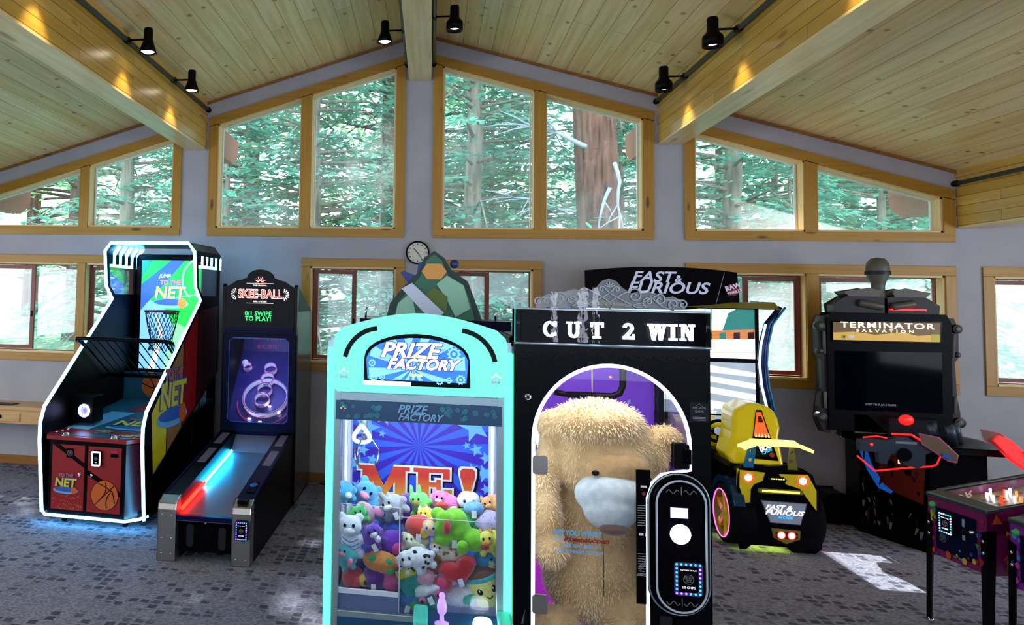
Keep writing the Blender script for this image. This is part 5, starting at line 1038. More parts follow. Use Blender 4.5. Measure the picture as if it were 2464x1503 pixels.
for s_ in (-1, 1):
    f = lambda x: s_ * x
    for cx, cz, r0, a0, tail in ((.10, 1.79, .03, PI / 2, [(.0, 1.76), (.04, 1.79)]), (.155, 1.765, .026, -PI / 2, [(.0, 1.80), (.06, 1.765), (.11, 1.74)]), (.20, 1.775, .024, PI / 2, [(.06, 1.742), (.13, 1.76)]), (.255, 1.757, .024, -PI / 2, [(.16, 1.79), (.21, 1.745)]), (.29, 1.757, .018, PI / 2, [(.22, 1.775)]), (.03, 1.815, .014, PI, [(.0, 1.80)])):
        pts = [(f(p[0]), .006, p[1]) for p in tail] + [(f(cx + r0 * (1 - i / 22) * math.cos(a0 - 1.4 * 2 * PI * i / 22)), .006, cz + r0 * (1 - i / 22) * math.sin(a0 - 1.4 * 2 * PI * i / 22)) for i in range(20)]; ec.tube(pts, .0032, 'etched', 6)
ec.tube([(.016 * math.sin(a) ** 3 * 1.1, .006, 1.748 + .001 * (13 * math.cos(a) - 5 * math.cos(2 * a) - 2 * math.cos(3 * a))) for a in [i * PI / 12 for i in range(24)]], .0022, 'etched', 5, closed=True)
for a in (0, 1, 2, 3, 4): t = PI * (.1 + a * .2); ec.tube([(0, .006, 1.825), (.022 * math.cos(t), .006, 1.825 + .022 * math.sin(t))], .003, 'etched', 5)
ec.build('etched_scroll', cr)
cf = see('film', (.94, .96, .98), .09, .08)
for x, z1_, w, lab in ((-.235, 1.80, .028, 0), (-.12, 1.815, .045, 1), (-.07, 1.82, .03, 2)):
    vs = []; n = 14; rr = random.Random(int(x * -1000))
    for i in range(n + 1):
        z = 1.59 + (z1_ - 1.59) * i / n
        for j in range(5): vs.append((x - w / 2 + w * j / 4 + rr.uniform(-.003, .003), -.062 - .006 * math.sin(j * 2.1 + i) - rr.uniform(0, .004), z))
    f_ = MB().raw(vs, [(i * 5 + j, i * 5 + j + 1, i * 5 + 5 + j + 1, i * 5 + 5 + j) for i in range(n) for j in range(4)], cf, True).build('clear_film', cu, label='crinkled clear plastic film strip')
# console capsule
def cap(cx, r, z0, z1): return [(cx + r * math.cos(t), z1 - r + r * math.sin(t)) for t in [i * PI / 14 for i in range(15)]] + [(cx - r * math.cos(t), z0 + r - r * math.sin(t)) for t in [i * PI / 14 for i in range(15)]]
cx = .262
MB().prism(cap(cx, .118, .50, 1.068), 'y', -.018, 0, 'cab_black').build('console_base', cu, .004)
MB().tube([(x, -.018, z) for x, z in cap(cx, .116, .503, 1.065)], .004, 'alu', 6, closed=True).build('console_trim', cu)
co_ = MB().prism(cap(cx, .096, .522, 1.046), 'y', -.05, -.018, 'cab_black2').build('console', cu, .006)
MB().tube([(x, -.050, z) for x, z in cap(cx, .094, .524, 1.044)], .0045, 'etched', 6, closed=True).build('rim', co_)
MB().box((cx - .048, -.056, .893), (cx + .028, -.050, .943), 'navy').box((cx - .043, -.058, .898), (cx + .023, -.055, .938), 'lcd').build('display', co_)
MB().lathe([(0, .030), (.026, .026), (.034, .012), (.040, .0)], 'led_white', 24, Matrix.Translation((cx - .004, -.05, .832)) @ Matrix.Rotation(PI / 2, 4, 'X')).build('push_button', co_)
for zz, s_ in ((1.0, 1), (.56, -1)):
    o2 = MB()
    for sx_ in (-1, 1): o2.tube([(cx + sx_ * (.008 + .05 * i / 10), -.0515, zz + s_ * .008 * math.sin(i)) for i in range(11)], .0014, 'grey_art', 4)
    o2.tube([(cx, -.0515, zz - .012), (cx, -.0515, zz + .02)], .0016, 'grey_art', 4); o2.build('ornament', co_)
reader(cu, (cx + .018, -.050, .664), .110, .135, ['led_green', 'led_green', 'led_violet'])
# door details
inst = MB().box((.100, -.004, .53), (.156, -.001, 1.072), 'cab_black2')
for z0 in (.925, .73):
    for i in range(9): inst.box((.106, -.0046, z0 - i * .010), (.106 + .044 * (1 if i % 4 != 3 else .6), -.004, z0 - i * .010 + .003), 'grey_art')
inst.box((.118, -.0046, 1.00), (.142, -.004, 1.008), 'white_art').prism(circ(.130, .975, .008, 10), 'y', -.0046, -.004, 'red_art').box((.110, -.0046, .805), (.128, -.004, .815), 'white_art').tube([(.142 + .008 * math.cos(a), -.0045, .81 + .008 * math.sin(a)) for a in [i * .5 for i in range(11)]], .0015, 'white_art', 4)
for i in range(4): inst.tube([(.110, -.0045, .66 + i * .007), (.148, -.0045, .70 + i * .006)], .0012, 'grey_art', 4)
inst.text('SWIPE CARD', .009, 'white_art', (.128, -.0047, .645), ext=.0003); inst.build('instruction_strip', cu, label='black vertical instruction strip')
for z in (1.07, .498):
    h = MB().prism(rrect(-.312, z - .037, -.255, z + .037, .01), 'y', -.014, -.002, 'steel').build('hinge', cu, .002)
MB().prism(rrect(.243, 1.09, .296, 1.187, .006), 'y', -.035, .004, 'blk').box((.275, -.045, 1.11), (.305, .0, 1.17), 'blk_gloss').build('door_latch', cu, .003)
MB().cyl((-.333, -.006, 1.352), (-.333, .001, 1.352), .013, 'chrome', n=18).cyl((-.333, -.008, 1.352), (-.333, -.005, 1.352), .006, 'dgrey', n=12).build('lock', cu)
dt = MB(); dt.text('DID YOU WIN???', .030, 'star_art', (-.135, -.003, .795), ext=.0004, bold=.0012, sx=.85); dt.text('TAG US', .014, 'star_art', (-.205, -.003, .768), ext=.0003, bold=.0004); dt.text('@SUMMITARCADEWEST', .019, 'red_art', (-.095, -.003, .767), ext=.0004, bold=.0010, sx=.85); dt.text('TO BE FEATURED IN', .019, 'star_art', (-.125, -.003, .743), ext=.0003, bold=.0005, sx=.9); dt.text('OUR WINNERS SECTION', .019, 'star_art', (-.125, -.003, .719), ext=.0003, bold=.0005, sx=.9)
dt.prism(rrect(-.178, .761, -.165, .774, .003), 'y', -.0034, -.003, 'star_art', holes=[rrect(-.1755, .7635, -.1675, .7715, .002)]); dt.build('door_lettering', cu)
sk2 = MB().box((.312, -.003, 1.278), (.383, -.0005, 1.358), 'dgrey'); sk2.tube([(.347, -.004, 1.352), (.378, -.004, 1.328), (.347, -.004, 1.304), (.316, -.004, 1.328)], .0012, 'grey_art', 4, closed=True); sk2.text('ARCADE', .013, 'grey_art', (.347, -.004, 1.335), ext=.0003); sk2.text('GAME', .013, 'grey_art', (.347, -.004, 1.321), ext=.0003)
for i in range(3): sk2.box((.322, -.0035, 1.296 - i * .006), (.372, -.003, 1.298 - i * .006), 'grey_art')
sk2.build('sticker', cu)
MB().box((.245, -.03, .0), (.30, 0, .49), 'blk').box((.19, -.012, 0), (.235, 0, .49), 'dgrey').build('lower_column', cu)
l = lamp('cabinet_light', 'AREA', (0, .20, 1.55), 5.0, (.97, .94, 1.0), shape='RECTANGLE', size=.55, size_y=.2, to=(0, .28, 0)); l.parent = cu
l = lamp('cabinet_side_light', 'AREA', (-.30, .06, .9), .5, (.9, .9, 1.0), shape='RECTANGLE', size=.02, size_y=1.0, to=(.1, .5, .8)); l.parent = cu

# ------------------------------------------------------------------ giant teddy bear inside it
be = thing('teddy_bear', 'giant tan teddy bear slumped behind the arched glass door, white muzzle and brown nose', 'plush toy', (.743, -3.84, .13))
fm_ = noisy('bear_plush', '#d2b480', '#b89862', 9, .95, .6, 120, Sheen_Weight=.4)
fur = noisy('bear_fur', '#efdcb4', '#d4b682', 6, .95, Sheen_Weight=.3)
zb = -.13
E_ = [  # centre (local), radii
 ((.03, .0, .95), (.235, .185, .235)), ((.0, -.055, 1.075), (.215, .15, .115)), ((.06, -.06, .92), (.17, .14, .14)),
 ((-.18, -.06, 1.065), (.085, .07, .075)), ((-.19, -.035, .93), (.062, .08, .15)), ((.305, -.02, 1.02), (.075, .05, .065)), ((.25, .0, .95), (.08, .08, .12)),
 ((.01, .06, .60), (.21, .16, .30)), ((.02, .04, .38), (.24, .18, .22)),
 ((-.235, -.05, .80), (.08, .10, .14)), ((-.225, -.10, .65), (.078, .09, .15)), ((-.205, -.13, .53), (.08, .09, .085)),
 ((.25, .0, .70), (.085, .1, .2)), ((.27, -.06, .5), (.08, .1, .16)),
 ((-.19, -.12, .13), (.14, .13, .15)), ((.18, -.10, .18), (.16, .14, .17)),
]
bm = MB()
for c, r in E_: bm.ell(c, r, fm_, n=28, k=18)
o = bm.build('body', be); r = o.modifiers.new('r', 'REMESH'); r.mode = 'VOXEL'; r.voxel_size = .012; r.use_smooth_shade = True; s = o.modifiers.new('s', 'SMOOTH'); s.iterations = 4; s.factor = .8
R_ = random.Random(77); fv, ff = [], []
for ei, (c, r) in enumerate(E_):
    area = r[0] * r[1] + r[1] * r[2] + r[0] * r[2]; cnt = int(area * 42000)
    for _ in range(cnt):
        d = Vector((R_.gauss(0, 1), R_.gauss(0, 1), R_.gauss(0, 1))).normalized()
        if d.y > .45: continue
        p = Vector((c[0] + d.x * r[0], c[1] + d.y * r[1], c[2] + d.z * r[2]))
        if any(j != ei and sum(((p[k] - E_[j][0][k]) / E_[j][1][k]) ** 2 for k in range(3)) < .93 for j in range(len(E_))): continue
        if ((p.x - .06) / .16) ** 2 + ((p.z - .90) / .12) ** 2 < 1 and ei in (0, 2): continue   # shaved face
        nrm = Vector((d.x / r[0], d.y / r[1], d.z / r[2])).normalized(); dn = (Vector((R_.uniform(-.5, .5), R_.uniform(-.4, .4), -1)) - nrm * nrm.dot(Vector((0, 0, -1)))).normalized()
        tip = p + (nrm * R_.uniform(.25, .8) + dn * .8).normalized() * R_.uniform(.012, .026); sd = nrm.cross(dn).normalized() * .0032; k = len(fv)
        fv += [tuple(p - nrm * .008 - sd), tuple(p - nrm * .008 + sd), tuple(tip)]; ff.append((k, k + 1, k + 2))
o = MB().raw(fv, ff, fur).build('fur', be); o['kind'] = 'stuff'
mz = MB(); white_p = noisy('bear_muzzle', '#c9d8da', '#b4c6c8', 30, .9, .4, 300)
mz.ell((.045, -.15, .785), (.155, .11, .10), white_p, n=32, k=22); mz.ell((.035, -.185, .73), (.115, .09, .09), white_p, n=28, k=18); mz.ell((.035, -.20, .69), (.075, .06, .05), white_p)
o = mz.build('muzzle', be); r = o.modifiers.new('r', 'REMESH'); r.mode = 'VOXEL'; r.voxel_size = .008; r.use_smooth_shade = True; s = o.modifiers.new('s', 'SMOOTH'); s.iterations = 8; s.factor = .8
fp_ = noisy('bear_face', '#d2b07a', '#c09c68', 30, .9, .3, 300)
MB().ell((.06, -.075, .905), (.165, .135, .12), fp_, n=32, k=20).build('face', be)
MB().ell((.035, -.245, .662), (.058, .04, .026), plush('plush_6a4a44', '#6a4a44'), n=24, k=14).build('nose', be)
MB().ell((-.028, -.195, .885), (.016, .012, .012), 'eye_black', n=14, k=10).build('eye', be)
MB().ell((.20, -.165, .86), (.014, .012, .014), 'eye_black', n=14, k=10).build('eye', be)
MB().tube([(.015, -.15, .35), (.02, -.12, .5), (.02, -.105, .62)], .0014, 'dgrey', 4).build('belly_seam', be)
# ------------------------------------------------------------------ driving game
mat('car_yellow', '#f5dc08', .25, Coat_Weight=.6); mat('car_black', '#08060c', .3); mat('wing_glow', '#f0e9a0', .3, 0, '#f0e48a', .8); mat('strut_blue', '#1a7fb4', .3, .4); mat('strut_olive', '#7d7420', .4); glow('yellow_led', '#f2ff5a', 1.6); glow('tail_white', '#fff0ea', 6); glow('tail_red', '#ff2a1a', 2.5); glow('ring_pink', '#ff5ab4', 2.0); glow('plate_grey', '#6a7286', .5); glow('pillar_blue', '#8fd4ff', 5); mat('pillar_dark', '#0a1c4a', .2, .5)
glow('flame_orange', '#f0561e', .9); glow('flame_pale', '#ffd9a0', 1.2); glow('street_dark', '#8c98a4', 1.0); glow('street_light', '#dfe9f4', 1.3); glow('haze', '#bfe4fa', 1.4); glow('scr_green', '#2a7a74', .7); glow('scr_brown', '#c0703a', .9); glow('cyan_txt', '#2aa8e0', 1.0); glow('silver_txt', '#9aa4bc', .55); mat('marq_black', '#0a0b12', .15)
dg = thing('driving_game', 'sit-down driving arcade game with yellow racing seat, lit screen and wide black curved sign', 'arcade machine', (2.40, -1.38, 0))
def ff_logo(mb, x, y, z, s, m, sub=None):
    mb.text('FAST &', s * .52, m, (x - s * .30, y, z + s * .17), ext=.0006, bold=s * .012, shear=.35, sx=1.25, align='CENTER'); mb.text('FURIOUS', s * .56, m, (x + s * .12, y, z - s * .24), ext=.0006, bold=s * .012, shear=.35, sx=1.3, align='CENTER')
    if sub: mb.text(sub, s * .3, 'cyan_txt', (x + s * .2, y - .001, z - s * .62), ext=.0005, bold=s * .008, shear=.3)
# rear pod: wide black body with yellow fender cheeks
body = MB()
sec = [(-.165, .60), (-.10, .615), (.0, .60), (.12, .615), (.22, .60), (.285, .56), (.31, .47), (.335, .33), (.335, .06), (.30, .03), (.16, .03), (.12, .065), (-.12, .065), (-.16, .03), (-.185, .03), (-.195, .08), (-.195, .33), (-.19, .50), (-.185, .56)]
body.prism([(x * 1.0, z) for x, z in sec], 'y', 0, .18, 'car_black'); body.prism([(x * 1.02, z + .0) for x, z in sec], 'y', .18, .62, 'car_black'); body.build('rear_body', dg, .025, 4)
fen = MB()
for s_, m_ in ((-1, 1), (1, 1)):
    X = lambda a: s_ * a + (.02 if s_ > 0 else 0)
    fen.prism([(X(.185), .575), (X(.03), .565), (X(.045), .515), (X(.10), .49), (X(.125), .45), (X(.13), .36), (X(.155), .355), (X(.188), .46)] if s_ < 0 else [(X(.235), .565), (X(.06), .56), (X(.10), .50), (X(.19), .475), (X(.27), .36), (X(.285), .34), (X(.287), .46)], 'y', -.012, .05, 'car_yellow')
fen.build('yellow_fender', dg, .006)
for x, z in ((-.135, .530), (.225, .525)): MB().lathe([(0, .012), (.022, .010), (.026, 0)], 'tail_white', 20, Matrix.Translation((x, -.012, z)) @ Matrix.Rotation(PI / 2, 4, 'X')).lathe([(.026, .004), (.033, .006), (.034, 0)], 'tail_red', 20, Matrix.Translation((x, -.012, z)) @ Matrix.Rotation(PI / 2, 4, 'X')).build('tail_lamp', dg)
vt = MB().prism([(-.01, .515), (.10, .505), (.12, .525), (.10, .545), (-.0, .55)], 'y', -.02, 0, 'blk')
for i in range(6): vt.box((.012 + i * .016, -.023, .527), (.022 + i * .016, -.019, .535), 'yellow_led')
vt.build('vent_lamps', dg)
MB().prism(rrect(-.07, .427, .225, .458, .008), 'y', -.018, 0, 'strut_olive').box((-.045, -.022, .436), (.20, -.016, .449), 'yellow_led').build('light_bar', dg)
MB().prism([(-.055, .375), (.25, .37), (.215, .215), (.005, .22)], 'y', -.014, 0, 'steel').prism([(-.045, .369), (.241, .364), (.209, .221), (.010, .226)], 'y', -.017, -.013, 'plate_grey').build('number_plate', dg)
pl = MB(); ff_logo(pl, .085, -.019, .315, .085, 'sign_white', 'ARCADE'); pl.build('plate_lettering', dg)
MB().prism([(.015, .182), (.205, .175), (.20, .115), (.11, .078), (.03, .115)], 'y', -.014, 0, 'strut_olive').box((.04, -.016, .115), (.185, -.013, .160), 'dred_art').build('lower_lamp_housing', dg)
for x in (.078, .145): MB().lathe([(0, .012), (.018, .009), (.022, 0)], 'tail_white', 16, Matrix.Translation((x, -.015, .138)) @ Matrix.Rotation(PI / 2, 4, 'X')).lathe([(.022, .004), (.027, .004), (.028, 0)], 'tail_red', 16, Matrix.Translation((x, -.015, .138)) @ Matrix.Rotation(PI / 2, 4, 'X')).build('lower_lamp', dg)
# wheels
for s_ in (-1, 1):
    cx, cy, cz, R0 = (-.222 if s_ < 0 else .345), .19, .225, .215
    T = Matrix.Translation((cx, cy, cz)) @ Matrix.Rotation(s_ * PI / 2, 4, 'Y')
    w = MB().lathe([(R0 * .80, .028), (R0 * .88, .035), (R0 * .98, .02), (R0, -.02), (R0, -.12), (R0 * .96, -.14)], 'rubber', 40, T).build('wheel', dg)
    rm = MB().lathe([(0, -.005), (.02, .012), (.03, -.005), (R0 * .3, -.03), (R0 * .75, -.035), (R0 * .78, .02), (R0 * .80, .028)], 'strut_olive', 40, T)
    for i in range(6):
        a = i * PI / 3 + .2; T2 = T @ Matrix.Rotation(a, 4, 'Z'); rm.raw([(0, -.024, .012), (R0 * .76, -.035, .012), (R0 * .76, .020, .006), (0, .018, .012), (0, -.024, -.02), (R0 * .76, -.035, -.02), (R0 * .76, .02, -.02), (0, .018, -.02)], [(0, 1, 2, 3), (7, 6, 5, 4), (0, 4, 5, 1), (1, 5, 6, 2), (2, 6, 7, 3), (3, 7, 4, 0)], 'car_yellow', M=T2)
    rm.build('rim', w)
    MB().tube([tuple(T @ Vector((R0 * .80 * math.cos(a), R0 * .80 * math.sin(a), .031))) for a in [i * PI / 24 for i in range(48)]], .0045, 'ring_pink', 6, closed=True).build('rim_lights', w)
arch_ = MB().prism(arc(.19, .225, .27, .27, -.1, PI - .4, 18) + arc(.19, .225, .235, .235, PI - .4, -.1, 18), 'x', -.245, -.17, mat('fender_blue', '#123a5a', .25, .3)).build('wheel_arch', dg, .006)
# seat shell
st_ = MB(); sh_ = [(-.20, .60), (-.235, .66), (-.20, .74), (-.17, .82), (-.155, .93), (-.135, .985), (-.03, 1.035), (.03, 1.035), (.11, 1.01), (.145, .975), (.165, .93), (.17, .86), (.15, .80), (.155, .60)]
def sy(z): return .10 + (z - .60) * .35
n = len(sh_); hole = [(.0, .985), (.045, .985), (.105, .62), (-.075, .64)]
vs = []
for k, (d, sc2) in enumerate(((0, .90), (.03, 1.0), (.12, .98), (.30, .93))):
    vs += [(x * sc2, sy(z) + d, .8 + (z - .8) * (1 if k else .985)) for x, z in sh_]
st_.raw(vs, [(j * n + i, j * n + (i + 1) % n, (j + 1) * n + (i + 1) % n, (j + 1) * n + i) for j in range(3) for i in range(n)] + [tuple(range(n - 1, -1, -1)), tuple(range(3 * n, 4 * n))], 'car_yellow'); st_.build('seat_shell', dg, .02, 4)
ww = MB(); P = lambda x, z, k=0: (x, sy(z) - .004 - k * .0015, .8 + (z - .8) * .985)
def wq(pts, k, m_): ww.poly([P(x, z, k) for x, z in pts], m_)
wq([(.010, .99), (.050, .99), (.115, .635), (-.075, .645)], 0, 'blk_gloss'); wq([(.012, .975), (.045, .975), (.075, .80), (-.03, .80)], 1, 'flame_orange'); wq([(.018, .945), (.04, .945), (.05, .90), (.012, .90)], 2, 'dred_art')
for i in range(5): x = -.022 + i * .022; wq([(x, .795), (x + .014, .795), (x + .007, .825)], 2, 'flame_pale')
ww.text('FAST&', .042, 'sign_white', P(.012, .738, 2), (1, 0, .55), (-.3, .35, 1), .0005, .002, .2); ww.text('FURIOUS', .042, 'sign_white', P(.018, .712, 2), (1, 0, .55), (-.3, .35, 1), .0005, .002, .2); ww.text('ARCADE', .028, 'cyan_txt', P(.028, .69, 2), (1, 0, .55), (-.3, .35, 1), .0005, .001, .2)
ww.poly([P(.075 + .018 * math.cos(a), .675 + .018 * math.sin(a), 2) for a in [i * PI / 6 for i in range(12)]], 'red_art'); ww.build('rear_window_art', dg)
MB().box((-.15, .45, .30), (.12, .95, .42), 'blk').box((-.14, .40, .42), (.11, .52, .95), 'blk').build('seat_cushion', dg, .03, 3)
# rear wing
wg = MB().raw([(-.10, -.06, .785), (.20, -.06, .785), (.20, .06, .80), (-.10, .06, .80), (-.10, -.06, .765), (.20, -.06, .765), (.20, .06, .785), (-.10, .06, .785)], [(0, 1, 2, 3), (7, 6, 5, 4), (0, 4, 5, 1), (1, 5, 6, 2), (2, 6, 7, 3), (3, 7, 4, 0)], 'wing_glow')
for s_ in (-1, 1):
    a, c = (-.10, -.175) if s_ < 0 else (.20, .275)
    wg.prism([(a, .785), (a, .765), (c, .735), (c + s_ * .003, .75)], 'y', -.06, .06, 'wing_glow')
wg.build('rear_wing', dg, .004)
for i in range(16): pass
for x, m_ in ((-.12, 'strut_blue'), (.15, 'strut_olive')):
    MB().prism([(x - .045 if x < 0 else x - .02, .60), (x + .02 if x < 0 else x + .045, .60), (x + .045 if x < 0 else x + .02, .77), (x + .0, .77)], 'y', -.01, .01, m_, holes=[circ(x + .012, .72, .012, 10), circ(x + .004, .655, .014, 10)]).build('wing_strut', dg, .002)
# floor tray joining pod and cabinet
MB().box((-.22, .62, .04), (.28, 1.0, .12), 'blk').build('floor_tray', dg, .01)
l = lamp('underglow', 'AREA', (.03, .25, .035), 1.6, (.75, 1.0, .12), shape='RECTANGLE', size=.5, size_y=.4, rot=(0, 0, 0)); l.parent = dg
# cabinet with screen: local x = world-2.40, y = world+1.38
MB().box((-1.15, .98, 0), (.26, 1.28, .62), 'blk').build('cabinet_base', dg, .02)
da = MB().prism([(.74, .63), (.74, .80), (.86, .86), (1.0, .80), (1.0, .55), (.84, .58)], 'x', -.42, .14, 'car_yellow').build('dashboard', dg, .02, 3)
for x in (-.19, -.06, -.30):
    MB().lathe([(0, .004), (.034, .004), (.038, 0)], 'silver_txt', 20, Matrix.Translation((x, .795, .832)) @ Matrix.Rotation(.9, 4, 'X')).build('gauge', da)
sw = MB().tube([(-.135 + .088 * math.cos(a), .60 - .02 * math.sin(a), .765 + .085 * math.sin(a)) for a in [i * PI / 16 for i in range(32)]], .013, 'rubber', 8, closed=True)
for a in (0, PI, -PI / 2): sw.tube([(-.135, .61, .765), (-.135 + .088 * math.cos(a), .60, .765 + .085 * math.sin(a))], .012, 'blk', 6)
sw.cyl((-.135, .61, .765), (-.135, .74, .74), .03, 'blk', n=14).cyl((-.135, .585, .765), (-.135, .61, .765), .03, 'silver_txt', n=18); sw.build('steering_wheel', dg)
sf = MB().box((-1.12, .94, .80), (.30, 1.0, 1.76), 'blk').build('screen_frame', dg, .006)
sc2 = MB(); Q = .936
def sq(pts, k, m_): sc2.poly([(x, Q - .001 * k, z) for x, z in pts], m_)
sq([(-1.08, 1.325), (.265, 1.325), (.265, 1.735), (-1.08, 1.735)], 0, 'haze'); sq([(-1.08, .86), (.265, .86), (.265, 1.29), (-1.08, 1.29)], 0, 'street_dark')
sq([(.03, 1.60), (.06, 1.70), (.12, 1.735), (.265, 1.735), (.265, 1.56), (.0, 1.52)], 1, 'scr_green'); sq([(-.6, 1.55), (-.4, 1.70), (-.2, 1.66), (-.1, 1.5)], 1, 'scr_green')
sq([(-1.08, 1.44), (.265, 1.49), (.265, 1.57), (-1.08, 1.50)], 2, 'scr_brown'); sq([(-1.08, 1.37), (.265, 1.40), (.265, 1.49), (-1.08, 1.44)], 2, 'street_light')
for i in range(12): x = -1.0 + i * .11; sq([(x, 1.455 + i * .003), (x + .05, 1.457 + i * .003), (x + .05, 1.50 + i * .0045), (x, 1.495 + i * .0045)], 3, 'dred_art' if i % 3 else 'scr_green')
sq([(-1.08, 1.325), (.265, 1.325), (.265, 1.395), (-1.08, 1.35)], 3, 'street_light'); sq([(-1.08, 1.345), (.265, 1.375), (.265, 1.38), (-1.08, 1.352)], 4, 'screen_orange')
for z, h in ((1.25, .035), (1.16, .045), (1.07, .05), (.96, .06)): sq([(-1.08, z + .16), (.265, z - .04), (.265, z - .04 - h), (-1.08, z + .16 - h)] if z + .16 < 1.29 else [(-1.08 + (z + .16 - 1.29) / .2 * 1.345, 1.29), (.265, z - .04), (.265, z - .04 - h), (-1.08, z + .16 - h if z + .16 - h < 1.29 else 1.29)], 2, 'street_light')
sc2.text('SWIPES', .03, 'screen_white', (-.11, Q - .006, .90), ext=.0004); sc2.text('TO START', .03, 'screen_white', (-.11, Q - .006, .87), ext=.0004); sc2.build('screen', sf)
for s_, m_ in ((1, 1), (-1, 1)):
    X = (lambda a: a) if s_ > 0 else (lambda a: -.86 - a)
    pts = [(X(.395), 1.76), (X(.30), 1.62), (X(.262), 1.45), (X(.25), 1.30), (X(.265), 1.12), (X(.30), .95), (X(.32), .80)]
    MB().tube([(x, .76, z) for x, z in pts], .035, 'pillar_dark', 10, rs=[.02, .03, .036, .036, .036, .034, .03]).build('side_pillar', dg)
    MB().tube([(x - s_ * .028, .728, z) for x, z in pts[1:]], .009, 'pillar_blue', 8).build('pillar_neon', dg)
    MB().tube([(x + s_ * .03, .74, z) for x, z in pts], .009, 'strut_blue', 8).build('pillar_trim', dg)
MB().prism([(.70, 1.745), (1.28, 1.745), (1.28, 1.80), (.78, 1.79)], 'x', -1.2, .36, 'strut_olive').build('hood', dg, .008)
MB().box((-1.12, 1.0, .80), (.30, 1.28, 1.76), 'blk').build('cabinet_back', dg, .02)
# marquee: bowed board
mq = MB(); n = 20; fx = lambda i: -1.105 + 1.21 * i / n
def my(i): t = (i / n - .5) * 2; return .70 + .10 * t * t
def mt(i): t = (i / n - .5) * 2; return 2.075 - .035 * t * t
def mbz(i): t = (i / n); return 1.72 + .06 * max(0, t - .62) / .38
k = n + 1
vs = [(fx(i), my(i), mbz(i)) for i in range(k)] + [(fx(i), my(i) + .05, mt(i)) for i in range(k)] + [(fx(i), my(i) + .04, mbz(i)) for i in range(k)] + [(fx(i), my(i) + .09, mt(i)) for i in range(k)]
mq.raw(vs, [(i, i + 1, k + i + 1, k + i) for i in range(n)] + [(2 * k + i + 1, 2 * k + i, 3 * k + i, 3 * k + i + 1) for i in range(n)] + [(k + i, k + i + 1, 3 * k + i + 1, 3 * k + i) for i in range(n)] + [(i + 1, i, 2 * k + i, 2 * k + i + 1) for i in range(n)] + [(0, k, 3 * k, 2 * k), (n, 2 * k + n, 3 * k + n, k + n)], 'marq_black')
mqo = mq.build('marquee', dg)
ml = MB(); uy_ = (0, .16, 1)
for st, x, z, s_ in (('FAST', -.60, 1.985, .125), ('FURIOUS', -.49, 1.895, .132)): ml.text(st, s_, 'silver_txt', (x, .668 + (z - 1.72) * .15, z), (1, -.0, 0), uy_, .0012, .0028, .32, sx=1.18)
ml.text('&', .08, 'silver_txt', (-.40, .700, 1.975), (1, 0, 0), uy_, .001, .002, .2)
ml.M = Matrix.Translation((-.045, .0, .79)); ml.M = Matrix.Identity(4)
o_ = Vector((.035, .742, 1.895))
ml.poly([tuple(o_ + Vector((.05 * math.cos(a), .008 * math.sin(a), .05 * math.sin(a)))) for a in [i * PI / 8 for i in range(16)]], 'red_art')
ml.text('RAW', .055, 'silver_txt', tuple(o_ + Vector((-.002, -.006, .022))), (1, .1, .35), (-.3, .12, 1), .001, .002); ml.text('THRILLS', .032, 'silver_txt', tuple(o_ + Vector((.01, -.006, -.020))), (1, .1, .35), (-.3, .12, 1), .001, .001)
ml.tube([(-.03, .742, 2.03), (-.11, .705, 1.77)], .0025, 'grey_art', 5); ml.build('marquee_lettering', mqo)

# ------------------------------------------------------------------ shooting game at the right
mat('gun_grey', '#33404f', .35, .3); mat('gun_light', '#7d8b9a', .35, .2); mat('armour', '#1b1b1e', .45, .4); mat('armour_pale', '#55524b', .5, .3); glow('sign_amber', '#b8923a', .6); glow('sign_cream', '#efe6c8', 1.1); glow('red_edge', '#ff1818', 1.6); mat('red_clear', '#7a1418', .2); glow('blue_arc', '#1a5cc0', .35); mat('art_red', '#6a1c14', .35); mat('display_dark', '#02040e', .06); mat('bone', '#57544c', .5)
sg_ = thing('shooting_game', 'dark two-gun shooting arcade game under an amber lit sign, left of the pinball machines', 'arcade machine', (3.54, -.70, 0))
MB().prism([(-.42, .82), (.42, .80), (.43, 1.66), (.40, 1.715), (-.40, 1.715), (-.42, 1.68)], 'y', 0, .16, 'blk').build('screen_cabinet', sg_, .015)
MB().box((-.10, .16, .70), (.36, .60, 1.66), 'blk').build('cabinet_back', sg_, .02)
MB().prism([(-.385, .965), (.365, .965), (.37, 1.435), (-.385, 1.425)], 'y', -.006, 0, 'display_dark').build('display', sg_)
tx = MB().text('COST TO PLAY: 1 SWIPE', .020, 'grey_art', (-.07, -.009, 1.015), ext=.0005, bold=.0006); tx.build('display_lettering', sg_)
sn = MB().prism([(-.405, 1.505), (.36, 1.51), (.375, 1.675), (-.405, 1.66)], 'y', -.012, 0, 'blk_gloss').prism([(-.398, 1.512), (.35, 1.516), (.362, 1.665), (-.398, 1.652)], 'y', -.0135, -.010, glow('sign_brown', '#5a4216', .5)).prism([(-.398, 1.512), (.35, 1.516), (.353, 1.575), (.2, 1.56), (.1, 1.585), (-.1, 1.56), (-.25, 1.58), (-.398, 1.57)], 'y', -.0142, -.013, 'sign_amber')
sn.text('TERMINATOR', .062, 'sign_cream', (-.015, -.0165, 1.632), ext=.0006, bold=.0012, sx=1.5, sp=1.2); sn.text('SALVATION', .032, 'sign_cream', (-.03, -.0165, 1.590), ext=.0006, bold=.0008, sx=1.5, sp=1.8)
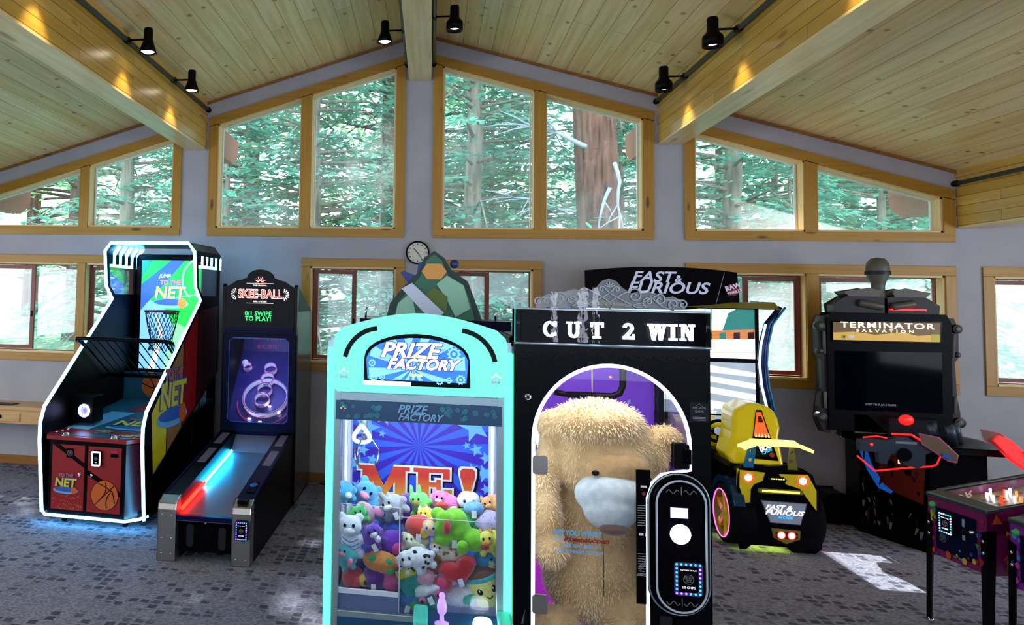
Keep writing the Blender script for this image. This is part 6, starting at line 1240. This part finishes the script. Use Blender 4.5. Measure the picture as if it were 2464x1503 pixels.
sn.box((-.34, -.0162, 1.520), (-.305, -.0145, 1.555), 'yellow_art').box((-.29, -.0162, 1.528), (-.25, -.0145, 1.553), 'white_art').box((.295, -.0162, 1.520), (.355, -.0145, 1.575), 'yellow_art'); sn.prism([(-.332, 1.548), (-.322, 1.54), (-.312, 1.548), (-.318, 1.535), (-.322, 1.526), (-.326, 1.535)], 'y', -.0175, -.016, 'blk'); sn.build('lit_sign', sg_)
# side armour plates
for s_ in (-1, 1):
    X = (lambda a: -a) if s_ < 0 else (lambda a: a)
    ap = MB(); ap.prism([(X(.43), 1.70), (X(.47), 1.70), (X(.50), 1.62), (X(.495), 1.40), (X(.47), 1.36), (X(.475), 1.1), (X(.495), .98), (X(.50), .88), (X(.46), .78), (X(.42), .78)], 'y', .02, .12, 'armour')
    for z, r_ in ((1.62, .035), (.90, .04), (1.42, .02)): ap.cyl((X(.485), .06, z), (X(.485), -.005, z), r_, 'armour', n=16); ap.cyl((X(.485), -.006, z), (X(.485), -.012, z), r_ * .5, 'armour_pale', n=12)
    for z0, z1 in ((1.58, 1.45), (1.56, 1.40), (1.1, .97)): ap.cyl((X(.46), -.0, z0), (X(.455), .01, z1), .012, 'armour_pale', n=8)
    ap.box((X(.44), .03, 1.12), (X(.475), .06, 1.36), 'armour_pale'); ap.build('side_armour', sg_, .006)
# plain sculpted topper
tpz = MB()
for s_ in (-1, 1):
    tpz.prism([(0, 1.712), (s_ * .36, 1.712), (s_ * .37, 1.79), (s_ * .28, 1.85), (s_ * .10, 1.87), (0, 1.84)], 'y', .02, .18, 'armour')
    tpz.prism([(s_ * .06, 1.87), (s_ * .27, 1.87), (s_ * .29, 1.89), (s_ * .13, 1.92), (s_ * .05, 1.90)], 'y', .0, .17, 'bone'); tpz.cyl((s_ * .20, .01, 1.81), (s_ * .03, -.0, 1.78), .03, 'armour_pale', n=10)
tpz.build('topper_base', sg_, .01)
MB().lathe([(.055, 1.86), (.045, 1.93), (.05, 1.97), (.075, 2.02), (.082, 2.08), (.075, 2.13), (.05, 2.165), (0, 2.175)], 'bone', 24, Matrix.Translation((-.02, .09, 0))).lathe([(.088, 2.035), (.09, 2.05), (.088, 2.065)], 'armour', 24, Matrix.Translation((-.02, .09, 0))).build('topper_finial', sg_)
MB().box((.02, -.01, 1.755), (.27, .02, 1.768), 'red_edge').build('topper_lamp', sg_)
# pedestal and control deck
MB().prism([(-.10, .50), (-.16, .15), (.05, -.40), (.40, -.45), (.42, .50)], 'z', 0, .74, 'blk').build('pedestal', sg_, .01)
art = MB()
e0, e1 = Vector((-.165, .145, 0)), Vector((.045, -.41, 0))
def ap_(t, z, k=0): p = e0.lerp(e1, t); return (p.x - .004 - .0015 * k, p.y - .002 - .0006 * k, z)
def aq(pts, k, m_): art.poly([ap_(t, z, k) for t, z in pts], m_)
aq([(.02, .02), (.98, .02), (.98, .72), (.02, .72)], 0, 'blk_gloss'); aq([(.30, .40), (.92, .34), (.96, .70), (.34, .72)], 1, 'art_red')
aq([(.02, .70), (.12, .70), (.22, .55), (.38, .42), (.52, .38), (.48, .36), (.30, .38), (.14, .50), (.04, .62)], 2, 'blue_arc')
rr = random.Random(4)
for i in range(46):
    t, z = rr.uniform(.05, .9), rr.uniform(.04, .62); w, h = rr.uniform(.01, .05), rr.uniform(.01, .06); s__ = rr.uniform(-.03, .03); aq([(t, z), (t + w * .5, z), (t + w + s__, z + h), (t + s__, z + h)], 3, ('ashen', 'dgrey', 'ashen', 'dred_art')[i % 4] if z < .35 else ('dred_art', 'art_red', 'blk')[i % 3])
for tx_, z in ((.50, .58), (.72, .56)): aq([(tx_ + .05 * math.cos(a), z + .035 * math.sin(a)) for a in [i * PI / 6 for i in range(12)]], 4, 'blk'); 
aq([(.60, .60), (.63, .60), (.63, .63), (.60, .63)], 5, 'flame_pale'); art.build('side_art', sg_)
MB().prism([(-.30, .10), (-.20, -.35), (.05, -.55), (.45, -.55), (.55, -.1), (.5, .3), (-.25, .3)], 'z', .74, .79, 'blk').build('control_deck', sg_, .01)
MB().prism([(-.12, .12), (-.02, .0), (.28, -.05), (.42, .1), (.42, .3), (-.12, .3)], 'z', .79, .93, 'dgrey').build('console_hump', sg_, .02)
MB().prism([(-.25, .93), (-.16, .93), (-.02, .79), (-.25, .79)], 'y', .0, .03, 'armour_pale').build('deck_wing', sg_, .003)
MB().ell((.05, -.12, .92), (.052, .03, .04), 'red_edge').build('red_lamp', sg_, label='glowing red dome lamp')
def gun(org, rz, red_right):
    M = Matrix.Translation(org) @ Matrix.Rotation(rz, 4, 'Z'); g = MB(M)
    g.prism([(-.25, -.02), (-.25, .055), (-.17, .065), (-.08, .06), (-.02, .085), (.05, .088), (.09, .06), (.20, .058), (.25, .04), (.25, .015), (.19, .0), (.15, -.02), (.15, -.09), (.10, -.12), (.02, -.10), (.0, -.02), (-.06, -.03), (-.09, -.10), (-.13, -.10), (-.14, -.02)], 'y', -.03, .03, 'gun_grey')
    g.box((-.03, -.034, .045), (.10, -.030, .062), 'gun_light').prism(circ(.02, -.03, .045, 16), 'y', -.036, -.03, 'blk').cyl((.25, 0, .03), (.31, 0, .03), .018, 'gun_grey', n=12); go = g.build('gun', sg_, .005)
    MB(M).tube([(x, .0, z) for x, z in ((-.26, -.06), (-.15, -.16), (.05, -.125), (.20, -.105), (.23, -.09), (.26, -.02))], .006, 'red_edge', 6).tube([(x, .0, z) for x, z in ((-.22, .072), (-.13, .085), (-.07, .075))], .005, 'red_edge', 6).tube([(x, .0, z) for x, z in ((-.04, .105), (.08, .108), (.14, .07))], .007, 'red_edge', 6).build('light_edge', go)
    MB(M).ell((.265, -.02, .025), .014, 'led_blue', n=10, k=8).build('lamp', go); MB(M).ell((-.18, -.034, .03), (.009, .005, .009), 'led_red', n=10, k=8).build('lamp', go)
gun((-.26, -.62, .77), math.radians(-4), 0)
def guard(org, rz, m_, edge_, btn):
    M = Matrix.Translation(org) @ Matrix.Rotation(rz, 4, 'Z') @ Matrix.Rotation(.35, 4, 'Y'); o = [(-.14, .05), (-.02, .07), (.12, -.0), (.13, -.05), (.08, -.06), (-.10, -.01)]
    g = MB(M).prism(o, 'y', -.006, .006, m_).build('gun_shield', sg_); MB(M).tube([(x, -.003, z) for x, z in o], .004, edge_, 5, closed=True).build('shield_edge', g); MB(M).prism(rrect(.03, -.045, .085, -.020, .01), 'y', -.016, -.006, btn).build('start_button', g)
mat('shield_tan', '#6b5a4a', .3); guard((-.04, -.68, .80), -.1, 'shield_tan', 'pink_art', 'blue_art'); guard((.38, -.62, .84), -.1, 'shield_tan', 'pink_art', 'yellow_art')
M = Matrix.Translation((.46, -.62, .76)) @ Matrix.Rotation(.75, 4, 'Y')
g2 = MB(M).prism([(-.17, .03), (-.10, .06), (.05, .05), (.16, .03), (.17, -.01), (.0, -.03), (-.17, -.01)], 'y', -.03, .03, 'red_edge').prism([(.0, .05), (.12, .10), (.18, .04)], 'y', -.04, .04, 'gun_grey').build('gun', sg_, .004)
MB(M).ell((.10, -.03, .10), .016, 'led_blue', n=10, k=8).build('lamp', g2)
for (x, y) in ((.12, -.35), (.20, -.42), (.30, -.30)): MB().cyl((x, y, .79), (x - .05, y - .05, .93), .03, 'gun_grey', n=12).build('gun_mount', sg_)
MB().prism([(-.48, .02), (-.46, .12), (-.30, .24), (-.16, .24), (-.16, .02)], 'y', .30, .60, 'blk').build('speaker_foot', sg_, .01)

# ------------------------------------------------------------------ pinball machines
def pinball(loc, rz, label, c_front, c_side, seed, leds):
    R_ = random.Random(seed); t = thing('pinball_machine', label, 'pinball machine', loc, rz, 'pinball machines at the right edge'); W = .205; L = 1.15; k = .20
    zt = lambda y: .715 + y * k
    mat('pin_' + c_front, {'magenta': '#6e1450', 'violet': '#701a86'}[c_front], .3); mat('pinside_' + c_side, {'orange': '#7a2410', 'violet': '#6a1c70'}[c_side], .35)
    b = MB().prism([(0, .39), (0, zt(0) - .06), (L, zt(L) - .06), (L, .42)], 'x', -W, W, 'pin_' + c_front).box((-W, 0, .60), (W, .05, zt(0)), 'pin_' + c_front)
    for s_ in (-1, 1): b.prism([(0, .60), (0, zt(0)), (L, zt(L)), (L, .60)], 'x', s_ * W, s_ * (W - .016), 'pin_' + c_front)
    b = b.build('cabinet', t)
    f = MB().box((-W + .002, -.0025, .392), (W - .002, -.001, .70), 'pin_' + c_front); fc = ('flame_orange', 'yellow_art', 'blue_art', 'sky_art', 'red_art', 'green_art') if c_front == 'magenta' else ('purple_art', 'pink_art', 'sky_art', 'blue_art', 'pink_art', 'purple_art')
    fcm = [mat('pa_%s' % n_, c_, .4) for n_, c_ in (('o', '#b0461a'), ('y', '#b89a1a'), ('b', '#1a3a9a'), ('s', '#2f7fc0'), ('r', '#8a1420'), ('g', '#1f7a4a'))] if c_front == 'magenta' else [mat('pa_%s' % n_, c_, .4) for n_, c_ in (('v', '#4a1a8a'), ('p', '#8a2a9a'), ('s', '#2f7fc0'), ('b', '#1a3a9a'), ('p2', '#a03a8a'), ('v', '#4a1a8a'))]
    for i in range(90):
        x, z, r_ = R_.uniform(-W + .015, W - .015), R_.uniform(.40, .66), R_.uniform(.008, .022)
        if abs(x) < .13 and z > .47: continue
        n_ = R_.choice((3, 4, 5, 7)); a0 = R_.uniform(0, 6); f.poly([(x + r_ * math.cos(a0 + 2 * PI * j / n_) * .9, -.002 - .0001 * i, z + r_ * math.sin(a0 + 2 * PI * j / n_) * R_.uniform(.8, 1.2)) for j in range(n_)], fcm[i % 6])
    f.build('front_art', t); sd = MB()
    for s_ in (-1, 1):
        for i in range(70):
            y, z, r_ = R_.uniform(.04, L - .05), R_.uniform(.43, .68), R_.uniform(.012, .04); n_ = R_.choice((3, 4, 6)); a0 = R_.uniform(0, 6); sd.poly([(s_ * (W + .0015 + .0001 * i), y + r_ * math.cos(a0 + 2 * PI * j / n_), z + r_ * math.sin(a0 + 2 * PI * j / n_)) for j in range(n_)], (fcm[0], 'pinside_' + c_side, fcm[4], fcm[1])[i % 4])
    sd.build('side_art', t)
    MB().prism([(-.135, .435), (.125, .43), (.135, .47), (.135, .655), (-.135, .655), (-.14, .47)], 'y', -.008, 0, 'navy').build('coin_door', t, .004)
    reader(t, (-.04, -.008, .59), .098, .115, leds)
    dt_ = MB(); dt_.box((.05, -.011, .60), (.066, -.008, .64), 'grey_art').box((.05, -.011, .53), (.066, -.008, .555), 'grey_art'); emblem(dt_, (-.085, -.011, .50), (1, 0, 0), (0, 0, 1), .022, 'ashen'); dt_.build('coin_slots', t)
    MB().lathe([(0, .018), (.012, .018), (.015, .008), (.02, 0)], 'green_art', 16, Matrix.Translation((-.165, 0, .665)) @ Matrix.Rotation(PI / 2, 4, 'X')).build('start_button', t)
    MB().cyl((.165, 0, .60), (.165, -.07, .60), .008, 'chrome', n=10).ell((.165, -.08, .60), .016, 'blk', n=12, k=8).build('plunger', t)
    rl = MB().raw([(-W - .006, -.008, zt(0) + .012), (W + .006, -.008, zt(0) + .012), (W + .006, .075, zt(.075) + .012), (-W - .006, .075, zt(.075) + .012), (-W - .006, -.008, zt(0) - .012), (W + .006, -.008, zt(0) - .012), (W + .006, .075, zt(.075) - .01), (-W - .006, .075, zt(.075) - .01)], [(0, 1, 2, 3), (7, 6, 5, 4), (0, 4, 5, 1), (1, 5, 6, 2), (2, 6, 7, 3), (3, 7, 4, 0)], mat('lockbar', '#4f5a5c', .35, .8)); rl.build('lockdown_bar', t, .006)
    for s_ in (-1, 1): MB().tube([(s_ * W, .06, zt(.06) + .008), (s_ * W, L, zt(L) + .008)], .010, 'lockbar', 8).build('side_rail', t)
    pf_ = MB().raw([(-W + .02, .07, zt(.07) - .045), (W - .02, .07, zt(.07) - .045), (W - .02, L, zt(L) - .045), (-W + .02, L, zt(L) - .045)], [(0, 1, 2, 3)], mat('pf_tan', '#9a8a66', .35))
    MB()
    for i in range(60):
        x, y, r_ = R_.uniform(-W + .04, W - .04), R_.uniform(.12, 1.1), R_.uniform(.008, .025); z = zt(y) - .043; n_ = 6; pf_.poly([(x + r_ * math.cos(j * PI / 3), y + r_ * math.sin(j * PI / 3), z + r_ * math.sin(j * PI / 3) * k + .0002 * i / 10) for j in range(6)], ('yellow_art', 'red_art', 'ashen', 'sky_art', 'orange_art')[i % 5])
    pf_.build('playfield', t)
    for i in range(40):
        x, y = R_.uniform(-W + .04, W - .04), R_.uniform(.22, 1.0); MB().cyl((x, y, zt(y) - .043), (x, y, zt(y) - .012), .006, ('led_white', 'led_white', 'led_red', 'screen_orange')[i % 4], n=8).build('playfield_lamp', t)
    MB().raw([(-W + .01, .07, zt(.07) + .003), (W - .01, .07, zt(.07) + .003), (W - .01, L, zt(L) + .003), (-W + .01, L, zt(L) + .003)], [(0, 1, 2, 3)], 'acrylic').build('top_glass', t)
    MB().box((-W - .02, L, .60), (W + .02, L + .22, 1.62), 'blk').build('backbox', t, .01)
    for s_ in (-1, 1):
        for y, yy in ((-.0, -.02), (L + .1, L + .13)):
            lg = MB(); x = s_ * W; w = .03
            lg.raw([(x + s_ * .006, y - .006, .62 if y < .5 else .72), (x - s_ * .04, y - .006, .60 if y < .5 else .7), (x - s_ * .028, yy, .02), (x + s_ * .008, yy, .02), (x + s_ * .006, y + .04, .62 if y < .5 else .72), (x + s_ * .008, yy + .03, .02), (x - s_ * .02, y + .02, .6), (x - s_ * .01, yy + .02, .02)], [(0, 1, 2, 3), (4, 0, 3, 5), (1, 6, 7, 2), (6, 4, 5, 7), (2, 7, 5, 3), (0, 4, 6, 1)], 'blk'); lg.cyl((x - s_ * .01, yy + .012, 0), (x - s_ * .01, yy + .012, .03), .014, 'chrome', n=12)
            l_ = lg.build('leg', t)
            if y < .5:
                for z in (.56, .50): MB().ell((x - s_ * .018, y - .012, z), (.009, .005, .009), 'chrome', n=10, k=6).build('bolt', l_)
    return t
pinball((2.834, -2.748, 0), math.radians(-82), 'farther pinball machine, magenta and blue front art with a square of green-white lights', 'magenta', 'orange', 5, ['led_white', 'led_green'])
pinball((2.905, -3.30, 0), math.radians(-82), 'violet pinball machine cut off by the right edge of the photo, the nearer one', 'violet', 'violet', 9, ['led_green', 'led_violet'])

# ------------------------------------------------------------------ dark cabinet behind the claw machine
mat('crest_green', '#2f6a50', .35, .3); mat('crest_dark', '#1a3f38', .4, .2); mat('crest_pale', '#7fae92', .3, .4); mat('crest_silver', '#aab2be', .3, .5); mat('crest_olive', '#5d7a1e', .4); mat('crest_blue', '#14307e', .3, .2)
bc = thing('arcade_cabinet', 'large black arcade cabinet behind the claw machine with a green and silver crest on top', 'arcade machine', (.02, -1.45, 0))
MB().box((-.57, 0, 1.48), (.58, .75, 1.605), 'navy').build('head_box', bc, .006); MB().box((-.50, .25, .9), (.50, .75, 1.48), 'blk').box((-.45, -.1, 0), (.45, .7, .85), 'blk').build('cabinet_body', bc, .01); MB().box((-.46, .24, .95), (.46, .25, 1.45), 'display_dark').build('display', bc)
MB().box((-.45, -.25, .85), (.45, .25, .9), 'blk').build('control_deck', bc, .01)
for x in (-.53, .47): MB().tube([(x, .1, 1.60), (x, .1, 1.66), (x + .01, .1, 1.69)], .008, 'chrome', 6).build('antenna', bc)
cr_ = MB()
cr_.prism([(-.36, 1.60), (-.33, 1.72), (-.22, 1.86), (-.10, 1.98), (-.07, 2.08), (.0, 2.13), (.07, 2.08), (.13, 1.98), (.25, 1.90), (.31, 1.74), (.36, 1.60)], 'y', .12, .22, 'crest_dark')
cr_.prism([(-.30, 1.61), (-.27, 1.72), (-.10, 1.93), (-.05, 2.06), (.0, 2.10), (.05, 2.06), (.10, 1.94), (.22, 1.87), (.27, 1.74), (.30, 1.61)], 'y', .09, .12, 'crest_green')
cr_.build('crest', bc, .012, 3)
MB().prism([(.03, 1.88), (.10, 1.94), (.22, 1.87), (.27, 1.70), (.17, 1.64), (.10, 1.78)], 'y', .07, .09, 'crest_pale').prism([(-.29, 1.62), (-.27, 1.72), (-.18, 1.80), (-.14, 1.62)], 'y', .07, .09, 'crest_pale').build('crest_panel', bc, .008, label='pale green panel'); MB().prism([(-.05, 1.66), (.09, 1.66), (.10, 1.78), (.0, 1.85), (-.08, 1.78)], 'y', .065, .09, 'crest_olive').build('crest_panel', bc, .006)
MB().prism([(-.24, 1.84), (-.17, 1.88), (.07, 1.66), (.02, 1.62), (-.03, 1.62)], 'y', .04, .065, 'crest_silver').build('crest_band', bc, .006, label='silver diagonal band')
MB().prism([(-.085, 1.98), (-.05, 2.03), (.05, 2.03), (.085, 1.98), (.05, 1.93), (-.05, 1.93)], 'y', .06, .09, mat('crest_amber', '#e8a012', .25)).build('crest_lozenge', bc, .01, label='amber lozenge')
MB().prism([(-.26, 1.97), (-.24, 1.98), (-.13, 1.94), (-.12, 2.05), (-.08, 2.06), (-.09, 1.86), (-.18, 1.86)], 'y', .22, .27, 'crest_blue').build('crest_wing', bc, .006, label='dark blue swept wing'); MB().cyl((.16, .24, 2.05), (.16, .29, 2.05), .035, 'crest_blue', n=20).build('crest_disc', bc, .006)
# power cord by the alley game
cd = MB().tube([(-1.02, -.10, .008), (-.95, -.13, .008), (-.88, -.09, .008), (-.80, -.12, .008), (-.72, -.06, .008)], .006, 'blk', 6).build('power_cord'); tag(cd, 'black power cord on the carpet at the foot of the wall', 'cord')
